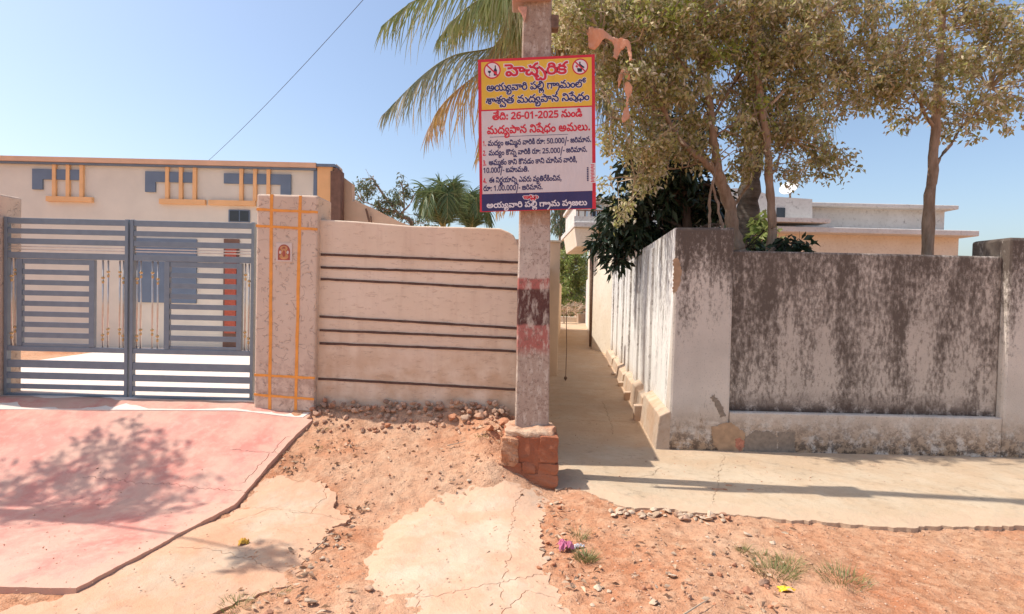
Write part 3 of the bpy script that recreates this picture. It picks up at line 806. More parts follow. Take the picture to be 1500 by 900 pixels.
mb = MB(); q0, q1 = P(536, 306, YH + .15), P(541, 325, YH + .15); mb.tube([q0, q1], .018, 6); obj("rain_pipe", mb, M('brown'), hroot)
mb = MB(); q0, q1 = P(543, 317, YH + .15), P(544, 326, YH + .15); mb.tube([q0, q1], .012, 6); obj("rain_pipe", mb, M('brown'), hroot)
hb("roof", hl, hx(465), hz(262), hz(258), M('cream2'), .25, 5)

# sandy wall end seen past the pole, further up the lane
sw = thing("lane_wall", (.78, 11, 0), "tall sandy wall end further up the lane, just right of the pole", "wall")
mb = MB(); mb.box(.60, P(820, 400, 11).x, 11, 11.3, -.1, P(812, 355, 11).z)
mb.hexa([(.62, 11.305, -.1), (.80, 11.305, -.1), (2.2, 26, -.1), (1.9, 26, -.1), (.62, 11.305, 2.0), (.80, 11.305, 2.0), (2.2, 26, 2.0), (1.9, 26, 2.0)])
obj("wall_body", mb, M('cream2'), sw, bevel=.01)
mb = MB(); mb.box(.58, P(821.5, 400, 11).x, 10.98, 11.32, P(812, 355, 11).z, P(812, 355, 11).z + .035); obj("coping", mb, M('hcream'), sw)

# ------------------------------------------------------------------ right compound wall
YR = 5.86
def rx(px): return (px - 750) / F_PX * YR
rw = thing("compound_wall", (1.62, YR, 0), "whitewashed boundary wall black with mildew, at the lane corner right of the pole", "wall")
xc0, xc1 = 1.635, 2.235
# corner pier with a slight batter
mb = MB()
mb.hexa([(xc0 - .02, YR, -.1), (xc1, YR, -.1), (xc1 + .06, YR + .5, -.1), (xc0 + .04, YR + .5, -.1),
         (xc0 - .002, YR, P(985, 333, YR).z), (xc1 - .01, YR, P(1072, 333, YR).z), (xc1 + .05, YR + .5, 2.30), (xc0 + .05, YR + .5, 2.30)])
pier = obj("corner_pier", mb, M('mild_pier'), rw, bevel=.03)
# recessed front panel
ztop = P(1075, 366, YR).z
mb = MB(); mb.box(xc1 + .002, 5.0, YR + .075, YR + .30, -.1, ztop); obj("front_panel", mb, M('mild_front'), rw, bevel=.02)
mb = MB(); mb.box(xc1 - .001, 5.0, YR - .004, YR + .30, -.1, P(1100, 604.5, YR).z - .0); obj("front_plinth", mb, M('mild_pier'), rw, bevel=.015)
mb = MB(); mb.box(5.001, 5.7, YR, YR + .5, -.1, 2.28); obj("end_pier", mb, M('mild_pier'), rw, bevel=.03)
# fallen render patches low on the pier and the plinth: thin rough-edged sheets
def blob(pts, mat, name, proud, seed, parent=rw, y=YR):
    q = [(P(a, b, y).x, P(a, b, y).z) for a, b in pts]
    d = densify(q, .012, .016, True, seed)
    mb = MB(); mb.prism([(x, y - proud, z) for x, z in d], (0, proud + .003, 0)); return obj(name, mb, mat, parent)
blob([(1093, 640), (1104, 632), (1128, 633), (1137, 640), (1137, 668), (1088, 668)], M('bare'), "bare_patch", .008, 4)
blob([(1138, 634), (1165, 633), (1165, 668), (1139, 668)], M('bare'), "bare_patch", .0075, 5)
blob([(1042, 625), (1070, 619), (1092, 634), (1086, 667), (1062, 669), (1046, 652)], M('ochre'), "ochre_patch", .006, 6)
blob([(1077, 643), (1083, 641), (1091, 646), (1090, 655), (1083, 661), (1078, 655)], M('redpaint'), "red_paint_mark", .0095, 7)
blob([(1040, 582), (1046, 577), (1054, 588), (1060, 598), (1063, 610), (1056, 612), (1048, 596)], M('bare'), "bare_patch", .004, 8)
blob([(987, 380), (993, 378), (999, 396), (994, 420), (986, 432)], M('ochre'), "bare_patch", .005, 9)
# lane side of the wall
def lw(y): return 1.005 + .105 * y
mb = MB()
segs = [(YR + .02, 8.75, 2.30), (8.75, 15.0, 2.25)]
for a, b, t in segs:
    mb.hexa([(lw(a), a, -.1), (lw(a) + .2, a, -.1), (lw(b) + .2, b, -.1), (lw(b), b, -.1), (lw(a) + .01, a, t), (lw(a) + .2, a, t), (lw(b) + .2, b, t), (lw(b) + .01, b, t)])
obj("lane_face", mb, M('mild_side'), rw)
for a in (7.35, 8.75, 10.1, 11.5, 12.9, 14.3):
    mb = MB(); b = a + .38
    mb.hexa([(lw(a) - .035, a, -.1), (lw(a) + .1, a, -.1), (lw(b) + .1, b, -.1), (lw(b) - .035, b, -.1), (lw(a) - .025, a, 2.22), (lw(a) + .1, a, 2.22), (lw(b) + .1, b, 2.22), (lw(b) - .025, b, 2.22)])
    obj("wall_pilaster", mb, M('mild_side'), rw, bevel=.01)
# plinth ledge stepping out, in pieces
ys = [5.862, 7.3, 8.7, 10.0, 11.4, 12.8, 15.0]
for i in range(6):
    a, b = ys[i], ys[i+1] - .12; off = (.15, .15, .14, .16, .14, .16)[i]; t = (.44, .37, .32, .29, .27, .26)[i]
    mb = MB(); mb.hexa([(lw(a) - off, a, -.1), (lw(a) + .01, a, -.1), (lw(b) + .01, b, -.1), (lw(b) - off, b, -.1), (lw(a) - off + .05, a, t - .05), (lw(a) + .02, a, t + .01), (lw(b) + .02, b, t + .01), (lw(b) - off + .05, b, t - .05)])
    obj("plinth_ledge", mb, M('plinth'), rw, bevel=.012)
    mb = MB(); c = b + .12; o2 = off + .06
    mb.hexa([(lw(b) - o2, b, -.1), (lw(b) + .01, b, -.1), (lw(c) + .01, c, -.1), (lw(c) - o2, c, -.1), (lw(b) - o2, b, t - .20), (lw(b) + .01, b, t - .19), (lw(c) + .01, c, t - .19), (lw(c) - o2, c, t - .20)])
    obj("plinth_foot", mb, M('plinth'), rw, bevel=.01)
# concrete lintel step closing the lane far off
st = thing("lane_step", (3.4, 33, 0), "low cement step closing the far end of the lane", "step")
mb = MB(); mb.box(2.0, 4.4, 33, 33.5, 0, .34); obj("step_block", mb, M('hcream'), st, bevel=.02)
mb = MB(); mb.box(3.7, 4.6, 32.2, 33.0, 0, .55); obj("step_post", mb, M('plinth'), st, bevel=.02)

# ------------------------------------------------------------------ white house on the right
YB = 17.0
def bz(py, px=860): return P(px, py, YB).z
def bxx(px): return P(px, 340, YB).x
bh = thing("house", (3.0, YB, 0), "weathered white house with a projecting balcony, behind the mildewed wall and trees", "house")
def bb(name, x0, x1, z0, z1, mat, y0, y1, parent=bh, bev=0):
    mb = MB(); mb.box(x0, x1, YB + y0, YB + y1, z0, z1); return obj(name, mb, mat, parent, bevel=bev)
xw = bxx(873)
mb = MB(); mb.hexa([(xw, YB, 0), (13, YB, 0), (13, 29, 0), (xw + 1.35, 29, 0), (xw, YB, 3.6), (13, YB, 3.6), (13, 29, 3.6), (xw + 1.35, 29, 3.6)]); obj("ground_floor", mb, M('hcream'), bh)
bb("roof_slab", bxx(838), 13.2, bz(336), bz(328), M('hwhite'), -.5, 4, bev=.02)
mb = MB(); xa, xb = bxx(839), xw - .01
mb.hexa([(xa + .1, YB - .3, bz(363)), (xb, YB - .3, bz(362)), (xb, YB + 3, bz(362)), (xa + .1, YB + 3, bz(363)), (xa, YB - .4, bz(336.2)), (xb, YB - .4, bz(336.2)), (xb, YB + 3, bz(336.2)), (xa, YB + 3, bz(336.2))]); obj("balcony_box", mb, M('hcream'), bh, bevel=.02)
bb("balcony_parapet", bxx(838.5), bxx(906), bz(327.6), bz(320), M('hwhite'), -.42, -.30)
bb("upper_wall", bxx(846), 13, bz(328), bz(292), M('hwhite'), .6, 4)
bb("roof_edge", bxx(842), 13.2, bz(292), bz(286), M('hwhite'), .3, 4.2, bev=.02)
wn_ = bb("upper_window", bxx(862), bxx(884), bz(318), bz(296), M('blue'), .52, .598)
for k in range(3): bb("pane", bxx(863.5 + k * 7), bxx(868.5 + k * 7), bz(316), bz(298), M('winglass') if k == 1 else M('hwhite'), .50, .519, wn_)
mb = MB()
for k in range(7): mb.tube([(bxx(845 + k * 9), YB - .36, bz(320)), (bxx(845 + k * 9), YB - .36, bz(311))], .018, 6)
mb.tube([(bxx(841), YB - .36, bz(311)), (bxx(905), YB - .36, bz(311))], .022, 6)
obj("balcony_railing", mb, M('iron'), bh)
# raised gable on the right part
gp = [(1048, 328), (1048, 292), (1072, 276), (1100, 276), (1132, 288), (1190, 292), (1190, 328)]
q = [P(a, b, YB + .1) for a, b in gp]
mb = MB(); mb.prism([(v.x, YB + .1, v.z) for v in q[::-1]], (0, .3, 0)); obj("raised_parapet", mb, M('hwhite'), bh)
bb("sunshade", bxx(1045), bxx(1200), P(1100, 328, YB).z, P(1100, 322, YB).z, M('hwhite'), -.6, .09)
for a in (1062, 1140): bb("upper_window", P(a, 300, YB).x, P(a + 12, 300, YB).x, P(a, 318, YB).z, P(a, 304, YB).z, M('winglass'), .06, .098)
for k, a in enumerate((920, 1010, 1135, 1230, 1330)): 
    w = bb("window", bxx(a), bxx(a + 26), 1.3, 2.5, M('blue'), -.05, -.001)
    bb("pane", bxx(a + 2), bxx(a + 12), 1.38, 2.42, M('winglass'), -.06, -.051, w); bb("pane", bxx(a + 14), bxx(a + 24), 1.38, 2.42, M('winglass'), -.06, -.051, w)
mb = MB(); mb.tube([(bxx(869), YB - .1, .1), (bxx(866), YB - .1, bz(352))], .05, 8); obj("drain_pipe", mb, M('iron'), bh, smooth=True)
# whitewashed wall stub between the lane wall and the house
ls = thing("side_wall", (2.7, 15.1, 0), "bright whitewashed side wall continuing the lane beyond the mildewed wall", "wall")
mb = MB(); mb.hexa([(lw(15.1), 15.1, 0), (lw(15.1) + .25, 15.1, 0), (xw + .2, YB - .02, 0), (xw - .08, YB - .02, 0), (lw(15.1), 15.1, 2.75), (lw(15.1) + .25, 15.1, 2.75), (xw + .2, YB - .02, 2.75), (xw - .08, YB - .02, 2.75)])
obj("wall_body", mb, M('hcream'), ls, bevel=.02)
mb = MB(); mb.hexa([(lw(17.1) - .25, 17.6, 0), (lw(17.1), 17.6, 0), (4.3, 31.9, 0), (4.05, 31.9, 0), (lw(17.1) - .25, 17.6, 2.4), (lw(17.1), 17.6, 2.4), (4.3, 31.9, 2.4), (4.05, 31.9, 2.4)])
obj("wall_body", mb, M('hwhite'), ls)
# satellite dish
dsh = thing("satellite_dish", tuple(P(1158, 288, YB + 2)), "white satellite dish on the roof at the right, behind the thin trunk", "dish")
c = P(1156, 277, YB + 2); mb = MB(); n = 14; ax = Vector((-.55, -.55, .62)).normalized(); u = ax.cross(Vector((0, 0, 1))).normalized(); v = ax.cross(u)
b0 = []
for r_ in range(5):
    rr = .30 * r_ / 4
    for k in range(n): a = 2*math.pi*k/n; mb.v.append(tuple(c + u * rr * math.cos(a) + v * rr * math.sin(a) + ax * (rr * rr * .5)))
for r_ in range(4):
    for k in range(n): mb.f.append((r_*n+k, r_*n+(k+1) % n, (r_+1)*n+(k+1) % n, (r_+1)*n+k))
dd = obj("reflector", mb, M('dish'), dsh, smooth=True); sm = dd.modifiers.new("thick", 'SOLIDIFY'); sm.thickness = .02
mb = MB(); mb.tube([c, P(1158, 292, YB + 2)], .03, 8); mb.tube([c - v * .38, c + ax * .45], .012, 6); obj("mast", mb, M('iron'), dsh)

# ------------------------------------------------------------------ pole
PY = 4.95
pb, pt = P(780.5, 640, PY), P(788, -20, PY)
pole = thing("utility_pole", (pb.x, PY, .0), "tall square concrete pole with worn red and black bands, carrying the warning board", "pole")
mb = MB(); n = 24; H = 7.2
def pole_c(z): t = (z - .0) / 4.3; return Vector((pb.x - .006 + (pt.x - pb.x) * t * 1.0, PY, z))
b = 0
for k in range(n + 1):
    z = -.2 + (H + .2) * k / n; c = pole_c(z); hw = .147 - .0066 * z; hd = .062 - .002 * z; e = .012
    ring = [(-hw + e, -hd), (hw - e, -hd), (hw, -hd + e), (hw, hd - e), (hw - e, hd), (-hw + e, hd), (-hw, hd - e), (-hw, -hd + e)]
    jx = .0025 * math.sin(k * 1.9)
    mb.v += [(c.x + x + jx, c.y + y, z) for x, y in ring]
for k in range(n):
    for q in range(8): mb.f.append((k*8+q, k*8+(q+1) % 8, (k+1)*8+(q+1) % 8, (k+1)*8+q))
mb.f.append(tuple(n*8+q for q in range(8)))
obj("pole_shaft", mb, M('pole'), pole)
# horizontal concrete cross piece at the picture's top edge
a, b2 = P(750, 9, PY), P(807, 7, PY); mb = MB()
mb.hexa([(a.x, PY - .13, a.z), (b2.x, PY - .13, b2.z), (b2.x, PY + .13, b2.z), (a.x, PY + .13, a.z), (a.x, PY - .13, a.z + .14), (b2.x, PY - .13, b2.z + .14), (b2.x, PY + .13, b2.z + .14), (a.x, PY + .13, a.z + .14)])
obj("cross_collar", mb, m_concrete("red_smeared_collar_concrete", (.42, .30, .25), (.46, .37, .32), (.46, .24, .17), (.50, .17, .11), .6, .5), pole, bevel=.012)
blobm = plain("chipped_red_pole_paint", (.60, .33, .24), .9, .1, 0, .2, 30)
mb = MB()
q = [(P(x, y, PY - .085).x, P(x, y, PY - .085).z) for x, y in ((759, 10), (772, 10), (771, 22), (768.6, 30), (764, 17))]
mb.prism([(x, PY - .086, z) for x, z in q], (0, .05, 0)); obj("paint_run", mb, blobm, pole)
# old bracket on the right of the shaft
mb = MB(); q = P(812, 35, PY); mb.box(q.x - .03, q.x + .035, PY - .05, PY + .05, q.z - .06, q.z + .055); br_ = obj("meter_box", mb, M('iron'), pole, bevel=.01)
# top cross arm and insulators (above the frame)
mb = MB(); mb.box(pb.x - .55, pb.x + .65, PY - .05, PY + .05, 6.75, 6.85); arm = obj("cross_arm", mb, M('iron'), pole)
for dx in (-.45, .05, .55): mb = MB(); mb.tube([(pb.x + dx, PY, 6.85), (pb.x + dx, PY, 6.98)], [.03, .045], 8); obj("insulator", mb, M('tilewhite'), arm)

# brick block round the foot
blk = thing("brick_block", (.18, 4.86, 0), "red mud-smeared brick block with crumbling mortar top round the pole's foot", "brick block")
bx0, bx1, by0, by1 = -.045, .40, 4.66, 5.14
zb = lambda px, py, y: P(px, py, y).z
zf = P(780, 640, by0).z
def lump(name, x0, x1, y0, y1, z0, z1, mat, amp, seed, parent, top_only=False, sub=10, rd=.35):
    bm = bmesh.new(); bmesh.ops.create_cube(bm, size=1)
    bmesh.ops.subdivide_edges(bm, edges=bm.edges[:], cuts=sub, use_grid_fill=True)
    sx, sy, sz = x1-x0, y1-y0, z1-z0; V = []
    for v in bm.verts:
        p = v.co * 2; s = Vector((abs(p.x), abs(p.y), abs(p.z)))
        k = rd * .5
        q = Vector((p.x * (1 - k * .12 * (s.y**4 + s.z**4)), p.y * (1 - k * .12 * (s.x**4 + s.z**4)), p.z * (1 - k * .12 * (s.x**4 + s.y**4))))
        w = Vector(((x0+x1)/2 + q.x * sx/2, (y0+y1)/2 + q.y * sy/2, (z0+z1)/2 + q.z * sz/2))
        nz = Vector((float(fbm(w.y * 1.3 + w.z, w.z * 1.2, 8, 3, seed)), float(fbm(w.x + 3 * w.z, w.z + w.x, 8, 3, seed + 4)), float(fbm(w.x, w.y, 8, 3, seed + 8))))
        v.co = w + nz * amp
    bmesh.ops.recalc_face_normals(bm, faces=bm.faces)
    off = root_of(parent) if parent else Vector()
    for v in bm.verts: v.co -= off
    me = bpy.data.meshes.new(name); bm.to_mesh(me); bm.free(); me.materials.append(mat)
    o = bpy.data.objects.new(name, me); COL.objects.link(o); o.parent = parent; return o
lump("mortar_core", bx0 + .012, bx1 - .012, by0 + .010, by1, -.15, zf - .006, M('brick'), .030, 3, blk, sub=10, rd=.6)
lump("mortar_top", bx0 + .016, bx1 - .014, by0 + .024, by1 + .01, zf - .022, zf + .034, M('block_top'), .07, 9, blk, sub=14, rd=1)
# courses: front bricks and the ones on the left and right flanks
rows = [(.045, .135), (.145, .228), (.238, zf - .004)]
pat = [[(0, .19), (.2, 1.0)], [(0, .33), (.36, .60), (.63, 1.0)], [(.22, .62), (.66, 1.0)]]
W = bx1 - bx0; bi = 0
for (z0, z1), ps in zip(rows, pat):
    for a, b in ps:
        bi += 1
        lump("brick", bx0 + W * a, bx0 + W * b + .003, by0 + (0 if bi != 6 else .02), by0 + .11, z0 - .004, z1 + .004, M('brick'), .028, 30 + bi, blk, sub=6, rd=.7)
    for a, b in ((.12, .26), (.27, .43)):
        lump("brick", bx1 - .10, bx1 + .003, by0 + a, by0 + b, z0, z1, M('brick'), .012, 60 + bi, blk, sub=4)
        lump("brick", bx0 - .003, bx0 + .10, by0 + a, by0 + b, z0, z1, M('brick'), .012, 80 + bi, blk, sub=4)
# red mud smeared over the upper left of the block
lump("mud_smear", bx0 - .015, bx0 + .13, by0 - .012, by0 + .2, .20, zf - .01, M('dirt'), .05, 77, blk, sub=8, rd=1)

# thin rod standing in the lane, with a small foot
q0, q1 = G(829, 559, AL), P(829.5, 455, 10.4)
rod = thing("iron_rod", (q0.x, 10.4, AL), "thin rusty iron rod standing upright in the shaded lane", "rod")
mb = MB(); mb.tube([(q0.x, 10.4, AL), (q0.x + .004, 10.4, (AL + q1.z) / 2), (q1.x, 10.4, q1.z)], .007, 6); obj("rod_shaft", mb, M('iron'), rod)
mb = MB(); mb.ball((q0.x, 10.4, AL + .05), (.03, .03, .035)); obj("rod_foot", mb, M('iron'), rod)

mb = MB(); mb.tube([(pb.x - .13, PY, 5.55), (pb.x - .20, PY, 5.55), (pb.x - .20, PY, 5.66)], .012, 6); obj("wire_hook", mb, M('iron'), pole)
# overhead wire from the pole top to the house on the left
A_ = Vector((pb.x - .20, PY, 5.62)); B_ = P(338, 195, 9.6) + (P(338, 195, 9.6) - A_) * .30
pts = []
for k in range(41):
    t = k / 40; p = A_.lerp(B_, t); p.z -= .16 * 4 * t * (1 - t); pts.append(p)
mb = MB(); mb.tube(pts, .0034, 6)
mw = MB(); mw.tube([(B_.x, B_.y, 3.3), (B_.x, B_.y, B_.z + .12)], .022, 6); mw.tube([(B_.x, B_.y, B_.z), (B_.x + .06, B_.y, B_.z)], .02, 6); obj("wire_bracket", mw, M('iron'), hroot)
w = obj("overhead_wire", mb, M('wire')); tag(w, "single sagging overhead wire crossing the sky from the pole to the left house", "wire")

# glyph outlines for the banner: words as syllable tokens, outlines as packed coordinates
LINES={'title': 'he ca _ca ri ka',
 'l2': 'a ya _ya vaa ri | pa li _la | gaa _ra ma m loo',
 'l3': 'shaa sha _va ta | ma da _ya paa na | ni ssee dha m',
 'l4': 'tee di : | 2 6 - 0 1 - 2 0 2 5 | na +u m ddi',
 'l5': 'ma da _ya paa na | ni ssee dha m | a ma la +u .',
 'r1': 'ma da _ya m | a mi _ma na | vaa ri ki | ra +uu : | 5 0 . 0 0 0 / - | ja ri maa na .',
 'r2': 'ma da _ya m | ko na _na | vaa ri ki | ra +uu : | 2 5 . 0 0 0 / - | ja ri maa na .',
 'r3': 'a ma _ma ka m | kaa ni | ko na dda m | kaa ni | ca +uu si na | vaa ri ki ,',
 'r3b': '1 0 . 0 0 0 / - | ba ha +u ma ti .',
 'r4': 'I | ni ra _nna yaa ni _na | e va ra +u | va _ya ti ree ki m ci na ,',
 'r4b': 'ra +uu : | 1 . 0 0 . 0 0 0 / - | ja ri maa na .',
 'i': 'i tta _la +u',
 'last': 'a ya _ya vaa ri | pa li _la | gaa _ra ma | pa _ra ja la +u',
 'n1': '1 .',
 'n2': '2 .',
 'n3': '3 .',
 'n4': '4 .'}
GLYPHS={
'he':[1033,[243,-3,218,-3,184,6,152,22,137,33,122,43,100,52,87,52,72,52,54,43,55,34,54,26,72,16,91,16,108,16,130,26,139,35,165,20,154,14,134,3,108,-3,89,-3,60,-3,28,8,14,25,15,34,14,46,34,62,66,70,85,70,104,70,132,64,158,51,175,40,188,32,208,21,230,17,245,17,270,17,296,33,297,47,296,61,272,83,232,100,209,106,229,125,232,124,248,120,253,118,263,112,284,105,318,86,338,62,339,48,338,32,316,10,274,-3],[439,55,420,55,394,60,378,70,370,81,371,86,370,94,380,106,387,111,431,112,418,106,406,94,407,88,406,81,424,72,441,72,458,72,472,81,473,88,472,98,448,106,425,106,223,106,229,125,405,125,424,125,454,123,476,119,487,116,496,112,508,98,509,88,508,72,472,55],[197,138,196,130,184,118,177,115,166,110,132,106,105,106,73,106,73,125,111,125,126,125,144,127,149,129,152,130,156,135,157,138,156,141,152,146,149,148,142,150,128,152,111,152,-7,152,-7,171,109,171,134,171,166,167,179,162,186,158,196,147]],
'ca':[760,[273,-3,252,-3,222,2,200,13,189,22,199,23,186,12,160,1,132,-3,115,-3,90,-3,54,7,32,24,33,36,32,44,54,63,77,68,71,64,13,64,13,83,131,83,131,65,100,62,74,47,75,37,74,28,96,17,117,17,142,17,172,33,173,46,213,46,212,36,230,23,254,17,269,17,282,17,306,22,320,35,321,48,320,62,300,83,264,98,220,106,199,106,217,125,264,121,330,99,362,67,363,48,362,31,338,8,298,-3],[195,106,180,106,152,112,130,127,123,141,165,148,172,134,186,125,197,125,206,125,224,131,241,141,257,151,272,162,300,175,332,181,357,181,359,162,340,162,316,157,298,147,285,139,273,132,260,122,234,112,208,106]],
'_ca':[406,[113,-84,96,-84,72,-79,54,-70,49,-64,57,-64,40,-74,8,-84,-15,-84,-44,-84,-82,-68,-81,-54,-82,-46,-64,-33,-47,-28,-51,-33,-99,-33,-99,-16,1,-16,1,-32,-24,-34,-44,-46,-43,-52,-44,-60,-24,-66,-11,-66,8,-66,28,-54,33,-46,69,-46,72,-53,82,-62,100,-66,113,-66,126,-66,148,-58,162,-40,163,-24,162,-3,134,36,88,70,26,98,-7,108,13,125,44,116,112,86,168,48,202,1,203,-25,202,-54,156,-84]],
'ri':[593,[141,171,174,171,222,156,248,132,249,117,248,113,244,104,245,101,209,110,208,111,208,112,209,114,208,122,196,140,166,152,141,152,116,152,96,142,97,135,96,129,108,120,119,117,77,112,66,117,56,129,57,136,56,145,74,161,110,171],[19,59,18,78,50,108,108,125,149,125,188,125,246,109,280,79,281,59,280,41,248,12,188,-3,149,-3,108,-3,50,12,18,40],[61,62,60,42,104,17,149,17,178,17,218,28,238,48,239,60,238,73,218,94,178,106,149,106,118,106,78,94,60,74]],
'ka':[522,[133,-3,100,-3,48,6,16,24,9,36,53,42,56,34,76,23,108,17,135,17,160,17,190,22,204,30,205,35,204,40,194,48,170,52,149,53,117,54,90,56,52,60,41,64,30,68,18,81,19,89,18,100,42,116,90,125,127,125,160,125,204,119,232,104,243,90,201,84,194,92,178,102,148,106,127,106,100,106,72,102,60,94,61,90,60,83,82,75,117,74,155,72,180,72,212,66,225,62,234,57,246,44,247,36,246,23,220,6,170,-3],[117,106,102,106,76,112,54,127,47,141,89,148,96,134,108,125,121,125,130,125,148,131,165,141,181,151,196,162,224,175,256,181,279,181,283,162,264,162,240,157,220,147,209,139,197,132,182,122,158,112,132,106]],
'a':[800,[197,-3,150,-3,84,8,40,27,18,53,19,68,18,86,44,112,86,125,113,125,132,125,162,117,178,103,179,93,178,83,162,68,128,59,101,59,76,59,40,70,29,76,41,92,44,89,60,82,82,76,99,76,118,76,140,85,141,92,140,100,124,107,111,107,86,107,58,88,59,70,59,68,58,55,84,32,146,17,197,17,268,17,340,43,341,71,340,80,330,96,308,106,291,106,278,106,260,98,261,90,260,80,284,68,307,64,307,46,153,46,153,64,261,64,257,63,240,67,220,83,221,94,220,101,234,116,268,125,293,125,318,125,358,111,382,87,383,71,382,52,356,24,308,6,240,-3]],
'ya':[1286,[19,59,18,78,50,108,108,125,149,125,188,125,246,109,280,79,281,59,280,41,248,12,188,-3,149,-3,108,-3,50,12,18,40],[61,61,60,42,104,17,149,17,178,17,218,28,238,48,239,60,238,72,218,93,178,105,149,105,118,105,78,93,60,73],[355,-3,320,-3,270,14,253,28,273,44,284,35,312,23,342,17,359,17,384,17,410,33,411,48,410,63,388,85,346,101,321,106,341,123,370,116,422,95,452,66,453,50,452,25,402,-3],[529,-3,494,-3,444,14,425,28,445,44,458,35,486,23,516,17,533,17,556,17,584,33,585,48,584,63,560,84,520,100,497,106,515,125,546,118,596,96,626,68,627,50,626,25,576,-3],[319,106,304,106,276,112,254,127,247,141,289,148,296,134,310,125,321,125,330,125,348,131,365,141,381,151,396,162,424,175,456,181,481,181,483,162,464,162,440,157,422,147,409,139,397,132,384,122,358,112,332,106]],
'_ya':[458,[89,-96,60,-96,22,-92,-2,-83,-14,-71,-13,-65,-14,-56,8,-42,41,-34,62,-30,80,-24,81,-18,80,-14,68,-8,51,-8,36,-8,20,-13,21,-18,20,-20,22,-24,25,-26,-11,-30,-16,-27,-20,-18,-19,-15,-20,-6,12,9,51,9,76,9,104,1,118,-12,119,-18,118,-30,88,-43,61,-48,46,-52,32,-56,26,-61,27,-64,26,-71,56,-78,89,-78,114,-78,160,-71,188,-54,189,-40,188,-30,174,-12,132,10,95,25,68,35,32,53,16,72,17,83,16,95,38,114,80,125,113,125,136,125,172,118,196,106,206,91,207,83,206,74,194,58,185,52,153,61,160,66,166,75,167,82,166,89,154,100,130,107,111,107,84,107,54,94,55,83,54,75,76,60,112,44,135,35,158,26,194,8,218,-9,228,-28,229,-40,228,-54,208,-75,172,-89,120,-96]],
'vaa':[1048,[241,-3,218,-3,182,6,152,22,137,33,122,43,100,52,87,52,72,52,54,43,55,34,54,26,72,16,91,16,108,16,130,26,139,35,165,20,154,14,134,3,108,-3,89,-3,60,-3,28,8,14,25,15,34,14,46,34,62,66,70,85,70,104,70,132,64,158,51,175,40,188,32,208,21,230,17,245,17,270,17,296,33,297,48,296,65,266,88,216,103,191,107,265,110,286,104,320,87,338,63,339,48,338,34,316,10,274,-3],[447,55,428,55,400,60,384,70,378,81,379,86,378,94,388,106,395,111,439,112,426,106,414,94,415,88,414,81,432,72,449,72,466,72,480,81,481,88,480,98,454,106,433,106,49,106,49,125,411,125,432,125,462,123,484,119,493,116,504,112,516,98,517,88,516,72,478,55]],
'pa':[711,[243,-3,218,-3,184,6,152,22,137,33,122,43,100,52,87,52,72,52,54,43,55,34,54,26,72,16,91,16,108,16,130,26,139,35,165,20,154,14,134,3,108,-3,89,-3,60,-3,28,8,14,25,15,34,14,46,34,62,66,70,85,70,104,70,132,64,158,51,175,40,188,32,208,21,230,17,245,17,270,17,296,33,297,48,296,63,274,84,234,100,209,106,229,125,258,118,308,96,338,67,339,50,338,33,316,10,272,-3],[99,106,84,106,58,112,36,127,29,141,69,148,76,134,90,125,103,125,112,125,128,131,145,141,161,151,178,162,206,175,238,181,261,181,265,162,246,162,222,157,202,147,191,139,179,132,164,122,140,112,114,106]],
'li':[733,[177,-3,124,-3,54,12,18,41,19,62,18,78,44,102,86,115,113,115,132,115,162,108,178,93,179,84,178,73,162,58,128,49,101,49,84,49,56,54,36,62,29,66,41,82,44,79,60,72,82,66,99,66,118,66,140,75,141,82,140,90,124,98,111,98,86,98,56,78,57,63,57,59,56,46,82,27,136,17,177,17,204,17,252,23,288,37,308,61,309,78,308,96,284,126,244,148,217,154,214,155,208,155,207,155,200,156,184,158,177,158,158,158,138,150,139,144,138,138,152,130,167,130,180,130,198,137,199,146,198,152,188,162,181,166,217,168,224,163,232,150,233,144,232,130,198,113,167,113,142,113,114,122,100,136,101,143,100,153,120,168,156,175,181,175,210,175,260,166,302,148,332,124,348,95,349,78,348,58,326,27,284,7,218,-3]],
'_la':[0,[-205,-15,-180,-15,-152,-27,-141,-37,-149,-37,-138,-26,-110,-15,-85,-15,-64,-15,-34,-24,-18,-40,-17,-49,-18,-59,-34,-76,-56,-88,-67,-93,-93,-80,-76,-74,-54,-59,-53,-50,-54,-43,-70,-33,-87,-33,-106,-33,-126,-44,-127,-54,-161,-54,-164,-44,-186,-33,-203,-33,-220,-33,-236,-43,-235,-50,-236,-59,-216,-73,-197,-80,-223,-93,-236,-88,-258,-75,-272,-59,-271,-49,-272,-40,-256,-24,-226,-15]],
'gaa':[921,[151,122,188,122,244,108,274,82,275,64,274,48,262,24,244,6,237,-2,195,7,204,14,220,29,232,48,233,61,232,74,216,94,180,106,149,106,122,106,84,96,64,76,65,62,64,44,86,19,105,7,63,-2,44,11,22,43,23,61,22,78,52,106,108,122],[383,55,364,55,338,60,322,70,314,81,315,86,314,94,324,106,331,111,375,112,362,106,350,94,351,88,350,81,368,72,385,72,402,72,416,81,417,88,416,98,392,106,369,106,23,106,23,125,349,125,368,125,398,123,420,119,431,116,440,112,452,98,453,88,452,72,416,55]],
'_ra':[420,[85,125,112,125,152,112,178,89,190,61,191,47,190,21,166,-22,120,-60,62,-93,29,-108,1,-92,28,-81,80,-54,124,-20,150,22,151,46,150,56,144,77,128,96,102,108,83,108,66,108,46,99,47,92,46,86,58,79,76,76,83,76,104,76,134,86,147,93,165,76,142,68,100,59,79,59,46,59,8,77,9,92,8,102,26,116,60,125]],
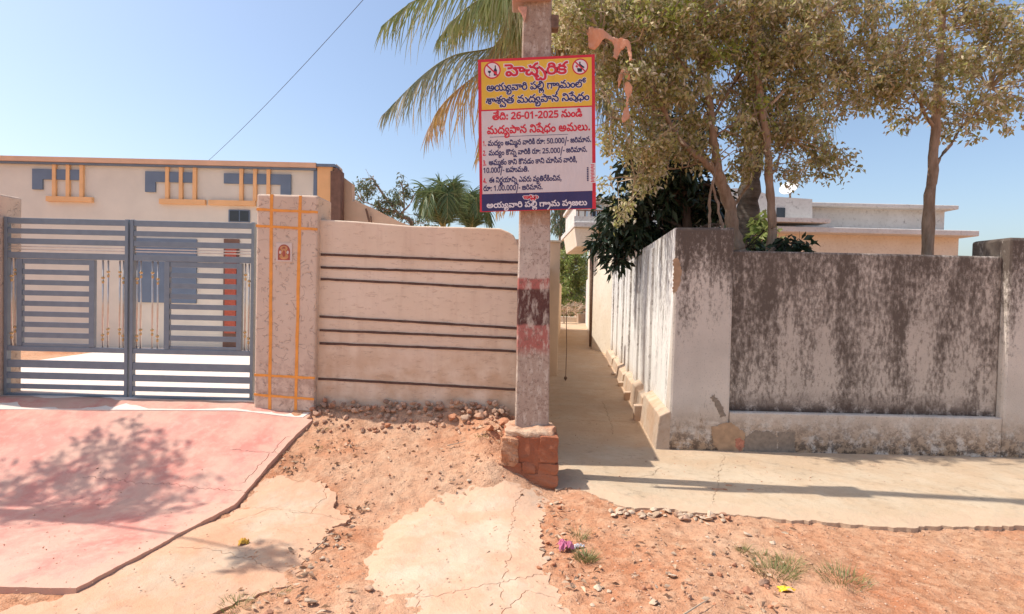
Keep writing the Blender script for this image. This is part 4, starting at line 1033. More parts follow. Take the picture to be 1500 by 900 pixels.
'ma':[1058,[121,106,104,106,78,112,56,127,49,141,91,148,98,134,112,125,123,125,132,125,150,131,167,141,183,151,198,162,228,175,260,181,281,181,285,162,266,162,244,157,224,147,211,139,201,132,184,122,160,112,134,106],[241,-3,218,-3,182,6,152,22,137,33,122,43,100,52,87,52,72,52,54,43,55,34,54,26,72,16,91,16,108,16,130,26,139,35,165,20,154,14,134,3,108,-3,89,-3,60,-3,28,8,14,25,15,34,14,46,34,62,66,70,85,70,104,70,132,64,158,51,175,40,188,32,208,21,230,17,245,17,270,17,296,33,297,48,296,62,274,84,232,99,178,106,147,106,123,106,165,125,218,123,296,103,338,70,339,48,338,34,316,10,274,-3],[415,-3,380,-3,330,14,311,28,331,44,344,35,372,23,402,17,419,17,444,17,470,33,471,48,470,63,446,84,408,100,383,106,401,125,432,118,482,96,512,68,513,50,512,25,462,-3]],
'm':[507,[17,52,16,68,44,92,94,107,127,107,160,107,210,93,236,68,237,52,236,36,210,12,160,-3,127,-3,92,-3,44,12,16,36],[59,52,58,37,92,16,127,16,150,16,180,26,196,42,197,52,196,67,160,88,127,88,104,88,74,78,58,62]],
'loo':[1029,[179,-3,126,-3,54,15,18,47,19,67,18,86,44,112,86,125,113,125,128,125,152,120,168,112,178,100,179,93,178,78,140,59,101,59,84,59,56,64,36,72,29,76,41,92,44,89,60,82,82,76,99,76,118,76,140,85,141,92,140,100,124,107,111,107,86,107,56,88,57,71,57,66,56,56,72,39,100,25,146,17,177,17,230,17,296,39,297,63,296,80,262,104,239,109,259,125,269,125,292,116,322,97,336,75,337,62,336,44,304,14,236,-3],[455,105,436,105,408,110,392,120,384,130,385,136,384,144,394,156,403,161,447,162,432,156,422,144,423,138,422,131,440,122,457,122,472,122,488,131,489,138,488,148,462,156,441,156,389,156,364,156,340,143,337,133,299,133,294,144,268,156,253,156,245,156,226,156,208,148,209,141,208,136,214,129,232,125,249,125,263,125,263,106,249,106,224,106,186,114,166,130,167,142,166,152,186,166,220,175,245,175,247,175,264,175,290,171,312,161,323,152,315,153,320,160,340,170,370,175,393,175,415,175,448,175,488,171,501,166,512,162,524,148,525,138,524,122,486,105],[469,212,498,212,532,200,541,188,503,184,500,187,492,193,478,196,469,196,454,196,434,189,435,182,434,179,444,170,459,165,423,158,408,164,396,177,397,184,396,193,416,206,448,212]],
'shaa':[882,[181,-3,152,-3,120,6,104,22,105,30,104,39,120,53,148,64,165,70,168,72,172,73,175,74,190,80,204,89,205,94,204,100,188,108,169,110,181,120,202,118,230,112,244,104,245,98,244,85,218,70,199,62,180,55,156,45,144,36,145,30,144,25,160,16,181,16,200,16,220,24,221,32,220,44,190,61,142,71,113,71,80,71,56,60,57,52,56,47,60,38,65,35,27,30,20,35,14,48,15,53,14,62,32,79,72,90,109,90,136,90,186,82,211,74,234,67,260,45,261,31,260,15,218,-3],[365,55,344,55,318,60,302,70,294,81,295,86,294,94,304,106,313,111,357,112,342,106,332,94,333,88,332,81,348,72,365,72,382,72,396,81,397,88,396,98,372,106,349,106,47,106,47,125,329,125,348,125,380,123,400,119,411,116,420,112,434,98,435,88,434,72,396,55]],
'sha':[550,[181,-3,152,-3,120,6,104,22,105,30,104,39,120,53,148,64,165,70,168,72,172,73,175,74,190,80,204,89,205,94,204,101,184,107,163,109,181,124,202,123,230,115,244,104,245,98,244,85,218,70,199,62,180,55,156,45,144,36,145,30,144,25,160,16,181,16,200,16,220,24,221,32,220,44,190,61,142,71,113,71,80,71,56,60,57,52,56,47,60,38,65,35,27,30,20,35,14,48,15,53,14,62,32,79,72,90,109,90,136,90,186,82,211,74,234,67,260,45,261,31,260,15,218,-3],[139,106,124,106,96,112,74,127,67,141,109,148,116,134,130,125,141,125,150,125,168,131,185,141,201,151,216,162,244,175,276,181,301,181,303,162,284,162,260,157,242,147,229,139,217,132,204,122,178,112,152,106]],
'_va':[458,[141,-84,124,-84,94,-79,66,-67,51,-57,34,-47,16,-40,3,-40,-8,-40,-24,-47,-23,-54,-24,-60,-10,-68,5,-68,20,-68,40,-58,49,-50,71,-65,62,-70,44,-79,20,-84,3,-84,-20,-84,-48,-76,-60,-61,-59,-53,-60,-44,-44,-31,-16,-23,1,-23,16,-23,40,-28,64,-38,77,-46,90,-53,108,-62,128,-66,143,-66,160,-66,180,-59,188,-47,189,-40,188,-30,174,-12,132,10,93,25,68,35,32,53,16,72,17,83,16,95,38,114,80,125,113,125,136,125,172,118,196,106,206,91,207,83,206,74,194,58,185,52,153,61,160,66,166,75,167,82,166,89,154,100,130,107,111,107,84,107,54,94,55,83,54,75,76,60,112,44,135,35,158,26,194,8,218,-10,228,-28,229,-39,228,-53,208,-73,168,-84]],
'ta':[778,[197,-3,136,-3,56,13,18,42,19,59,18,73,42,94,82,106,109,106,130,106,160,98,176,84,177,75,176,60,134,42,97,42,86,42,66,44,48,48,43,50,45,68,56,64,78,59,93,59,116,59,136,68,137,75,136,82,120,88,107,88,92,88,68,82,54,70,55,62,55,60,54,50,74,33,112,22,164,17,195,17,236,17,290,25,322,39,334,54,335,62,335,72,330,79,306,88,289,88,276,88,256,81,257,73,256,68,272,59,289,59,300,59,320,64,332,73,335,78,343,56,334,52,316,45,296,42,283,42,262,42,232,49,216,63,217,72,216,86,252,102,281,102,284,102,292,102,300,101,305,100,299,100,288,102,256,105,226,107,215,107,225,124,264,122,320,112,354,95,372,74,373,61,372,48,352,24,308,7,242,-3],[205,106,190,106,164,112,142,127,135,141,177,148,182,134,196,125,209,125,218,125,236,131,253,141,267,151,284,162,312,175,344,181,367,181,369,162,352,162,328,157,308,147,297,139,285,132,270,122,244,112,220,106]],
'da':[706,[253,-3,234,-3,204,2,182,13,173,22,181,23,170,12,144,1,116,-3,101,-3,62,-3,18,25,19,50,18,72,56,106,128,125,179,125,228,125,298,106,336,72,337,50,336,33,316,9,278,-3],[249,17,268,17,294,32,295,50,294,67,270,92,220,106,183,106,175,106,136,106,86,92,60,68,61,51,60,32,84,17,105,17,128,17,156,33,157,46,197,46,198,31,230,17],[163,106,148,106,120,112,98,127,91,141,133,148,140,134,154,125,165,125,174,125,192,131,209,141,225,151,240,162,268,175,300,181,325,181,327,162,308,162,284,157,266,147,253,139,241,132,228,122,202,112,176,106]],
'paa':[1031,[243,-3,218,-3,184,6,152,22,137,33,122,43,100,52,87,52,72,52,54,43,55,34,54,26,72,16,91,16,108,16,130,26,139,35,165,20,154,14,134,3,108,-3,89,-3,60,-3,28,8,14,25,15,34,14,46,34,62,66,70,85,70,104,70,132,64,158,51,175,40,188,32,208,21,230,17,245,17,270,17,296,32,297,50,296,67,270,98,249,111,245,117,216,131,156,151,123,159,141,178,168,172,220,156,272,134,293,120,297,114,316,100,338,68,339,50,338,33,316,10,272,-3],[439,55,420,55,392,60,376,70,368,81,369,86,368,94,378,106,387,111,431,112,416,106,406,94,407,88,406,81,424,72,441,72,456,72,472,81,473,88,472,98,446,106,425,106,49,106,49,125,403,125,424,125,454,123,476,119,485,116,496,112,508,98,509,88,508,72,470,55]],
'na':[702,[237,-3,212,-3,178,5,146,21,129,33,118,40,104,49,90,52,83,52,70,52,56,43,57,36,56,27,68,12,81,4,41,-3,28,6,14,24,15,36,14,46,32,62,62,72,83,72,102,72,128,65,152,52,165,44,180,34,202,22,224,17,241,17,264,17,292,33,293,48,292,62,268,84,228,99,172,106,141,106,121,106,159,125,214,123,292,103,334,70,335,48,334,33,312,10,268,-3],[119,106,104,106,76,112,56,127,49,141,89,148,96,134,110,125,121,125,132,125,148,131,165,141,181,151,196,162,226,175,258,181,281,181,283,162,264,162,242,157,222,147,209,139,199,132,184,122,158,112,132,106]],
'ni':[702,[237,-3,212,-3,178,5,146,21,129,33,118,40,104,49,90,52,83,52,70,52,56,43,57,36,56,27,68,12,81,4,41,-3,28,6,14,24,15,36,14,46,32,62,62,72,83,72,102,72,128,65,152,52,165,44,180,34,202,22,224,17,239,17,256,17,280,25,292,43,293,57,292,73,270,106,230,134,178,153,149,156,142,157,130,158,125,158,104,158,84,150,85,144,84,138,100,130,113,130,126,130,144,137,145,146,144,152,134,162,129,166,165,168,170,163,180,150,181,144,180,130,144,113,113,113,90,113,60,122,48,136,49,143,48,154,68,168,104,175,131,175,168,175,242,157,300,124,332,82,333,57,332,36,312,10,268,-3]],
'ssee':[713,[243,-3,218,-3,184,6,152,22,137,33,122,43,100,52,87,52,72,52,54,43,55,34,54,26,72,16,91,16,108,16,130,26,139,35,165,20,154,14,134,3,108,-3,89,-3,60,-3,28,8,14,25,15,34,14,46,34,62,66,70,85,70,104,70,132,64,158,51,175,40,188,32,208,21,230,17,245,17,270,17,296,33,297,48,296,62,274,84,234,100,209,106,229,125,258,118,308,96,338,67,339,50,338,33,316,10,272,-3],[327,-31,304,-31,276,-22,260,-8,261,0,260,4,262,9,265,12,309,12,306,10,304,4,305,2,304,-2,310,-8,320,-12,329,-12,336,-12,352,-8,361,-4,385,-20,370,-26,344,-31],[197,138,196,130,184,118,177,115,166,110,132,106,105,106,73,106,73,125,111,125,126,125,144,127,149,129,152,130,156,135,157,138,156,141,152,146,149,148,142,150,128,152,111,152,-7,152,-7,171,109,171,134,171,166,167,179,162,186,158,196,147],[145,208,174,208,208,195,217,184,181,179,176,183,168,188,154,192,145,192,130,192,110,184,111,178,110,174,120,166,137,160,99,154,84,160,72,172,73,180,72,189,92,201,124,208]],
'dha':[706,[253,-3,234,-3,204,2,182,13,173,22,181,23,170,12,144,1,116,-3,101,-3,62,-3,18,25,19,50,18,72,56,106,128,125,179,125,228,125,298,106,336,72,337,50,336,33,316,9,278,-3],[249,17,268,17,294,32,295,50,294,67,270,92,220,106,183,106,175,106,136,106,86,92,60,68,61,51,60,32,84,17,105,17,128,17,156,33,157,46,197,46,198,31,230,17],[155,-31,159,4,197,4,201,-31],[163,106,148,106,120,112,98,127,91,141,133,148,140,134,154,125,165,125,174,125,192,131,209,141,225,151,240,162,268,175,300,181,325,181,327,162,308,162,284,157,266,147,253,139,241,132,228,122,202,112,176,106]],
'tee':[778,[347,138,346,130,332,119,325,116,312,111,274,106,245,106,181,106,181,125,261,125,276,125,292,127,297,129,300,130,304,135,305,138,304,141,300,146,297,148,292,150,276,152,261,152,79,152,79,171,257,171,284,171,316,167,327,162,336,158,346,147],[293,208,324,208,358,195,367,184,329,179,326,183,316,188,304,192,293,192,280,192,260,184,261,178,260,174,268,166,285,160,249,154,234,160,222,172,223,180,222,189,240,201,272,208],[197,-3,136,-3,56,13,18,42,19,59,18,73,42,94,82,106,109,106,130,106,160,98,176,84,177,75,176,60,134,42,97,42,86,42,66,44,48,48,43,50,45,68,56,64,78,59,93,59,116,59,136,68,137,75,136,82,120,88,107,88,92,88,68,82,54,69,55,62,55,60,54,50,74,33,112,22,164,17,195,17,236,17,290,25,322,39,334,54,335,62,335,72,330,79,306,88,289,88,276,88,256,81,257,73,256,68,272,59,289,59,300,59,320,64,332,73,335,78,343,56,334,52,316,45,296,42,283,42,262,42,232,49,216,63,217,72,216,86,252,102,281,102,284,102,292,102,300,101,305,100,299,100,288,102,258,106,228,108,219,108,225,124,264,122,320,111,354,94,372,74,373,61,372,48,352,24,308,7,242,-3]],
'di':[706,[165,171,204,171,256,156,284,132,285,117,284,113,282,104,281,101,247,110,246,111,246,112,247,114,246,122,232,140,196,152,165,152,136,152,112,142,113,135,112,129,124,120,135,117,91,112,82,117,72,129,73,136,72,145,92,161,132,171],[253,-3,234,-3,204,2,182,13,173,22,181,23,170,12,144,1,116,-3,101,-3,62,-3,18,25,19,50,18,72,56,106,128,125,179,125,228,125,298,106,336,72,337,50,336,33,316,9,278,-3],[249,17,268,17,294,32,295,50,294,67,270,92,220,106,183,106,175,106,136,106,86,92,60,68,61,51,60,32,84,17,105,17,128,17,156,33,157,46,197,46,198,31,230,17]],
':':[268,[37,14,36,23,54,31,67,31,80,31,98,23,99,14,98,5,80,-3,67,-3,54,-3,36,5],[37,97,36,106,54,114,67,114,80,114,98,106,99,97,98,88,80,80,67,80,54,80,36,88]],
'2':[572,[261,0,25,0,25,18,119,60,146,73,184,92,202,110,203,120,202,128,186,140,156,146,139,146,112,146,72,138,53,130,29,144,42,150,76,160,116,165,139,165,172,165,220,155,246,136,247,122,246,110,224,88,186,66,161,54,85,21,85,20,261,20]],
'6':[572,[29,70,28,87,40,121,76,149,140,165,193,165,202,165,228,164,237,163,237,144,226,146,204,147,193,147,156,147,112,137,84,119,72,95,73,82,73,82,80,88,102,97,136,103,159,103,190,103,236,92,262,69,263,53,262,36,234,11,184,-2,149,-2,124,-2,80,6,46,24,28,51],[149,16,180,16,220,34,221,53,220,68,186,86,151,86,126,86,90,77,72,64,73,57,72,50,80,35,100,23,128,16]],
'-':[322,[21,54,21,73,141,73,141,54]],
'0':[572,[263,82,262,62,248,30,220,9,174,-2,143,-2,102,-2,50,18,24,55,25,82,24,108,48,145,100,165,143,165,182,165,236,146,262,108],[69,82,68,60,82,31,116,16,143,16,170,16,204,30,218,60,219,82,218,103,204,132,170,146,143,146,116,146,82,132,68,103]],
'1':[572,[179,0,137,0,137,110,136,121,136,135,139,142,130,138,116,131,105,127,69,112,45,126,141,164,179,164]],
'5':[572,[137,100,172,100,228,89,258,68,259,52,258,35,226,11,166,-2,125,-2,96,-2,48,2,33,7,33,28,50,22,102,16,127,16,152,16,192,24,214,39,215,50,214,66,172,82,125,82,110,82,72,80,63,78,41,85,55,163,233,163,233,143,91,143,83,98,90,99,118,100]],
'+u':[346,[59,-3,24,-3,-26,14,-45,28,-25,44,-12,35,16,23,46,17,63,17,88,17,114,33,115,48,114,63,90,84,52,100,27,106,45,125,76,118,126,96,156,68,157,50,156,25,106,-3]],
'ddi':[740,[273,-3,246,-3,206,3,182,14,173,21,181,23,170,12,144,1,116,-3,101,-3,62,-3,18,24,19,48,18,73,60,107,138,125,193,125,218,125,264,120,302,112,321,106,297,90,280,95,246,102,210,106,189,106,148,106,90,93,60,68,61,49,60,32,84,17,105,17,128,17,156,33,157,46,197,46,196,36,214,22,233,19,240,17,262,16,277,16,296,16,316,24,317,32,316,40,296,47,283,47,268,47,250,40,251,31,250,25,260,15,267,12,235,9,226,14,214,27,215,35,214,49,252,66,285,66,306,66,338,58,356,43,357,34,356,24,344,10,320,2,290,-3],[185,108,166,108,134,112,121,114,133,130,142,128,166,125,183,125,196,125,220,129,234,139,235,149,235,150,234,161,204,177,183,177,168,177,150,171,151,166,150,161,160,156,172,154,179,154,200,154,224,164,237,172,255,162,248,156,228,146,200,139,181,139,162,139,132,144,114,156,115,165,114,178,152,193,183,193,210,193,248,181,268,161,269,149,268,127,220,108]],
'la':[709,[179,-3,126,-3,54,15,18,47,19,67,18,86,44,112,86,125,113,125,132,125,162,117,178,103,179,93,178,83,162,68,128,59,101,59,84,59,56,64,36,72,29,76,41,92,44,89,60,82,82,76,99,76,118,76,140,85,141,92,140,100,124,107,111,107,86,107,56,88,57,71,57,66,56,56,72,39,100,25,146,17,177,17,232,17,296,40,297,61,296,76,264,99,229,106,249,125,290,116,336,84,337,62,336,44,304,14,234,-3]],
'.':[268,[37,14,36,23,54,31,67,31,80,31,98,23,99,14,98,5,80,-3,67,-3,54,-3,36,5]],
'mi':[1058,[241,-3,218,-3,182,6,152,22,137,33,122,43,100,52,87,52,72,52,54,43,55,34,54,26,72,16,91,16,108,16,130,26,139,35,165,20,154,14,134,3,108,-3,89,-3,60,-3,28,8,14,25,15,34,14,46,34,62,66,70,85,70,104,70,132,64,158,51,175,40,188,32,208,21,230,17,245,17,260,17,284,24,296,42,297,56,296,73,274,106,236,134,184,153,155,156,148,157,134,158,129,158,110,158,90,150,91,144,90,138,104,130,119,130,132,130,148,137,149,146,148,152,140,162,133,166,169,168,176,163,184,150,185,144,184,130,150,113,119,113,94,113,66,122,52,136,53,143,52,154,72,168,110,175,135,175,174,175,248,157,304,124,338,81,339,56,338,36,316,10,272,-3],[415,-3,380,-3,330,14,311,28,331,44,344,35,372,23,402,17,419,17,444,17,470,33,471,48,470,63,446,84,408,100,383,106,401,125,432,118,482,96,512,68,513,50,512,25,462,-3]],
'_ma':[259,[57,-96,20,-96,-34,-84,-64,-61,-63,-44,-64,-30,-36,-6,12,8,43,10,44,10,52,10,57,10,78,10,114,2,136,-13,137,-24,136,-37,100,-54,71,-54,50,-54,20,-46,4,-32,5,-21,4,-16,12,-6,17,-2,16,0,18,2,19,3,26,10,46,25,64,40,74,56,75,65,74,79,40,99,5,107,23,125,68,115,114,83,115,66,114,57,102,38,80,18,65,6,62,6,60,3,59,2,50,-4,40,-15,41,-20,40,-29,54,-37,71,-37,84,-37,100,-30,101,-24,100,-14,74,-6,57,-6,48,-6,38,-6,33,-7,32,-7,26,-7,25,-8,10,-10,-12,-20,-26,-34,-25,-44,-26,-60,16,-78,57,-78,86,-78,138,-69,157,-58,189,-70,160,-84,92,-96]],
'ki':[522,[133,-3,100,-3,48,6,16,24,9,36,53,42,56,34,76,23,108,17,135,17,160,17,190,22,204,30,205,35,204,40,194,48,170,52,149,53,117,54,90,56,52,60,41,64,30,68,18,81,19,89,18,100,42,116,90,125,127,125,160,125,204,119,232,104,243,90,201,84,194,92,178,102,148,106,127,106,100,106,72,102,60,94,61,90,60,83,82,75,117,74,155,72,180,72,212,66,225,62,234,57,246,44,247,36,246,23,220,6,170,-3],[119,108,100,108,68,112,55,114,69,130,76,128,100,125,117,125,130,125,154,129,168,139,169,149,169,150,168,161,138,177,117,177,102,177,84,171,85,166,84,161,94,156,108,154,113,154,134,154,160,164,171,172,189,162,182,156,164,146,136,139,115,139,96,139,68,144,48,156,49,165,48,178,86,193,117,193,144,193,182,181,204,161,205,149,204,127,156,108]],
'ra':[593,[19,59,18,78,50,108,108,125,149,125,188,125,246,109,280,79,281,59,280,41,248,12,188,-3,149,-3,108,-3,50,12,18,40],[61,62,60,42,104,17,149,17,178,17,218,28,238,48,239,60,238,73,218,94,178,106,149,106,118,106,78,94,60,74],[133,106,118,106,92,112,70,127,63,141,105,148,110,134,124,125,137,125,146,125,164,131,181,141,195,151,212,162,240,175,272,181,295,181,297,162,280,162,256,157,236,147,225,139,213,132,198,122,172,112,148,106]],
'+uu':[668,[59,-3,24,-3,-26,14,-45,28,-25,44,-12,35,16,23,44,17,61,17,88,17,114,33,115,47,114,61,90,83,50,100,27,106,45,125,50,124,64,120,69,118,81,112,100,105,136,86,156,62,157,48,156,25,106,-3],[257,55,238,55,212,60,196,70,188,81,189,86,188,94,196,106,205,111,249,112,236,106,224,94,225,88,224,81,242,72,259,72,276,72,290,81,291,88,290,98,264,106,243,106,41,106,45,125,221,125,242,125,272,123,294,119,305,116,314,112,326,98,327,88,326,72,288,55]],
'/':[436,[205,193,59,-90,15,-90,161,193]],
'ja':[731,[265,-3,246,-3,216,2,192,13,185,22,193,22,180,12,152,1,122,-3,103,-3,76,-3,38,7,20,23,21,32,20,43,36,57,70,68,95,72,116,76,140,84,141,93,140,97,132,103,116,107,103,107,80,107,60,98,61,91,60,88,62,82,65,81,27,76,22,79,18,88,19,94,18,102,36,116,72,125,103,125,132,125,166,115,180,100,181,92,180,83,164,70,136,60,115,56,88,51,62,41,63,33,62,26,82,17,105,17,124,17,152,24,166,38,169,46,209,46,208,31,240,17,265,17,288,17,308,27,309,36,308,41,302,51,297,55,335,63,340,58,350,42,351,34,350,22,330,6,292,-3],[337,94,336,81,296,63,257,63,228,63,188,70,158,83,151,89,169,104,182,92,232,82,257,82,270,82,288,85,296,90,297,94,296,101,276,106,261,106,252,106,236,105,231,105,225,123,232,124,252,125,265,125,282,125,316,120,336,106]],
'maa':[1379,[241,-3,218,-3,182,6,152,22,137,33,122,43,100,52,87,52,72,52,54,43,55,34,54,26,72,16,91,16,108,16,130,26,139,35,165,20,154,14,134,3,108,-3,89,-3,60,-3,28,8,14,25,15,34,14,46,34,62,66,70,85,70,104,70,132,64,158,51,175,40,188,32,208,21,230,17,245,17,270,17,296,33,297,48,296,62,274,84,232,99,178,106,147,106,123,106,165,125,218,123,296,103,338,70,339,48,338,34,316,10,274,-3],[415,-3,380,-3,330,14,311,28,331,44,344,35,372,23,400,17,417,17,442,17,470,33,471,47,470,61,446,83,406,100,383,106,401,125,404,124,420,120,425,118,435,112,456,105,490,86,512,62,513,48,512,25,460,-3],[613,55,592,55,566,60,550,70,544,81,545,86,544,94,552,106,561,111,605,112,592,106,580,94,581,88,580,81,596,72,615,72,632,72,646,81,647,88,646,98,620,106,597,106,397,106,401,125,577,125,598,125,628,123,650,119,659,116,668,112,682,98,683,88,682,72,644,55],[121,106,104,106,78,112,56,127,49,141,91,148,98,134,112,125,123,125,132,125,150,131,167,141,183,151,198,162,228,175,260,181,281,181,285,162,266,162,244,157,224,147,211,139,201,132,184,122,160,112,134,106]],
'ko':[772,[133,-3,100,-3,48,6,16,24,9,36,53,42,56,34,76,23,108,17,135,17,160,17,190,22,204,30,205,35,204,40,194,48,170,52,149,53,117,54,90,56,52,60,41,64,30,68,18,81,19,89,18,100,42,116,90,125,127,125,160,125,204,119,232,104,243,90,201,84,194,92,178,102,148,106,127,106,100,106,72,102,60,94,61,90,60,83,82,75,117,74,155,72,180,72,212,66,225,62,234,57,246,44,247,36,246,23,220,6,170,-3],[325,105,306,105,280,110,264,120,256,130,257,136,256,144,266,156,273,161,317,162,304,156,292,144,293,138,292,131,310,122,329,122,344,122,360,131,361,138,360,148,334,156,311,156,249,156,224,156,200,143,199,133,159,133,156,144,128,156,113,156,105,156,84,156,66,148,67,141,66,136,74,129,92,125,109,125,123,125,123,106,107,106,82,106,46,114,24,130,25,142,24,156,68,175,103,175,107,175,124,175,152,171,174,161,183,152,175,153,182,160,200,170,230,175,253,175,285,175,320,175,358,171,373,166,382,162,396,148,397,138,396,122,358,105]],
'_na':[346,[165,-84,150,-84,128,-80,100,-68,83,-58,58,-46,30,-32,6,-27,-7,-27,-26,-27,-50,-36,-49,-46,-50,-56,-20,-66,5,-66,40,-66,92,-51,120,-20,121,2,120,23,94,61,36,94,-7,108,13,125,84,104,160,40,161,2,160,-17,136,-50,115,-62,94,-72,38,-84,5,-84,-24,-84,-66,-75,-88,-58,-87,-46,-88,-36,-70,-19,-36,-9,-7,-9,14,-9,48,-17,84,-34,109,-46,122,-54,142,-63,158,-66,165,-66,176,-66,190,-62,199,-58,221,-70,208,-78,182,-84]],
'kaa':[867,[133,-3,100,-3,48,6,16,24,9,36,53,42,56,34,76,23,108,17,135,17,160,17,190,22,204,30,205,35,204,40,194,48,170,52,149,53,117,54,90,56,52,60,41,64,30,68,18,81,19,89,18,100,50,114,100,120,127,120,160,120,204,116,232,102,243,90,201,84,194,92,178,102,148,106,127,106,100,106,72,102,60,94,61,90,60,83,82,75,117,74,155,72,180,72,212,66,225,62,234,57,246,44,247,36,246,23,220,6,170,-3],[357,55,336,55,310,60,294,70,288,81,289,86,288,94,296,106,305,111,349,112,336,106,324,94,325,88,324,81,340,72,359,72,376,72,390,81,391,88,390,98,364,106,341,106,173,106,127,107,83,106,21,106,21,125,321,125,342,125,372,123,394,119,403,116,412,112,426,98,427,88,426,72,388,55]],
'dda':[740,[273,-3,246,-3,206,3,182,14,173,21,181,23,170,12,144,1,116,-3,101,-3,62,-3,18,24,19,48,18,73,60,107,138,125,193,125,218,125,264,120,302,112,321,106,297,90,280,95,246,102,210,106,189,106,148,106,90,93,60,68,61,49,60,32,84,17,105,17,128,17,156,33,157,46,197,46,196,36,214,22,233,19,240,17,262,16,277,16,296,16,316,24,317,32,316,40,296,47,283,47,268,47,250,40,251,31,250,25,260,15,267,12,235,9,226,14,214,27,215,35,214,49,252,66,285,66,306,66,338,58,356,43,357,34,356,24,344,10,320,2,290,-3],[173,106,158,106,132,112,108,127,101,141,143,148,150,134,164,125,177,125,184,125,202,131,219,141,235,151,252,162,280,175,312,181,335,181,337,162,320,162,296,157,276,147,265,139,253,132,238,122,212,112,188,106]],
'si':[702,[237,-3,212,-3,178,5,146,21,129,33,118,40,104,49,90,52,83,52,70,52,56,43,57,36,56,27,68,12,81,4,41,-3,28,6,14,24,15,36,14,46,32,62,62,72,83,72,102,72,128,65,152,52,165,44,180,34,200,22,224,17,241,17,264,17,292,33,293,48,292,63,268,84,228,100,205,106,225,125,254,118,304,96,334,67,335,50,334,33,312,10,268,-3],[109,108,88,108,58,112,43,114,57,130,66,128,90,125,105,125,120,125,144,129,156,139,157,149,157,150,156,161,128,177,107,177,90,177,74,171,75,166,74,161,84,156,96,154,103,154,124,154,148,164,161,172,177,162,172,156,152,146,124,139,105,139,86,139,56,144,38,156,39,165,38,178,74,193,107,193,132,193,172,181,192,161,193,149,192,127,144,108]],
',':[268,[93,29,97,26,92,18,78,-3,60,-23,53,-32,21,-32,26,-23,36,-1,44,20,47,29]],
'ba':[750,[267,-3,248,-3,218,2,194,13,183,22,193,22,180,12,152,1,122,-3,103,-3,76,-3,38,7,20,23,21,32,20,43,36,57,70,68,95,72,116,76,140,84,141,93,140,97,132,103,116,107,103,107,80,107,60,98,61,91,60,88,62,82,65,81,27,76,22,79,18,88,19,94,18,102,36,116,72,125,103,125,132,125,166,115,180,100,181,92,180,83,164,70,136,60,115,56,88,51,62,41,63,33,62,26,82,17,105,17,124,17,152,24,166,38,169,46,209,46,208,36,224,23,248,17,263,17,290,17,316,33,317,48,316,63,292,84,252,100,229,106,247,125,278,118,328,96,358,68,359,50,358,33,336,9,294,-3]],
'ha':[1033,[243,-3,218,-3,184,6,152,22,137,33,122,43,100,52,87,52,72,52,54,43,55,34,54,26,72,16,91,16,108,16,130,26,139,35,165,20,154,14,134,3,108,-3,89,-3,60,-3,28,8,14,25,15,34,14,46,34,62,66,70,85,70,104,70,132,64,158,51,175,40,188,32,208,21,230,17,245,17,270,17,296,33,297,47,296,61,272,83,232,100,209,106,229,125,232,124,248,120,253,118,263,112,284,105,318,86,338,62,339,48,338,32,316,10,274,-3],[439,55,420,55,394,60,378,70,370,81,371,86,370,94,380,106,387,111,431,112,418,106,406,94,407,88,406,81,424,72,441,72,458,72,472,81,473,88,472,98,448,106,425,106,223,106,229,125,405,125,424,125,454,123,476,119,487,116,496,112,508,98,509,88,508,72,472,55],[99,106,84,106,58,112,36,127,29,141,69,148,76,134,90,125,103,125,112,125,128,131,145,141,161,151,178,162,206,175,238,181,261,181,265,162,246,162,222,157,202,147,191,139,179,132,164,122,140,112,114,106]],
'ti':[782,[197,-3,136,-3,56,13,18,42,19,59,18,73,42,94,82,106,109,106,130,106,160,98,176,84,177,75,176,60,134,42,97,42,86,42,66,44,48,48,43,50,45,68,56,64,78,59,93,59,116,59,136,68,137,75,136,82,120,88,107,88,92,88,68,82,54,69,55,62,55,60,54,50,74,33,112,22,164,17,195,17,236,17,290,25,322,39,334,54,335,62,335,72,330,79,306,88,289,88,276,88,256,81,257,73,256,68,272,59,289,59,300,59,320,64,332,73,335,78,343,56,334,52,316,45,296,42,283,42,262,42,232,49,216,64,217,74,216,83,232,98,264,106,289,106,304,106,332,100,343,93,357,90,364,85,372,69,373,61,372,48,352,24,308,7,242,-3],[191,172,228,172,292,162,340,143,368,115,369,96,368,92,364,82,363,78,329,87,330,90,332,95,333,97,332,112,298,138,232,155,181,155,158,155,136,147,137,141,136,135,150,127,165,127,178,127,196,134,197,143,196,149,186,159,181,162,217,165,222,160,232,148,233,140,232,127,196,110,165,110,142,110,112,119,100,133,101,140,100,150,120,165,160,172]],
'I':[994,[413,7,388,7,358,16,344,30,345,37,344,42,350,52,360,59,369,62,427,62,400,58,380,46,381,38,380,31,398,23,413,23,430,23,446,32,447,39,446,49,420,58,399,58,17,58,17,76,377,76,396,76,428,74,450,70,461,66,470,62,482,49,483,39,482,24,446,7],[415,121,432,121,460,114,476,102,477,94,476,87,466,76,444,67,433,64,385,70,414,74,440,86,441,92,440,98,428,104,417,104,402,104,384,96,377,90,341,98,352,108,388,121],[47,59,46,78,80,108,138,125,177,125,216,125,276,109,308,79,309,59,308,41,276,12,216,-3,177,-3,138,-3,80,12,46,40],[89,62,88,42,132,17,177,17,208,17,248,28,268,48,269,60,268,73,248,94,208,106,177,106,146,106,106,94,88,74],[161,106,146,106,120,112,98,127,91,141,133,148,140,134,152,125,165,125,174,125,192,131,209,141,225,151,240,162,268,175,300,181,323,181,327,162,308,162,284,157,264,147,253,139,241,132,226,122,202,112,176,106]],
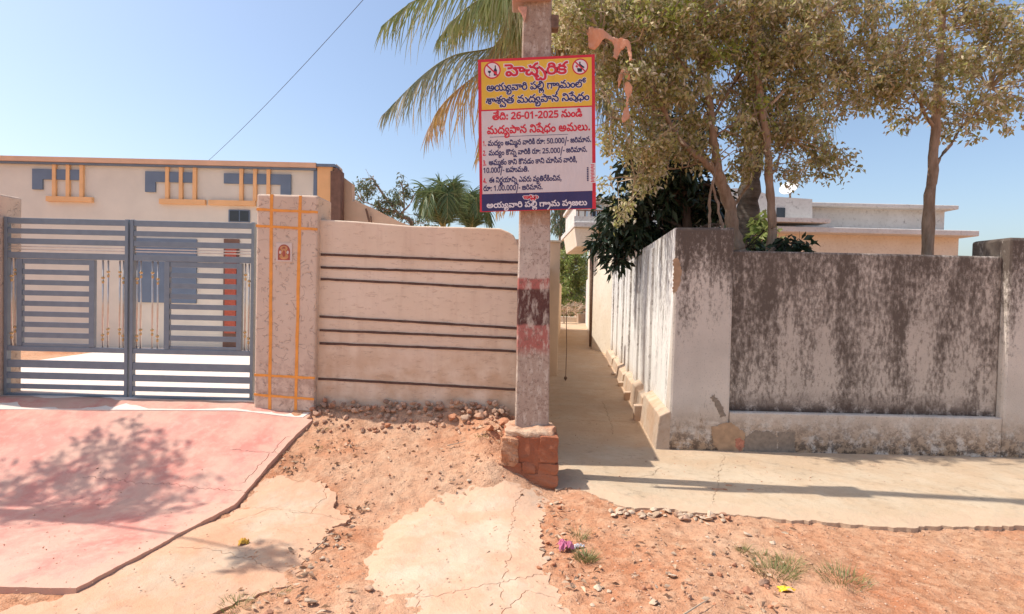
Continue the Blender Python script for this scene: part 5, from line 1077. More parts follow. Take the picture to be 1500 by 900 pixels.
'_nna':[0,[-89,-96,-108,-96,-132,-90,-144,-80,-143,-74,-144,-68,-132,-58,-108,-51,-91,-51,-78,-51,-60,-54,-44,-60,-35,-64,-47,-78,-56,-72,-74,-65,-87,-65,-98,-65,-110,-70,-109,-74,-110,-77,-100,-82,-87,-82,-72,-82,-52,-72,-51,-59,-51,-57,-52,-50,-62,-38,-82,-31,-95,-31,-112,-31,-132,-40,-133,-46,-167,-46,-170,-42,-180,-36,-202,-31,-219,-31,-234,-31,-252,-36,-251,-40,-252,-44,-238,-48,-223,-48,-191,-48,-191,-63,-219,-63,-236,-63,-252,-68,-251,-72,-252,-76,-244,-82,-227,-82,-214,-82,-196,-76,-183,-70,-159,-81,-176,-88,-208,-96,-229,-96,-260,-96,-288,-84,-287,-75,-288,-68,-274,-58,-257,-56,-274,-53,-286,-43,-285,-37,-286,-27,-252,-15,-221,-15,-204,-15,-176,-19,-156,-27,-145,-32,-155,-33,-144,-24,-116,-15,-93,-15,-58,-15,-18,-39,-17,-57,-18,-76,-54,-96]],
'yaa':[1607,[19,59,18,78,50,108,108,125,149,125,188,125,246,109,280,79,281,59,280,41,248,12,188,-3,149,-3,108,-3,50,12,18,40],[61,61,60,42,104,17,149,17,178,17,218,28,238,48,239,60,238,72,218,93,178,105,149,105,118,105,78,93,60,73],[355,-3,320,-3,270,14,253,28,273,44,284,35,312,23,342,17,359,17,384,17,410,33,411,48,410,63,388,85,346,101,321,106,341,123,370,116,422,95,452,66,453,50,452,25,402,-3],[529,-3,494,-3,444,14,425,28,445,44,458,35,484,23,514,17,531,17,556,17,584,33,585,47,584,61,560,83,520,100,497,106,515,125,520,124,534,120,539,118,549,112,570,105,604,86,624,62,625,48,624,25,576,-3],[727,55,708,55,680,60,664,70,656,81,657,86,656,94,666,106,675,111,719,112,704,106,694,94,695,88,694,81,712,72,729,72,744,72,760,81,761,88,760,98,734,106,713,106,509,106,515,125,691,125,712,125,742,123,764,119,773,116,784,112,796,98,797,88,796,72,758,55],[319,106,304,106,276,112,254,127,247,141,289,148,296,134,310,125,321,125,330,125,348,131,365,141,381,151,396,162,424,175,456,181,481,181,483,162,464,162,440,157,422,147,409,139,397,132,384,122,358,112,332,106]],
'e':[711,[243,-3,218,-3,184,6,152,22,137,33,122,43,100,52,87,52,72,52,54,43,55,34,54,26,72,16,91,16,108,16,130,26,139,35,165,20,154,14,134,3,108,-3,89,-3,60,-3,28,8,14,25,15,34,14,46,34,62,66,70,85,70,104,70,132,64,158,51,175,40,188,32,208,21,230,17,245,17,270,17,296,33,297,50,296,64,278,90,244,114,200,135,148,152,121,158,141,178,168,172,224,154,276,131,316,102,338,68,339,50,338,33,316,10,272,-3]],
'va':[711,[241,-3,218,-3,182,6,152,22,137,33,122,43,100,52,87,52,72,52,54,43,55,34,54,26,72,16,91,16,108,16,130,26,139,35,165,20,154,14,134,3,108,-3,89,-3,60,-3,28,8,14,25,15,34,14,46,34,62,66,70,85,70,104,70,132,64,158,51,175,40,188,32,208,21,230,17,245,17,270,17,296,33,297,48,296,62,274,84,232,99,178,106,147,106,123,106,165,125,218,123,296,103,338,70,339,48,338,34,316,10,274,-3],[121,106,104,106,78,112,56,127,49,141,91,148,98,134,112,125,123,125,132,125,150,131,167,141,183,151,198,162,228,175,260,181,281,181,285,162,266,162,244,157,224,147,211,139,201,132,184,122,160,112,134,106]],
'ree':[593,[19,59,18,78,50,108,108,125,149,125,188,125,246,109,280,79,281,59,280,41,248,12,188,-3,149,-3,108,-3,50,12,18,40],[61,62,60,42,104,17,149,17,178,17,218,28,238,48,239,60,238,73,218,94,178,106,149,106,118,106,78,94,60,74],[261,138,260,130,248,118,241,115,228,110,196,106,169,106,135,106,135,125,173,125,188,125,206,127,211,129,214,130,218,135,219,138,218,141,214,146,211,148,204,150,190,152,173,152,37,152,37,171,171,171,196,171,228,167,241,162,248,158,260,147],[207,208,236,208,272,195,281,184,243,179,240,183,230,188,216,192,207,192,192,192,172,184,173,178,172,174,182,166,199,160,161,154,148,160,136,172,137,180,136,189,154,201,186,208]],
'ci':[766,[271,-3,250,-3,222,2,200,13,189,22,199,23,186,12,160,1,132,-3,115,-3,90,-3,54,7,32,24,33,36,32,44,54,63,77,68,71,64,13,64,13,83,131,83,131,65,100,62,74,47,75,37,74,28,96,17,117,17,142,17,172,33,173,46,213,46,212,36,230,23,254,17,269,17,282,17,308,22,324,39,325,57,324,72,302,104,266,132,216,152,189,156,180,157,164,158,157,158,136,158,116,150,117,144,116,138,130,130,145,130,158,130,176,137,177,146,176,152,166,162,161,166,197,168,202,163,212,150,213,144,212,130,176,113,145,113,122,113,92,122,80,136,81,143,80,154,100,168,136,175,163,175,200,175,274,157,332,124,364,82,365,57,364,36,342,10,300,-3]],
'i':[689,[151,-3,114,-3,68,6,46,22,47,33,46,49,98,67,147,67,196,67,264,47,285,33,294,25,304,9,305,0,304,-6,300,-18,297,-24,261,-20,262,-16,266,-6,267,1,266,14,236,36,184,48,147,48,118,48,88,40,89,33,88,28,100,20,128,16,153,16,186,16,244,26,263,36,274,43,286,61,287,72,286,84,272,98,248,105,235,105,220,105,198,98,186,87,185,80,145,80,140,93,114,106,93,106,74,106,56,98,57,91,56,87,60,79,65,76,25,71,20,75,14,86,15,93,14,103,36,117,70,125,91,125,108,125,136,120,158,108,169,100,159,99,168,110,194,121,224,125,239,125,256,125,290,118,314,104,328,84,329,72,328,55,306,30,287,21,284,20,280,19,278,18,277,18,252,8,194,-3]],
'tta':[772,[279,-3,260,-3,228,2,204,13,195,22,205,23,192,12,166,1,136,-3,119,-3,94,-3,58,6,32,22,20,44,21,58,20,75,36,101,68,117,104,125,123,125,144,125,174,117,192,103,193,93,192,83,174,68,140,59,115,59,96,59,68,64,44,72,39,76,51,92,54,89,70,82,96,76,113,76,132,76,152,85,153,92,152,100,136,107,123,107,104,107,76,96,60,76,61,60,61,58,60,48,70,29,96,17,121,17,138,17,164,24,178,38,181,46,219,46,220,36,236,23,260,17,275,17,300,17,328,33,329,48,328,63,304,84,264,100,241,106,259,125,288,118,338,96,368,68,369,50,368,33,346,9,306,-3],[141,156,139,120,101,120,97,156]],
'3':[572,[247,125,246,114,230,99,200,89,179,86,179,85,218,82,258,62,259,46,258,32,228,10,168,-2,121,-2,92,-2,44,2,23,7,23,28,44,22,96,16,121,16,170,16,212,32,213,47,212,57,188,69,144,75,113,75,77,75,77,94,113,94,142,94,182,101,202,114,203,123,202,134,168,147,137,147,108,147,66,138,47,132,25,147,44,154,100,165,137,165,192,165,246,142]],
'4':[572,[277,36,225,36,225,0,183,0,183,36,11,36,11,55,179,164,225,164,225,55,277,55],[183,56,183,106,182,113,182,125,184,136,185,140,183,140,178,136,164,126,157,120,57,56]]}
def outline(t):
    s=GLYPHS[t];cs=[]
    for q in s[1:]:
        pts=[(q[k]//2*4,q[k+1]*4,bool(q[k]%2)) for k in range(0,len(q),2)]
        full=[];n=len(pts)
        for k in range(n):
            p,r=pts[k],pts[(k+1)%n];full.append(p)
            if not p[2] and not r[2]: full.append(((p[0]+r[0])/2,(p[1]+r[1])/2,True))
        st=next(k for k in range(len(full)) if full[k][2]);full=full[st:]+full[:st]
        o=[];m=len(full)
        for k,p in enumerate(full):
            if p[2]: o.append(p[:2])
            else:
                a=full[k-1];b=full[(k+1)%m]
                o.append(tuple(.25*a[j]+.5*p[j]+.25*b[j] for j in (0,1)))
        cs.append([p for k,p in enumerate(o) if math.dist(p,o[k-1])>1])
    return s[0],cs
def grow(c,d):
    n=len(c);o=[]
    for k in range(n):
        a,p,b=c[k-1],c[k],c[(k+1)%n]
        ux,uy=p[0]-a[0],p[1]-a[1];vx,vy=b[0]-p[0],b[1]-p[1]
        lu=math.hypot(ux,uy) or 1;lv=math.hypot(vx,vy) or 1
        nx,ny=-(uy/lu+vy/lv),(ux/lu+vx/lv)          # left of a clockwise outline is outside
        L=math.hypot(nx,ny) or 1;o.append((p[0]+d*nx/L*min(1.6,2/max(L,.6)),p[1]+d*ny/L*min(1.6,2/max(L,.6))))
    return o
def winding(cs,x,y):
    w=0
    for c in cs:
        x0,y0=c[-1]
        for x1,y1 in c:
            if (y0<=y)!=(y1<=y):
                if x0+(y-y0)*(x1-x0)/(y1-y0)>x: w+=1 if y1>y0 else -1
            x0,y0=x1,y1
    return w
GC={}
def glyph_tris(t,d):
    if (t,d) in GC: return GC[(t,d)]
    adv,cs=outline(t);cs=[grow(c,d) for c in cs]
    V=[];E=[]
    for c in cs:
        b=len(V);V+=[Vector(p) for p in c];E+=[(b+i,b+(i+1)%len(c)) for i in range(len(c))]
    r=delaunay_2d_cdt(V,E,[],0,.5)
    F=[]
    for f in r[2]:
        cx=sum(r[0][i].x for i in f)/len(f);cy=sum(r[0][i].y for i in f)/len(f)
        if winding(cs,cx,cy): F.append(tuple(f))
    u=sorted({i for f in F for i in f});m={i:k for k,i in enumerate(u)}
    GC[(t,d)]=(adv,[(r[0][i].x,r[0][i].y) for i in u],[tuple(m[i] for i in f) for f in F])
    return GC[(t,d)]
def text_tris(key,d,space=260,track=0):
    x=0;V=[];F=[]
    for t in LINES[key].split():
        if t=='|': x+=space;continue
        a,v,f=glyph_tris(t,d);b=len(V)
        V+=[(px+x,py) for px,py in v];F+=[tuple(b+i for i in g) for g in f];x+=a+(track if a else 0)
    return x,V,F

# ------------------------------------------------------------------ warning board
SY = PY - .12
cTL, cTR, cBR, cBL = P(700, 88, SY), P(871, 80, SY), P(873, 306, SY), P(703, 311, SY)
def S(u, v, dy=0.0):      # u, v in photograph-sized units of the board: 171 wide, 225 high
    u /= 171.0; v /= 225.0
    p = (cTL * (1-u) + cTR * u) * (1-v) + (cBL * (1-u) + cBR * u) * v
    return (p.x, SY - dy, p.z)
board = thing("warning_board", S(85, 225), "printed Telugu warning banner with red border fixed on the concrete pole", "signboard")
def sheet(name, u0, v0, u1, v1, d0, d1, mat, parent=board):
    mb = MB(); a = [S(u0, v1), S(u1, v1), S(u1, v0), S(u0, v0)]
    mb.hexa([(a[0][0], SY-d1, a[0][2]), (a[1][0], SY-d1, a[1][2]), (a[1][0], SY-d0, a[1][2]), (a[0][0], SY-d0, a[0][2]),
             (a[3][0], SY-d1, a[3][2]), (a[2][0], SY-d1, a[2][2]), (a[2][0], SY-d0, a[2][2]), (a[3][0], SY-d0, a[3][2])])
    return obj(name, mb, mat, parent)
sheet("banner_sheet", 0, 0, 171, 225, -.003, .003, M('red'))
frame = sheet("frame_bar", 6, 6, 165, 12, -.025, -.0031, M('iron')); sheet("frame_bar", 6, 214, 165, 220, -.025, -.0031, M('iron'))
sheet("frame_bar", 6, 12.1, 12, 213.9, -.025, -.0031, M('iron')); sheet("frame_bar", 159, 12.1, 165, 213.9, -.025, -.0031, M('iron'))
for v in (45, 180): sheet("fixing_strap", 60, v, 108, v + 6, -.058, -.0255, M('iron'))
sheet("yellow_panel", 4.8, 4, 166.4, 74, .003, .004, M('yellow'))
sheet("pale_panel", 4.2, 76.2, 166.0, 198.6, .003, .004, M('white'))
sheet("navy_panel", 3.0, 198.8, 165.6, 224, .003, .004, M('navy'))
def letters(key, u0, u1, base, hpx, mat, name="lettering", bold=27, halo=0, halomat=None, dip=0.0, label=None, zc=725.0):
    """one line of print; hpx is the height of a headed letter, base the baseline"""
    w, V, F = text_tris(key, bold)
    sx = (u1 - u0) / w; sy = hpx / zc
    def place(V, d):
        out = []
        for k, (x, y) in enumerate(V):
            u = u0 + x * sx
            out.append(S(u, base - y * sy + dip * ((u - 85) / 171), d))
        return out
    F2 = [f[::-1] for f in F]
    o = mesh_obj(name, place(V, .0052), F, mat, board)
    if halo:
        w2, V2, FF = text_tris(key, halo)
        mesh_obj("letter_outline", place(V2, .0046), FF, halomat or M('halo'), board)
    if label: o['label'] = label
letters("title", 40, 130, 26.0, 17.5, M('red'), bold=30, halo=78, label="large red heading on yellow")
letters("l2", 12, 157, 47.0, 11.5, M('navy'), bold=27, halo=72, label="navy line on yellow")
letters("l3", 11, 163, 66.0, 11.5, M('navy'), bold=27, halo=72, label="lower navy line on yellow")
letters("l4", 20, 152, 89.5, 11.0, M('red'), bold=36, label="red date line")
letters("l5", 12, 164, 110.0, 12.0, M('red'), bold=30, label="red line under the date")
for k, (u0, b) in dict(n1=(5, 127.4), n2=(5, 141.6), n3=(5, 156.2), n4=(5, 182.4)).items(): letters(k, u0 + .4, u0 + 5.6, b, 8.0, M('red'), bold=30, label="red item number")
letters("r1", 13, 165, 127.2, 8.0, M('navy'), bold=32, dip=-.5)
letters("r2", 14, 159, 141.4, 8.0, M('navy'), bold=32, dip=-.5)
letters("r3", 14, 144, 155.8, 8.2, M('navy'), bold=32, dip=-.4)
letters("r3b", 5.5, 73, 167.3, 8.2, M('navy'), bold=32)
letters("r4", 14, 121, 182.0, 8.2, M('navy'), bold=32)
letters("r4b", 5.5, 93, 194.0, 8.2, M('navy'), bold=32)
letters("i", 64, 86, 207.2, 5.8, M('red'), bold=34, halo=120, label="small red word outlined in white on the navy band")
letters("last", 10, 158, 219.3, 8.6, M('halo'), bold=30, label="white line on the navy band")
def shape(name, pts, d, mat, parent=board):     # flat printed shape, board units
    V = [S(u, v, d) for u, v in pts]; return mesh_obj(name, V, [tuple(range(len(V)))[::-1]], mat, parent)
def ring(u, v, r, n=30): return [(u + r * math.cos(2*math.pi*k/n), v + r * math.sin(2*math.pi*k/n)) for k in range(n)]
shape("rule_line", [(16, 114.4), (131, 114.4), (131, 115.1), (16, 115.1)], .0046, M('navy'))
for (cu, cv, r, kind) in ((20.8, 16.6, 12.6, 0), (149.6, 17.0, 11.8, 1)):
    ic = shape("no_alcohol_symbol", ring(cu, cv, r), .0045, M('red'))
    shape("symbol_ground", ring(cu, cv, r * .84), .0050, M('halo'), ic)
    k = r / 12.6
    def sp(name, pts, d, mat): shape(name, [(cu + a * k, cv + b * k) for a, b in pts], d, mat, ic)
    if kind == 0:
        sp("bottle", [(2.2, 8), (2.2, 0), (3.8, -3), (3.8, -7), (5.4, -7), (5.4, -3), (7, 0), (7, 8)], .0053, M('black'))
        sp("bottle_label", [(2.6, 2), (6.6, 2), (6.6, 5.5), (2.6, 5.5)], .0056, M('red'))
        sp("glass", [(-6.5, .5), (-1.5, .5), (-2.4, 3.5), (-3.6, 4.2), (-3.6, 7.6), (-2, 8.3), (-6, 8.3), (-4.4, 7.6), (-4.4, 4.2), (-5.6, 3.5)], .0053, M('black'))
    else:
        sp("bottle", [(-1.5, -3), (-1.5, -7.5), (.6, -7.5), (.6, -4), (3, -2), (7, 1), (5.5, 3), (1, 0)], .0053, M('black'))
        sp("glass", [(-5, 2), (3, 3), (2.5, 8.2), (-4, 8)], .0053, M('black'))
        sp("hand", [(-8, -1), (-5, -3), (-3, 0), (-5, 2)], .0053, M('red'))
    c, s = math.cos(.785), math.sin(.785); w_ = r * .085; L = r * .88
    shape("slash", [(cu - c*L + s*w_, cv - s*L - c*w_), (cu + c*L + s*w_, cv + s*L - c*w_), (cu + c*L - s*w_, cv + s*L + c*w_), (cu - c*L - s*w_, cv - s*L + c*w_)], .0059, M('red'), ic)
# tiny illegible printer's mark up the right edge: bare strokes, no readable letters
shape("printer_mark_ground", [(162, 158.5), (171, 158), (171, 187), (162, 187.5)], .0049, M('halo'))
R = random.Random(4)
for k in range(13):
    v = 160 + k * 2.05; u = 163.4 + (k % 2) * .8
    shape("printer_mark", [(u, v), (u + 5.6 - (k % 3) * .7, v + .2), (u + 5.4 - (k % 3) * .5, v + 1.35), (u + .5, v + 1.25)], .0055, M('red'))
for k in range(8):
    v = 164 + k * 2.6
    shape("printer_mark", [(158, v), (160.4, v), (160.4, v + 1.9), (158, v + 1.9)], .0055, M('navy'))

# ------------------------------------------------------------------ vegetation
RNG = np.random.default_rng(11)
def unit(v): return v / (np.linalg.norm(v, axis=-1, keepdims=True) + 1e-9)
def leaves(name, C, L, W, mat, parent, down=.35, fold=.25, jitter=.3, axis=None, kind='stuff'):
    """C: (N,3) leaf feet; each leaf a folded blade of its own"""
    C = np.asarray(C, float); n = len(C)
    a = RNG.normal(size=(n, 3)) if axis is None else axis + RNG.normal(size=(n, 3)) * .45
    a = unit(a); a[:, 2] -= down; a = unit(a)
    s = unit(np.cross(a, RNG.normal(size=(n, 3)))); nn = np.cross(a, s)
    l = L * (1 + RNG.uniform(-jitter, jitter, (n, 1))); w = W * (1 + RNG.uniform(-jitter, jitter, (n, 1)))
    m = C + a * l * .5 - nn * w * fold
    V = np.stack([C, C + a*l*.45 + s*w*.5, C + a*l, C + a*l*.45 - s*w*.5, ], 1)
    V[:, 1] += nn * w * fold; V[:, 3] += nn * w * fold
    V[:, 2, 2] -= l[:, 0] * .12
    i = np.arange(n)[:, None] * 4
    F = np.concatenate([i + np.array([0, 1, 2]), i + np.array([0, 2, 3])], 0)
    o = tri_mesh(name, V, F, mat, parent)
    if kind: o['kind'] = kind
    return o

def smooth_path(pts, n=5):
    pts = [Vector(p) for p in pts]; out = []
    for i in range(len(pts) - 1):
        p0, p1, p2, p3 = pts[max(i-1, 0)], pts[i], pts[i+1], pts[min(i+2, len(pts)-1)]
        for k in range(n):
            t = k / n
            out.append(.5 * ((2*p1) + (p2-p0)*t + (2*p0-5*p1+4*p2-p3)*t*t + (3*p1-p0-3*p2+p3)*t**3))
    out.append(pts[-1]); return out

def limb(mb, ctrl, r0, r1, sides=7, n=5, wob=.01, seed=0):
    p = smooth_path(ctrl, n); R = random.Random(seed)
    p = [q + Vector((R.uniform(-wob, wob), R.uniform(-wob, wob), 0)) if 0 < i < len(p)-1 else q for i, q in enumerate(p)]
    k = len(p) - 1
    mb.tube(p, [(r0 + (r1 - r0) * i / k) * (1 + R.uniform(-.12, .12)) for i in range(k + 1)], sides)
    return p

def canopy(parent, skel, blobs, per, spread, L, W, mat, twigmat, down=.35, twig_r=.006, twigs=True, seed=1, axis_out=False, leafname="leaves"):
    """clusters of leaves in ellipsoids (x, y, z, rx, ry, rz, n), each cluster on a twig from the nearest limb point"""
    R = np.random.default_rng(seed)
    cs = []
    for (c, r, n) in blobs:
        d = unit(R.normal(size=(n, 3))) * R.uniform(.15, 1, (n, 1)) ** .5
        cs.append(np.array(c) + d * np.array(r))
    cs = np.concatenate(cs)
    sk = np.array([tuple(p) for p in skel])
    mb = MB(); leafpos = []; ax = []
    for c in cs:
        d = np.linalg.norm(sk - c, axis=1); j = np.argmin(d); a = Vector(sk[j]); b = Vector(c)
        if d[j] > 1.6: a = b + (a - b).normalized() * 1.0
        mid = (a + b) / 2 + Vector(R.normal(size=3) * .07) + Vector((0, 0, .05))
        e = b + (b - mid).normalized() * spread * .9 + Vector((0, 0, -.03))
        if twigs: mb.tube([a, mid, b, e], [twig_r * 1.6, twig_r * 1.1, twig_r * .7, twig_r * .3], 3, cap=False)
        t = R.uniform(0, 1, (per, 1)) ** .8
        base = np.array(mid)[None] * (1 - t) * .5 + np.array(b)[None] * (t * .5 + .5) * 1.0
        base = np.array(mid)[None] + (np.array(e) - np.array(mid))[None] * (.25 + .75 * t)
        off = unit(R.normal(size=(per, 3))) * spread * R.uniform(.1, .75, (per, 1))
        leafpos.append(base + off); ax.append(off / (spread * .5))
        if twigs and per > 8:
            for q in range(3):
                tt = R.uniform(.2, 1); s0 = Vector(tuple(np.array(mid) + (np.array(e) - np.array(mid)) * tt))
                mb.tube([s0, s0 + Vector(R.normal(size=3) * spread * .45)], [twig_r * .55, twig_r * .25], 3, cap=False)
    LP = np.concatenate(leafpos)
    leaves(leafname, LP, L, W, mat, parent, down=down, axis=(np.concatenate(ax) if axis_out else None))
    if twigs: o = obj("twigs", mb, twigmat, parent); o['kind'] = 'stuff'
    return LP

def Pt(*l): return [P(*q) for q in l]
# --- dusty small-leaved tree behind the right wall
tr = thing("tree", (P(1085, 440, 7).x, 7.0, 0), "dusty khaki small-leaved tree with a forked trunk leaning over the mildewed wall", "tree")
skel = []
mb = MB()
b0 = P(1086, 440, 7.0); b0.z = -.05
skel += limb(mb, [b0] + Pt((1084, 400, 7.0), (1081, 362, 7.0), (1073, 330, 7.0), (1069, 303, 7.0), (1058, 273, 6.95), (1051, 250, 6.9)), .085, .062, 9, seed=1)
obj("trunk", mb, M('bark'), tr, smooth=True)
for ctrl, ra, rb in (
    (Pt((1051, 252, 6.9), (1046, 215, 6.85), (1042, 175, 6.8), (1034, 120, 6.75), (1024, 60, 6.7), (1012, -30, 6.6)), .056, .022),
    (Pt((1054, 258, 6.92), (1030, 236, 6.8), (1003, 212, 6.7), (984, 188, 6.6), (962, 140, 6.5), (930, 95, 6.4), (880, 60, 6.2)), .042, .012),
    (Pt((1071, 310, 7.0), (1081, 292, 7.1), (1098, 268, 7.2), (1104, 240, 7.3), (1100, 200, 7.4), (1085, 150, 7.4)), .022, .010),
    (Pt((1042, 175, 6.8), (1070, 130, 6.9), (1100, 90, 7.0), (1150, 40, 7.0)), .024, .010),
    (Pt((1036, 130, 6.75), (1000, 95, 6.7), (960, 40, 6.6), (900, 0, 6.5)), .020, .008),
    (Pt((984, 188, 6.6), (975, 150, 6.7), (972, 100, 6.8)), .014, .007),
    (Pt((1030, 236, 6.8), (1000, 246, 6.9), (965, 250, 6.9), (930, 262, 6.7)), .010, .004),
    (Pt((1045, 205, 6.85), (1062, 190, 6.8), (1085, 175, 6.7), (1120, 165, 6.7)), .014, .006),
    (Pt((962, 140, 6.5), (925, 150, 6.3), (895, 170, 6.2)), .010, .004)):
    mb = MB(); skel += limb(mb, ctrl, ra, rb, 6, seed=int(ra*1e4)); obj("branch", mb, M('bark'), tr, smooth=True)
def bl(px, py, Y, rx, ry, rz, n): return (tuple(P(px, py, Y)), (rx, ry, rz), n)
blobs = [bl(850, 35, 6.2, .40, .4, .36, 26), bl(905, 45, 6.4, .45, .5, .42, 42), bl(960, 45, 6.6, .5, .6, .50, 56), bl(1030, 30, 6.8, .55, .7, .50, 60), bl(1100, 30, 6.9, .55, .7, .50, 52),
         bl(905, 115, 6.3, .38, .4, .30, 24), bl(960, 130, 6.6, .42, .5, .36, 34), bl(1010, 125, 6.7, .36, .4, .30, 22), bl(1140, 110, 6.9, .40, .6, .42, 40), bl(1085, 120, 6.9, .35, .5, .28, 20),
         bl(895, 190, 6.3, .30, .3, .20, 10), bl(945, 205, 6.6, .34, .4, .24, 22), bl(985, 215, 6.8, .30, .4, .22, 16), bl(1110, 180, 6.9, .28, .4, .25, 18), bl(1150, 190, 7.0, .25, .4, .20, 12),
         bl(950, 255, 6.7, .26, .3, .12, 10), bl(915, 305, 6.9, .14, .15, .08, 3), bl(1075, 190, 6.8, .25, .4, .2, 9), bl(1010, 190, 6.9, .2, .3, .2, 8), bl(1105, 235, 6.9, .22, .3, .16, 7), bl(1020, 225, 6.9, .2, .3, .12, 5), bl(1075, 250, 7.1, .15, .3, .1, 3), bl(885, 262, 6.3, .07, .05, .03, 1),
         bl(980, -60, 6.7, .9, .8, .45, 60), bl(1100, -60, 6.9, .7, .8, .45, 40), bl(870, -40, 6.3, .45, .5, .35, 24)]
canopy(tr, skel, blobs, 58, .175, .058, .029, M('khaki'), M('twig'), down=.5, seed=5)
canopy(tr, skel, [bl(870, 22, 6.1, .22, .2, .16, 9), bl(945, 35, 6.2, .3, .3, .25, 13), bl(930, 75, 6.2, .2, .2, .1, 3), bl(1060, 85, 6.6, .35, .3, .25, 14), bl(1085, 80, 6.6, .25, .2, .2, 9), bl(1000, 20, 6.3, .4, .3, .2, 12), bl(1120, 160, 6.6, .2, .2, .15, 6), bl(960, 95, 6.3, .1, .1, .1, 2)], 16, .13, .065, .03, M('fresh'), M('twig'), seed=6, leafname="green_leaves")
# --- second, slimmer tree of the same sort
t2 = thing("tree", (P(1132, 440, 6.8).x, 6.8, 0), "slim straight-stemmed tree rising behind the mildewed panel at the photo's right", "tree")
mb = MB(); skel = []; b0 = P(1132, 440, 6.8); b0.z = -.05
skel += limb(mb, [b0] + Pt((1130, 362, 6.8), (1131, 335, 6.8), (1128, 285, 6.78), (1124, 220, 6.7), (1115, 150, 6.65), (1108, 100, 6.6), (1104, 50, 6.6), (1096, -40, 6.6)), .058, .026, 8, seed=3)
obj("trunk", mb, M('bark'), t2, smooth=True)
for ctrl, ra, rb in ((Pt((1127, 262, 6.75), (1138, 244, 6.75), (1146, 222, 6.8), (1180, 160, 6.9), (1230, 90, 7.0)), .018, .008), (Pt((1112, 130, 6.6), (1140, 90, 6.6), (1200, 30, 6.7), (1260, -20, 6.8)), .02, .01)):
    mb = MB(); skel += limb(mb, ctrl, ra, rb, 6, seed=8); obj("branch", mb, M('bark'), t2, smooth=True)
blobs = [bl(1150, 30, 6.7, .5, .6, .5, 40), bl(1230, 40, 6.9, .6, .7, .55, 50), bl(1210, 130, 6.9, .45, .6, .35, 30), bl(1165, 185, 6.8, .25, .4, .25, 14), bl(1155, 245, 6.8, .2, .3, .15, 6), bl(1200, 230, 6.9, .3, .4, .2, 12), bl(1290, 110, 7.0, .45, .6, .4, 28), bl(1230, -60, 6.9, .7, .7, .4, 30)]
canopy(t2, skel, blobs, 58, .175, .058, .029, M('khaki'), M('twig'), down=.5, seed=15)
# --- third tree, beyond the photo's right edge
t3 = thing("tree", (P(1360, 440, 7.2).x, 7.2, 0), "khaki tree standing behind the long mildewed panel, furthest right", "tree")
mb = MB(); skel = []; b0 = P(1360, 440, 7.2); b0.z = -.05
skel += limb(mb, [b0] + Pt((1358, 360, 7.2), (1366, 250, 7.2), (1372, 150, 7.2), (1380, 20, 7.2), (1380, -60, 7.2)), .08, .03, 8, seed=4)
obj("trunk", mb, M('bark'), t3, smooth=True)
for ctrl in (Pt((1366, 250, 7.2), (1400, 200, 7.3), (1450, 130, 7.4)), Pt((1370, 190, 7.2), (1340, 140, 7.1), (1310, 80, 7.0))):
    mb = MB(); skel += limb(mb, ctrl, .025, .01, 6, seed=9); obj("branch", mb, M('bark'), t3, smooth=True)
canopy(t3, skel, [bl(1370, 40, 7.1, .7, .7, .6, 60), bl(1450, 70, 7.3, .6, .6, .5, 46), bl(1330, 140, 7.1, .4, .5, .3, 22), bl(1420, 160, 7.3, .4, .5, .3, 20), bl(1500, 140, 7.3, .4, .5, .4, 18)], 44, .175, .07, .034, M('khaki'), M('twig'), down=.5, seed=25)

# --- palms
def frond(parent, ctrl, L, mat, rmat, n=46, droop=1.0, w=.015, seed=0, start=.12, r=.020, side=.7):
    pth = smooth_path(ctrl, 6); R = random.Random(seed)
    acc = [0]
    for i in range(1, len(pth)): acc.append(acc[-1] + (pth[i] - pth[i-1]).length)
    T = acc[-1]
    def at(t):
        s = t * T
        for i in range(1, len(pth)):
            if acc[i] >= s or i == len(pth) - 1:
                f = (s - acc[i-1]) / max(1e-6, acc[i] - acc[i-1]); return pth[i-1].lerp(pth[i], min(1, f)), (pth[i] - pth[i-1]).normalized()
    mb = MB(); k = len(pth) - 1; mb.tube(pth, [r * (1 - .8 * i / k) for i in range(k + 1)], 5)
    fr = obj("frond", mb, rmat, parent, smooth=True)
    n = int(n * 1.8); L *= 1.30; V = []; F = []
    for i in range(n):
        t = start + (1 - start) * (i + R.random() * .6) / n; p, d = at(t)
        sv = d.cross(Vector((0, 0, 1))); sv = sv.normalized() if sv.length > .1 else Vector((1, 0, 0))
        for sg in (-1, 1):
            if R.random() < .06: continue
            ll = L * (.45 + .75 * math.sin(math.pi * (.12 + .80 * t))) * R.uniform(.62, 1.2)
            ln = ll * (1 - .45 * max(0, t - .7) / .3)
            d0 = (sv * sg * side + d * .75 + Vector((0, 0, R.uniform(-.15, .22)))).normalized()
            tw = Vector((R.uniform(-.3, .3), R.uniform(-.3, .3), 0))
            b = len(V); seg = 4; q = p.copy(); dirv = d0.copy()
            for s in range(seg + 1):
                u = s / seg
                ww = w * .5 * (1.0, 1.15, .95, .6, .08)[s] * R.uniform(.9, 1.1)
                wv = dirv.cross(Vector((R.uniform(-.2, .2), 1, .3))); wv = wv.normalized() if wv.length > .05 else Vector((1, 0, 0))
                V.append(tuple(q + wv * ww)); V.append(tuple(q - wv * ww))
                dirv = (dirv + (Vector((0, 0, -1)) + tw) * droop * .62).normalized()
                q = q + dirv * ln / seg
            for s in range(seg): F.append((b+2*s, b+2*s+1, b+2*s+3, b+2*s+2))
    V = np.array(V); F = np.array(F)
    o = tri_mesh("leaflets", V, F, mat, fr); o['kind'] = 'stuff'
    return fr
def radial(C, az, el, L, dr, n=5):
    d = Vector((math.cos(az) * math.cos(el), math.sin(az) * math.cos(el), math.sin(el)))
    return [C + d * (L * t) + Vector((0, 0, -dr * L * t * t)) for t in [i / n for i in range(n + 1)]]
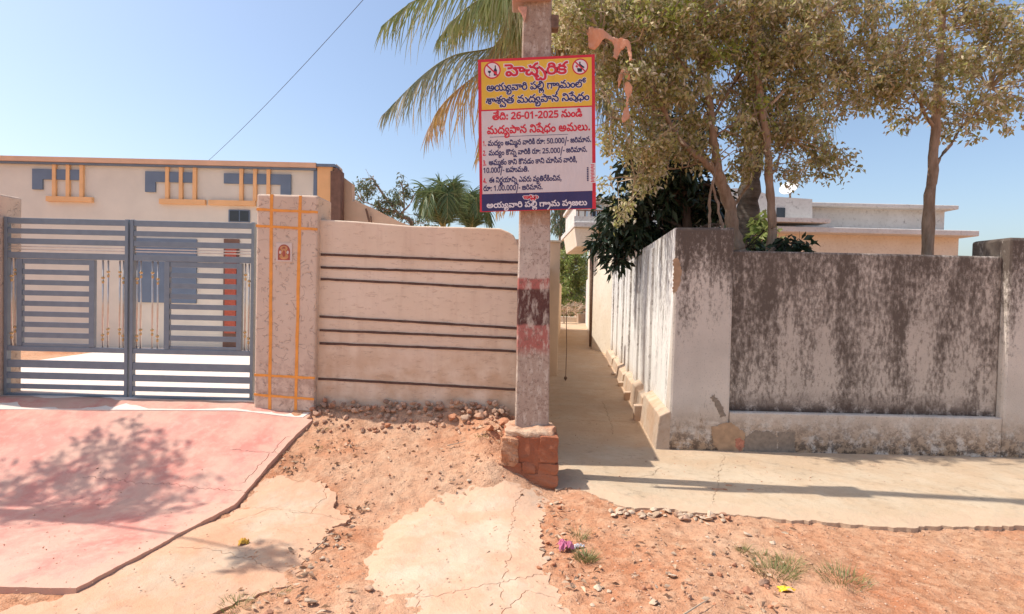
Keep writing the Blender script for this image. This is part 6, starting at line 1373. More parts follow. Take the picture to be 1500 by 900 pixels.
pa = thing("coconut_palm", (P(992, 420, 9.0).x, 9.0, 0), "coconut palm leaning left with yellowing fronds hanging behind the warning board", "palm")
b0 = P(994, 420, 9.0); b0.z = -.1
mb = MB(); limb(mb, [b0] + Pt((994, 400, 9.0), (993, 330, 9.0), (985, 255, 8.95), (966, 160, 8.8), (925, 80, 8.65), (874, 20, 8.6)), .16, .11, 10, seed=2, wob=.006); obj("trunk", mb, M('palmtrunk'), pa, smooth=True)
FR = [
 ((870,14,8.6),(830,-15,8.5),(775,20,8.4),(730,60,8.4),(700,110,8.4), 'fronddry', .50, 40, 1.3),
 ((870,12,8.6),(830,-40,8.7),(760,-30,8.7),(690,15,8.6),(660,60,8.6), 'fronddull', .58, 44, 1.1),
 ((870,18,8.6),(790,70,8.35),(735,130,8.3),(708,185,8.3),(700,235,8.3), 'fronddry', .42, 34, 1.4),
 ((870,18,8.6),(840,110,8.3),(800,210,8.25),(765,285,8.2),(725,312,8.1), 'fronddry', .34, 38, 1.5),
 ((870,12,8.6),(830,-50,8.0),(775,-50,7.7),(728,-20,7.6),(700,10,7.6), 'frond', .80, 60, 1.3),
 ((870,12,8.6),(850,-40,8.1),(800,-45,7.8),(760,-15,7.7),(742,30,7.7), 'fronddull', .74, 60, 1.3),
 ((870,12,8.6),(800,-20,8.5),(735,-15,8.4),(680,15,8.3),(640,60,8.3), 'frond', .60, 44, 1.0),
 ((870,14,8.6),(820,10,8.7),(770,30,8.8),(735,75,8.8),(715,120,8.8), 'frondgrey', .66, 40, 1.1),
 ((870,14,8.6),(890,-30,8.3),(900,-30,8.0),(890,20,7.8), 'frond', .60, 36, 1.2),
 ((870,15,8.6),(800,-45,8.4),(700,-38,8.2),(610,0,8.0),(560,38,7.9), 'frond', .74, 52, .85),
 ((870,15,8.6),(790,38,8.5),(722,70,8.4),(664,82,8.2),(618,112,8.1),(562,168,8.0), 'frondgrey', .66, 54, .9),
 ((870,18,8.6),(790,60,8.3),(720,96,8.2),(668,134,8.1),(640,165,8.05),(627,196,8.0), 'fronddry', .68, 44, 1.3),
 ((870,18,8.6),(800,50,8.2),(752,95,8.15),(722,150,8.1),(704,205,8.1), 'fronddry', .72, 40, 1.5),
 ((870,18,8.6),(830,60,8.4),(790,130,8.35),(755,200,8.3),(735,245,8.3), 'fronddull', .85, 40, 1.5),
 ((870,10,8.6),(815,-60,8.3),(755,-55,8.1),(712,-10,8.0), 'frond', .95, 44, 1.1),
 ((870,10,8.6),(840,-70,8.8),(770,-70,8.9),(730,-5,9.0), 'fronddull', 1.0, 44, 1.1),
 ((870,10,8.6),(830,-10,8.1),(775,10,7.8),(745,45,7.7), 'frond', .60, 36, 1.1),
 ((870,15,8.6),(850,60,8.0),(845,110,7.8),(850,160,7.7), 'fronddull', .7, 36, 1.2),
 ((870,15,8.6),(880,60,8.1),(885,120,8.0),(890,165,7.95), 'frondgrey', .62, 34, 1.2),
 ((870,15,8.6),(900,-40,8.2),(960,-30,8.0),(1010,40,7.9), 'fronddull', .9, 40, 1.0),
 ((870,15,8.6),(850,-30,8.0),(830,-20,7.6),(815,20,7.4), 'fronddull', .65, 34, 1.2),
 ((870,15,8.6),(900,10,9.0),(960,60,9.3),(1010,140,9.5), 'frondgrey', .8, 40, .9),
 ((870,15,8.6),(860,-60,9.2),(850,-60,9.9),(840,0,10.5), 'frond', .9, 40, .9)]
for i, f in enumerate(FR):
    c = [q for q in f if isinstance(q, tuple)]; mt, L, n, dr = f[-4:]
    frond(pa, Pt(*c), L, M(mt), M('rachisdry') if 'dry' in mt or 'dull' in mt else M('rachis'), n, dr, seed=40 + i)
C = P(872, 14, 8.6)
mb = MB(); R = random.Random(3)
for k in range(9): a = k * .7; mb.ball(C + Vector((.22 * math.cos(a), .22 * math.sin(a), -.15 - .1 * (k % 3))), (.10, .10, .12))
obj("coconuts", mb, plain("green_brown_coconut", (.20, .17, .06), .6, .3, 0, .3, 20), pa, smooth=True)
pb2 = thing("coconut_palm", (P(1086, 440, 8.2).x, 8.2, 0), "coconut palm with a thick dark ringed trunk behind the forked tree, photo right", "palm")
b0 = P(1084, 440, 8.2); b0.z = -.1
mb = MB(); limb(mb, [b0] + Pt((1086, 400, 8.2), (1091, 350, 8.2), (1098, 280, 8.2), (1104, 215, 8.2), (1110, 120, 8.2), (1112, -10, 8.2), (1112, -70, 8.2)), .17, .105, 10, seed=5, wob=.006); obj("trunk", mb, M('palmtrunk'), pb2, smooth=True)
C = P(1112, -66, 8.2)
R = random.Random(12)
for k in range(15):
    az = 2 * math.pi * k / 15 + R.uniform(-.2, .2); el = R.uniform(-.1, .9)
    frond(pb2, radial(C, az, el, R.uniform(2.2, 2.7), R.uniform(.45, .85)), .72, M(R.choice(['frondgrey', 'frond', 'fronddull'])), M('rachis'), 34, .9, seed=80 + k)
# far palm behind the left wall
for (px, py, Y, n, LL, lab, mt) in ((650, 342, 24, 17, 3.0, "young green palm showing its crown over the peach wall", 'frondfar'), (690, 345, 27, 12, 2.8, "darker palm crown between the young palm and the board", 'frondfar')):
    c = P(px, py, Y); fp_ = thing("palm", (c.x, Y, .3), lab, "palm")
    mb = MB(); mb.tube([(c.x, Y, 0), (c.x + .1, Y, c.z * .5), tuple(c)], [.26, .2, .16], 8); obj("trunk", mb, M('palmtrunk'), fp_, smooth=True)
    R = random.Random(int(px))
    for k in range(n):
        az = 2 * math.pi * k / n + R.uniform(-.25, .25); el = R.uniform(1.12, 1.52)
        frond(fp_, [q + Vector((0, 0, .35 * LL * (i/5)**2 - .75 * LL * (i/5)**5)) for i, q in enumerate(radial(c, az, el, LL * R.uniform(.9, 1.2), .3))], .60, M(mt), M('rachis'), 34, .34, w=.03, seed=k + int(px), r=.04)
# --- big dark-leaved tree between the palms and the lane wall
dk = thing("tree", (2.75, 8.6, 0), "dark glossy-leaved tree spilling over the lane side of the whitewashed wall", "tree")
mb = MB(); skel = []
skel += limb(mb, [Vector((2.75, 8.6, -.05))] + Pt((1012, 400, 8.6), (1006, 330, 8.6), (1000, 280, 8.6), (990, 225, 8.6)), .09, .05, 8, seed=6)
obj("trunk", mb, M('barkdark'), dk, smooth=True)
for ctrl in (Pt((1006, 340, 8.6), (970, 320, 8.7), (930, 330, 9.0), (905, 350, 9.2)), Pt((1003, 310, 8.6), (975, 270, 8.5), (940, 245, 8.5), (915, 240, 8.5)), Pt((1008, 350, 8.6), (960, 355, 8.9), (910, 375, 9.4)), Pt((1000, 290, 8.6), (1030, 270, 8.5), (1050, 280, 8.5)), Pt((1006, 345, 8.6), (1040, 330, 8.2), (1062, 330, 8.0))):
    mb = MB(); skel += limb(mb, ctrl, .035, .012, 6, seed=7); obj("branch", mb, M('barkdark'), dk, smooth=True)
canopy(dk, skel, [bl(985, 245, 8.7, .50, .4, .36, 60), bl(930, 245, 8.6, .28, .3, .22, 24), bl(1000, 190, 9.0, .40, .4, .35, 34), bl(1040, 300, 8.9, .3, .3, .35, 26), bl(965, 290, 8.8, .45, .4, .30, 44), bl(1015, 300, 8.8, .35, .4, .38, 40), bl(925, 325, 9.0, .42, .4, .25, 38), bl(975, 345, 8.9, .5, .3, .25, 34), bl(900, 345, 9.3, .32, .3, .30, 34), bl(915, 300, 9.0, .28, .3, .2, 16), bl(897, 378, 9.2, .14, .2, .14, 8), bl(1010, 225, 8.9, .3, .3, .3, 16)],
       15, .20, .165, .055, M('darkleaf'), M('barkdark'), down=.55, seed=31, axis_out=True, twig_r=.008)
# --- plants behind the front panel
for (px, py, Y, rr, rz, n, lab) in ((1112, 345, 7.6, .16, .28, 16, "dark green climber round the thick palm trunk"), (1048, 350, 7.4, .10, .14, 6, "small dark plant behind the top of the corner pier"), (1158, 362, 6.6, .2, .06, 7, "low dark plant peeping over the mildewed panel"), (1095, 362, 7.3, .3, .1, 10, "low green plant at the forked tree's foot")):
    c = P(px, py, Y); sh = thing("plant", (c.x, Y, .0), lab, "plant")
    mb = MB(); sk = limb(mb, [Vector((c.x, Y, -.05)), Vector((c.x + .05, Y, c.z * .6)), c], .02, .008, 5, seed=4); obj("stem", mb, M('barkdark'), sh)
    canopy(sh, sk, [(tuple(c), (rr, .2, rz), n)], 14, .13, .12, .06, M('darkleaf') if n != 16 else M('bush'), M('barkdark'), down=.5, seed=int(px), axis_out=True)
# thin bare stems over the corner pier
for i, (ctrl, lab) in enumerate(((Pt((1040, 360, 6.7), (1039, 325, 6.7), (1041, 285, 6.7), (1047, 255, 6.7), (1042, 235, 6.7)), "left one of two thin bare stems behind the corner pier"), (Pt((1059, 360, 6.7), (1055, 325, 6.7), (1050, 292, 6.7), (1044, 268, 6.7), (1050, 240, 6.7)), "right one of two thin bare stems behind the corner pier"))):
    b0 = ctrl[0].copy(); b0.z = 0; mb = MB(); limb(mb, [b0] + ctrl, .022, .010, 6, seed=20 + i)
    o = obj("bare_stem", mb, M('bark'), smooth=True, origin=tuple(b0)); tag(o, lab, "stem", "thin bare stems")
# --- far trees
ft = thing("tree", (P(600, 400, 20).x, 20, .3), "sparse pale tree seen between the house flank and the young palm", "tree")
mb = MB(); skel = []; b0 = P(612, 400, 20); b0.z = 0
skel += limb(mb, [b0] + Pt((605, 340, 20), (585, 315, 20), (565, 290, 20), (546, 262, 20)), .09, .03, 6, seed=1)
obj("trunk", mb, M('bark'), ft, smooth=True)
for ctrl in (Pt((590, 320, 20), (592, 295, 20), (588, 268, 20)), Pt((580, 310, 20), (560, 305, 20), (530, 295, 20)), Pt((585, 315, 20), (600, 300, 20), (607, 285, 20))):
    mb = MB(); skel += limb(mb, ctrl, .04, .015, 5, seed=2); obj("branch", mb, M('bark'), ft)
canopy(ft, skel, [bl(538, 273, 20, .35, .4, .25, 12), bl(588, 275, 20, .25, .3, .35, 10), bl(560, 295, 20, .4, .4, .25, 8), bl(582, 298, 20, .3, .3, .2, 8), bl(522, 288, 20, .25, .3, .25, 5), bl(575, 318, 20, .8, .5, .3, 16), bl(556, 312, 20, .4, .4, .2, 8), bl(600, 330, 20, .8, .5, .4, 14)], 22, .26, .15, .05, M('far'), M('twig'), down=.5, seed=41, twig_r=.012)
eu = thing("tree", (P(822, 420, 40).x, 40, 0), "tall drooping feathery tree far up the lane, just right of the pole under the board", "tree")
mb = MB(); skel = limb(mb, [Vector((P(822, 420, 40).x, 40, 0))] + Pt((822, 400, 40), (821, 340, 40), (824, 280, 40)), .2, .08, 6, seed=1)
obj("trunk", mb, M('bark'), eu, smooth=True)
canopy(eu, skel, [bl(822, 325, 40, .75, .6, 1.2, 40), bl(828, 355, 40, .4, .4, .8, 18), bl(818, 295, 40, .8, .6, .8, 20), bl(834, 330, 40, .3, .4, .8, 10)], 18, .45, .34, .07, M('far'), M('twig'), down=2.2, seed=42, twig_r=.015)
bu = thing("bush", (P(838, 462, 34.5).x, 34.5, 0), "tall sunlit green bush closing the end of the lane", "bush")
mb = MB(); skel = limb(mb, [Vector((P(838, 462, 34.5).x, 34.5, 0))] + Pt((838, 440, 34.5), (838, 400, 34.5), (840, 370, 34.5)), .12, .05, 6, seed=1)
obj("stem", mb, M('bark'), bu)
canopy(bu, skel, [bl(838, 395, 34.5, 1.0, .8, 1.1, 70), bl(832, 425, 34.2, 1.1, .8, 1.0, 60), bl(852, 415, 34.5, .6, .6, 1.0, 36), bl(846, 375, 34.5, .7, .6, .7, 34), bl(838, 450, 34.0, 1.2, .6, .7, 44), bl(826, 385, 34.5, .7, .6, .8, 30)], 26, .34, .20, .07, M('bush'), M('twig'), down=.2, seed=43, twig_r=.012)
b3 = thing("bush", (P(825, 468, 31).x, 31, 0), "low dry brown scrub in front of the green bush in the lane", "bush")
mb = MB(); skel = limb(mb, [Vector((P(826, 470, 31).x, 31, 0)), P(826, 450, 31)], .05, .02, 5); obj("stem", mb, M('twig'), b3)
canopy(b3, skel, [bl(826, 455, 31, .8, .5, .35, 26), bl(850, 452, 32.5, .8, .4, .4, 22)], 16, .25, .16, .03, M('dryleaf'), M('twig'), down=-.4, seed=44, twig_r=.014)
# trees behind the houses, far enough to read as one belt
R = random.Random(5); pos = []
blt = thing("tree_belt", (0, 90, 0), "distant belt of trees on the skyline beyond the houses", "trees")
mb = MB()
bb_ = []
for k in range(46):
    x = -95 + k * 4.3 + R.uniform(-1, 1); y = 85 + R.uniform(-8, 8); h = R.uniform(4, 6.5)
    mb.tube([(x, y, 0), (x + .3, y, h * .8)], [.25, .1], 5); bb_.append(((x, y, h * .62), (2.6, 2, h * .42), 26))
o = obj("trunks", mb, M('barkdark'), blt); o['kind'] = 'stuff'
canopy(blt, [Vector((0, 90, 3))], bb_, 14, .9, .8, .4, M('far'), M('twig'), twigs=False, seed=50)
# --- tree on the near left whose twigs throw the shadow on the cement (stands just outside the frame)
nt = thing("tree", (-6.0, 4.3, .1), "street tree on the near left, its leaf shadow lying on the cracked cement", "tree")
g0 = G(395, 808); cc = Vector((g0.x - .62 * 4.2, g0.y + .035 * 4.2, g0.z + 4.2))
mb = MB(); skel = limb(mb, [Vector((-6.0, 4.3, 0)), Vector((-5.9, 4.25, 1.6)), Vector((-5.6, 4.15, 3.0)), Vector((-5.3, 4.05, 4.0))], .10, .05, 8, seed=3)
obj("trunk", mb, M('bark'), nt, smooth=True)
mb = MB(); skel2 = limb(mb, [Vector((-5.3, 4.05, 4.0)), (Vector((-5.3, 4.05, 4.0)) + cc) / 2 + Vector((0, 0, .25)), cc + Vector((.1, 0, .05))], .018, .006, 6, seed=4); obj("branch", mb, M('bark'), nt)
canopy(nt, skel2, [(tuple(cc), (.20, .16, .16), 9)], 16, .14, .10, .045, M('bush'), M('twig'), seed=51)
canopy(nt, skel, [((-5.9, 4.6, 4.5), (.8, .7, .6), 60)], 24, .16, .10, .045, M('bush'), M('twig'), seed=52, leafname="upper_leaves")

# --- torn orange cloth caught in the branches
cl = thing("torn_cloth", tuple(P(905, 90, 6.0)), "torn faded orange cloth caught in the tree, just right of the warning board", "cloth")
def ragged(pts, Y, name, seed, amp=.05):
    q = [(P(a, b, Y).x, P(a, b, Y).z) for a, b in pts]
    B = densify(q, .016, .012, True, seed); V = [Vector(p) for p in B]; nb = len(V)
    xs = [p[0] for p in B]; zs = [p[1] for p in B]
    x = min(xs)
    while x < max(xs):
        z = min(zs)
        while z < max(zs):
            if inside(B, x, z): V.append(Vector((x, z)))
            z += .03
        x += .03
    r = delaunay_2d_cdt(V, [], [list(range(nb))], 1, 1e-5)
    VV = [(v.x, Y + amp * math.sin(v.x * 26 + v.y * 9 + seed) + amp * 1.6 * float(fbm(v.x, v.y, 9, 3, seed)), v.y) for v in r[0]]
    o = mesh_obj(name, VV, [tuple(f) for f in r[2]], M('cloth'), cl, smooth=True)
    s = o.modifiers.new("thick", 'SOLIDIFY'); s.thickness = .004
ragged([(860, 44), (865, 38), (872, 43), (884, 46), (900, 53), (918, 59), (924, 68), (926, 90), (921, 92), (919, 74), (916, 68), (909, 76), (904, 88), (898, 84), (900, 66), (894, 60), (886, 58), (878, 66), (872, 71), (863, 70), (862, 58)], 5.95, "cloth_strip", 1, .03)
ragged([(912, 99), (921, 102), (922, 118), (917, 112), (913, 104), (910, 118), (906, 130), (907, 112)], 5.98, "cloth_strip", 2, .02)
ragged([(918, 118), (925, 126), (926, 136), (921, 146), (920, 156), (923, 170), (918, 176), (911, 181), (912, 168), (917, 155), (918, 140), (914, 130)], 5.97, "cloth_strip", 3, .02)

# ------------------------------------------------------------------ stones, rubble, litter
def rock_mesh(seed, mat, sq=(1, .85, .65), sub=2):
    bm = bmesh.new(); bmesh.ops.create_icosphere(bm, subdivisions=sub, radius=1.0); R = random.Random(seed)
    cuts = [(Vector((R.uniform(-1, 1), R.uniform(-1, 1), R.uniform(-1, 1))).normalized(), R.uniform(.50, .80)) for _ in range(13)]
    for v in bm.verts:
        for n, d in cuts:
            t = v.co.dot(n)
            if t > d: v.co -= n * (t - d)
        v.co += Vector((R.uniform(-1, 1), R.uniform(-1, 1), R.uniform(-1, 1))) * .035
        v.co.x *= sq[0]; v.co.y *= sq[1]; v.co.z *= sq[2]
    me = bpy.data.meshes.new("stone"); bm.to_mesh(me); bm.free(); me.materials.append(mat); return me
ROCK = [rock_mesh(i, M('rock'), random.Random(i).choice([(1, .85, .65), (1.1, .7, .8), (.9, .9, .75), (1.2, .8, .55)]), 2) for i in range(9)]
GREY = [rock_mesh(20 + i, M('rockgrey'), (1.2, .9, .45)) for i in range(5)]
CLOD = [rock_mesh(40 + i, M('clod'), (1, .9, .7)) for i in range(4)]
def put_rock(name, me, x, y, r, label, cat, group=None, sink=.35, z=None, seed=0):
    R = random.Random(int(x * 9973 + y * 7919) + seed)
    o = bpy.data.objects.new(name, me); COL.objects.link(o)
    zz = float(ghf(x, y)) if z is None else z
    o.location = (x, y, zz + r * (.65 - sink)); o.rotation_euler = (R.uniform(-.5, .5), R.uniform(-.5, .5), R.uniform(0, 6.28)); o.scale = (r, r, r)
    tag(o, label, cat, group); return o
def gxy(px, py, lift=.03): q = G(px, py, lift); return q.x, q.y
for px, py, r, me, lab in ((703, 616, .062, ROCK[2], "large squarish pinkish stone in the pile near the pole"), (738, 624, .075, CLOD[0], "big red clod leaning against the pole block"),
        (728, 608, .05, GREY[0], "pale flat stone just left of the pole's foot"), (682, 618, .055, ROCK[3], "broad buff stone left of the squarish pinkish stone"), (662, 616, .060, CLOD[2], "dark red lump in the middle right of the wall pile"),
        (584, 624, .022, ROCK[5], "small bright yellowish stone at the front of the pile"), (549, 625, .034, ROCK[0], "rounded buff stone at the front of the pile"), (568, 623, .036, CLOD[1], "reddish round stone beside the bright yellowish one"),
        (480, 608, .034, ROCK[4], "upright pale stone at the pillar end of the pile"), (463, 619, .035, ROCK[6], "pale stone at the corner of the pink ramp"), (636, 622, .036, ROCK[7], "brown rounded stone, front of pile under the groove lines"),
        (687, 700, .022, GREY[1], "lone pale stone on the red earth left of the block"), (719, 640, .05, CLOD[3], "red clod below the squarish pinkish stone"), (750, 612, .045, CLOD[0], "red clod behind the block's left corner")):
    x, y = gxy(px, py); put_rock("stone", me, x, min(y, 5.36 - r), r, lab, "stone", sink=.2)
R = random.Random(77)
for k in range(210):
    x = R.uniform(-1.83, .02); t = R.random() ** 1.5; y = 5.355 - t * .30
    r = R.uniform(.018, .042) if t < .5 else R.uniform(.012, .030)
    z = float(ghf(x, y)) + (R.uniform(0, .06) if t < .35 else 0)
    put_rock("stone", R.choice(ROCK), x, y, r, ("small stone heaped against the peach wall, " if t < .35 else "small stone at the loose front of the heap, ") + ("pillar end" if x < -1.25 else "pole end" if x < 99 and x > -.6 else "middle stretch"), "stone", "stones heaped along the peach wall", z=z, sink=.25)
for k in range(58):
    px = R.uniform(893, 1072); x, y = gxy(px, 745 + (px - 893) * .055 + R.uniform(-3, 7)); r = R.uniform(.012, .034) * (1.2 if 975 < px < 1010 else 1)
    put_rock("concrete_lump", R.choice(GREY + ROCK[:2]), x, y, r, "broken cement lump along the lane apron's crumbling edge, " + ("end near the pole" if px < 960 else "middle where it is thickest" if px < 1015 else "end towards the photo's right"), "rubble", "rubble along the apron edge", sink=.15)
for k in range(24):
    px = R.uniform(788, 832); py = R.uniform(722, 830); x, y = gxy(px, py); r = R.uniform(.010, .026)
    put_rock("stone", R.choice(CLOD + GREY[:2]), x, y, r, "reddish lump beside the right edge of the cement path", "stone", "lumps along the cement path", sink=.25)
for k in range(26):
    t = R.random(); px = 440 + 60 * R.random() - 60 * t + 40; py = 742 + 90 * t + R.uniform(-6, 12); x, y = gxy(px, py); r = R.uniform(.010, .024)
    put_rock("stone", R.choice(GREY + ROCK[:3]), x, y, r, "crumb of broken cement beside the cracked cement sheet", "stone", "crumbs along the cracked cement", sink=.25)
for px, py, r, lab in ((876, 855, .030, "flat pale stone on the brown earth below the apron"), (1095, 780, .030, "flat grey stone on the earth under the apron, right"), (1132, 791, .026, "grey stone beside the grass tuft at the right"), (1120, 848, .040, "rounded buff stone by the larger grass clump"), (1094, 856, .032, "angular buff stone left of the larger grass clump"),
        (455, 877, .036, "grey stone at the photo's bottom left, in front of the cracked sheet"), (420, 875, .026, "buff stone beside the low green weeds, bottom left"), (392, 898, .04, "dark stone at the bottom edge, left"), (1010, 869, .022, "brown pointed stone on bare earth, lower right"), (957, 879, .03, "flat slab of stone lying near the bottom, right of the path"), (540, 858, .036, "split stone at the lower left corner of the path"), (985, 838, .028, "tilted flat stone in the middle of the brown earth"), (1040, 835, .022, "small tilted stone right of the middle of the brown earth")):
    x, y = gxy(px, py); put_rock("stone", GREY[int(px) % 5] if 'grey' in lab or 'flat' in lab else ROCK[int(px) % 9], x, y, r, lab, "stone", sink=.3)

R = random.Random(99)
for k in range(46):
    px = R.uniform(825, 1160); py = R.uniform(765, 896); x, y = gxy(px, py); r = R.uniform(.008, .022)
    put_rock("stone", R.choice(ROCK + GREY + CLOD), x, y, r, "small loose stone on the bare earth below the lane apron, " + ("left half" if px < 990 else "right half"), "stone", "loose stones below the apron", sink=.3)
for k in range(30):
    px = R.uniform(470, 740); py = R.uniform(638, 735); x, y = gxy(px, py); r = R.uniform(.007, .017)
    put_rock("stone", R.choice(ROCK + CLOD), x, y, r, "small loose stone on the red slope below the heap", "stone", "loose stones on the red slope", sink=.3)
# fine gravel and crumbs: too many to count
def scatter(name, pts, rad, mat, label, seed, flat_=.6):
    rg = np.random.default_rng(seed); n = len(pts)
    ph = (1 + 5 ** .5) / 2
    ico = np.array([(-1, ph, 0), (1, ph, 0), (-1, -ph, 0), (1, -ph, 0), (0, -1, ph), (0, 1, ph), (0, -1, -ph), (0, 1, -ph), (ph, 0, -1), (ph, 0, 1), (-ph, 0, -1), (-ph, 0, 1)]) / 1.9
    fc = np.array([(0,11,5),(0,5,1),(0,1,7),(0,7,10),(0,10,11),(1,5,9),(5,11,4),(11,10,2),(10,7,6),(7,1,8),(3,9,4),(3,4,2),(3,2,6),(3,6,8),(3,8,9),(4,9,5),(2,4,11),(6,2,10),(8,6,7),(9,8,1)])
    V = ico[None] * (1 + rg.uniform(-.28, .28, (n, 12, 1))) * rad[:, None, None]
    V = V * np.array([1, 1, flat_]) * rg.uniform(.65, 1.35, (n, 1, 3))
    a = rg.uniform(0, 6.28, n); c, s = np.cos(a)[:, None], np.sin(a)[:, None]
    x, y = V[..., 0] * c - V[..., 1] * s, V[..., 0] * s + V[..., 1] * c
    V = np.stack([x, y, V[..., 2]], -1) + pts[:, None]
    F = (fc[None] + (np.arange(n) * 12)[:, None, None]).reshape(-1, 3)
    o = tri_mesh(name, V, F, mat); tag(o, label, name.replace('_', ' '), None, 'stuff'); return o
rg = np.random.default_rng(3)
n = 13000
x = rg.uniform(-3.4, 3.6, n); y = 2.35 + 3.0 * rg.random(n) ** 1.2
dens = fbm(x, y, 2.2, 3, 91) + .25 * (x > .35) + .0
k = (dens + rg.uniform(-.25, .25, n) > .0) & ~((x > .3) & (y > 4.75)) & ~((x < -2.1) & (y > 3.3))
x, y = x[k], y[k]; r = .0022 + .0065 * rg.random(len(x)) ** 3
scatter("gravel", np.stack([x, y, ghf(x, y) + r * .25], -1), r, M('pebble'), "fine gravel and earth crumbs strewn over the red dirt", 4)
# crumbs lying on the slabs
n = 700; x = rg.uniform(-3.2, .4, n); y = rg.uniform(2.4, 4.5, n); r = .0022 + .004 * rg.random(n) ** 2
scatter("slab_crumbs", np.stack([x, y, gh(x, y) + .036 + r * .2], -1), r, M('pebble'), "stray crumbs on the cement sheets", 5)
n = 300; x = rg.uniform(.5, 3.6, n); y = rg.uniform(4.8, 7.5, n); r = .003 + .005 * rg.random(n) ** 2
k = x < lane_r(y) - .15
k |= (y < 5.8); x, y, r = x[k], y[k], r[k]
scatter("lane_crumbs", np.stack([x, y, AL + r * .2 + 0 * x], -1), r, M('pebble'), "stray crumbs on the cement lane", 6)

# dry leaves
def litter(name, px_boxes, per, L, W, mat, label, seed, lift=.02):
    rg2 = random.Random(seed); C = []; A = []
    for (x0, x1, y0, y1, n) in px_boxes:
        for _ in range(n):
            q = G(rg2.uniform(x0, x1), rg2.uniform(y0, y1), .02); C.append((q.x, q.y, float(ghf(q.x, q.y)) + lift)); a = rg2.uniform(0, 6.28); A.append((math.cos(a) * 3, math.sin(a) * 3, rg2.uniform(-.3, .5)))
    o = leaves(name, np.array(C), L, W, mat, None, down=0, fold=.35, axis=np.array(A)); tag(o, label, name.replace('_', ' '), None, 'stuff'); return o
litter("leaf_litter", [(410, 445, 655, 695, 34), (455, 520, 640, 660, 16), (700, 745, 628, 655, 30), (505, 545, 735, 750, 22), (470, 515, 755, 800, 30), (430, 470, 800, 860, 22), (640, 680, 700, 735, 10), (480, 740, 640, 700, 40), (820, 1160, 760, 895, 80), (800, 840, 720, 800, 20), (560, 800, 720, 895, 12), (830, 880, 830, 870, 20), (1060, 1160, 800, 895, 30), (350, 520, 860, 898, 26)], 1, .045, .020, M('dryleaf'), "dry brown leaf litter gathered along the broken cement edges", 8)
litter("chaff", [(330, 1165, 690, 898, 420), (480, 740, 630, 700, 150)], 1, .018, .006, M('dryleaf'), "tiny bits of straw and bark over the dirt", 9, lift=.008)
# fallen sticks
for i, (a, b, lab) in enumerate((((655, 655), (682, 649), "thin dry stick on the red earth below the pile"), ((455, 812), (478, 790), "short twig along the cracked sheet"), ((1000, 905), (1040, 880), "dry twig at the bottom right"))):
    p, q = G(*a, .02), G(*b, .02); mb = MB(); mid = (p + q) / 2 + Vector((.01, .01, .012)); mb.tube([p + Vector((0, 0, .012)), mid, q + Vector((0, 0, .012))], [.005, .004, .002], 5)
    tag(obj("stick", mb, M('twig'), origin=tuple(p)), lab, "stick")

# grass tufts
def tuft(px, py, n, h, rad, label, dry=.2, seed=1):
    q = G(px, py, .01); R = random.Random(seed); V = []; F = []
    base = Vector((q.x, q.y, float(ghf(q.x, q.y)) - .005))
    for k in range(n):
        a = R.uniform(0, 6.28); rr = rad * R.random() ** .6; p = base + Vector((rr * math.cos(a), rr * math.sin(a), 0))
        d = Vector((math.cos(a) * R.uniform(.1, .9), math.sin(a) * R.uniform(.1, .9), 1)).normalized(); hh = h * R.uniform(.4, 1.1); w = .0016 + .0012 * R.random()
        s = Vector((R.uniform(-1, 1), R.uniform(-1, 1), 0)).normalized() * w; b = len(V)
        for i in range(4):
            t = i / 3; c = p + d * hh * t + Vector((math.cos(a), math.sin(a), -.6)) * hh * .35 * t * t; ww = s * (1 - t * .9)
            V += [tuple(c - ww), tuple(c + ww)]
        for i in range(3): F.append((b+2*i, b+2*i+1, b+2*i+3, b+2*i+2))
    o = mesh_obj("grass_tuft", V, F, M('grass'), origin=tuple(base)); tag(o, label, "grass")
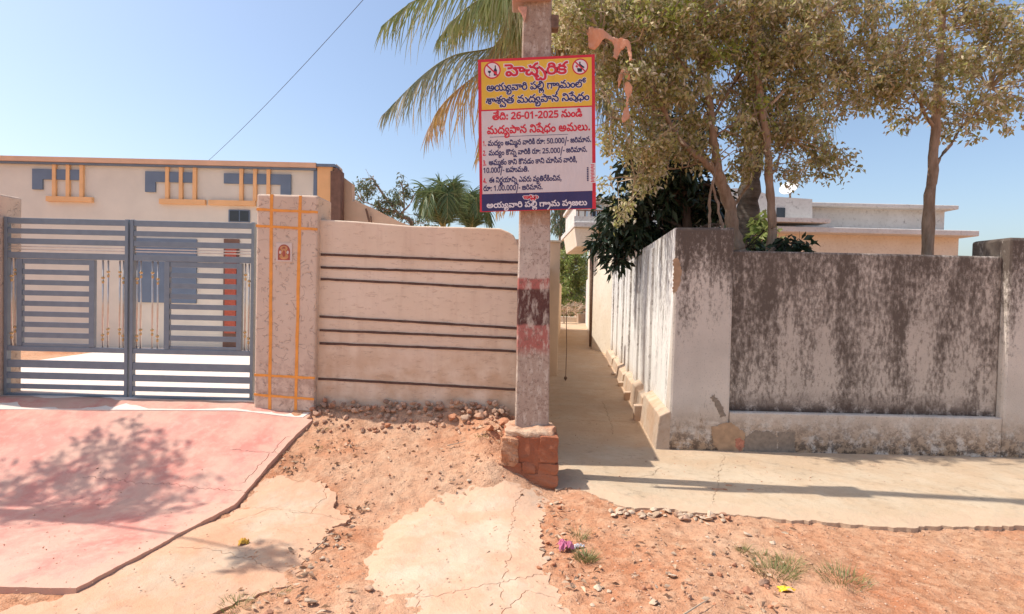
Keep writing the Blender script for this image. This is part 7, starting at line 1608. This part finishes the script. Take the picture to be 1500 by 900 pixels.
for i, t in enumerate(((858, 815, 240, .075, .065, "dense green grass tuft beside the pink wrapper"), (848, 788, 50, .12, .05, "sparse yellow weed behind the pink wrapper"), (1090, 806, 90, .07, .045, "small tuft below the apron at the right"), (1136, 838, 260, .09, .12, "largest grass clump, at the right edge of the earth"), (1158, 828, 160, .09, .09, "grass clump right of the largest one"),
        (348, 885, 160, .06, .08, "green grass at the photo's bottom left corner"), (405, 866, 90, .045, .07, "low weeds in the crack below the cement sheet"), (472, 628, 70, .04, .04, "tiny green tuft at the corner by the pillar"), (465, 655, 50, .03, .07, "flat grey-green weeds on the red earth near the ramp"), (705, 650, 70, .035, .06, "flat greyish weeds left of the brick block"), (1120, 815, 60, .05, .07, "thin grass between the two right-hand tufts"), (1235, 850, 200, .09, .14, "grass clump beyond the largest one, far right"))):
    tuft(*t, seed=i)

# wrappers
def crumple(name, px, py, sx, sy, h, mat, label, cat, seed, rot=0):
    q = G(px, py, .02); bm = bmesh.new(); bmesh.ops.create_grid(bm, x_segments=9, y_segments=7, size=1); R = random.Random(seed)
    for v in bm.verts:
        u, w = v.co.x, v.co.y; z = h * (1.1 - .7 * (u * u + w * w) * .7 + R.uniform(-.35, .35))
        x = u * sx * (1 + R.uniform(-.12, .12)); y = w * sy * (1 + R.uniform(-.12, .12)) * (1 - .3 * u)
        v.co = Vector((x * math.cos(rot) - y * math.sin(rot), x * math.sin(rot) + y * math.cos(rot), max(.002, z)))
    me = bpy.data.meshes.new(name); bm.to_mesh(me); bm.free(); me.materials.append(mat)
    o = bpy.data.objects.new(name, me); COL.objects.link(o); o.location = (q.x, q.y, float(ghf(q.x, q.y)) + .006); md = o.modifiers.new("t", 'SOLIDIFY'); md.thickness = .0015
    if cat: tag(o, label, cat)
    return o
w1 = crumple("wrapper", 828, 800, .048, .040, .045, M('pinkbag'), "crumpled pink and silver foil wrapper beside the path", "wrapper", 3, .2)
s1 = crumple("wrapper_tail", 848, 797, .034, .014, .02, M('silver'), None, None, 4, .1)
s1.parent = w1; s1.location = Vector(s1.location) - Vector(w1.location)
crumple("wrapper", 1152, 859, .045, .022, .018, M('yellowbag'), "bright yellow wrapper scrap at the right edge of the earth", "wrapper", 6, -.2)
crumple("dry_leaf", 357, 797, .030, .024, .03, plain("yellow_brown_leaf", (.62, .36, .06), .7, .2, 0, .3, 20), "curled yellow-brown leaf lying on the cracked cement sheet", "leaf", 8, .4)
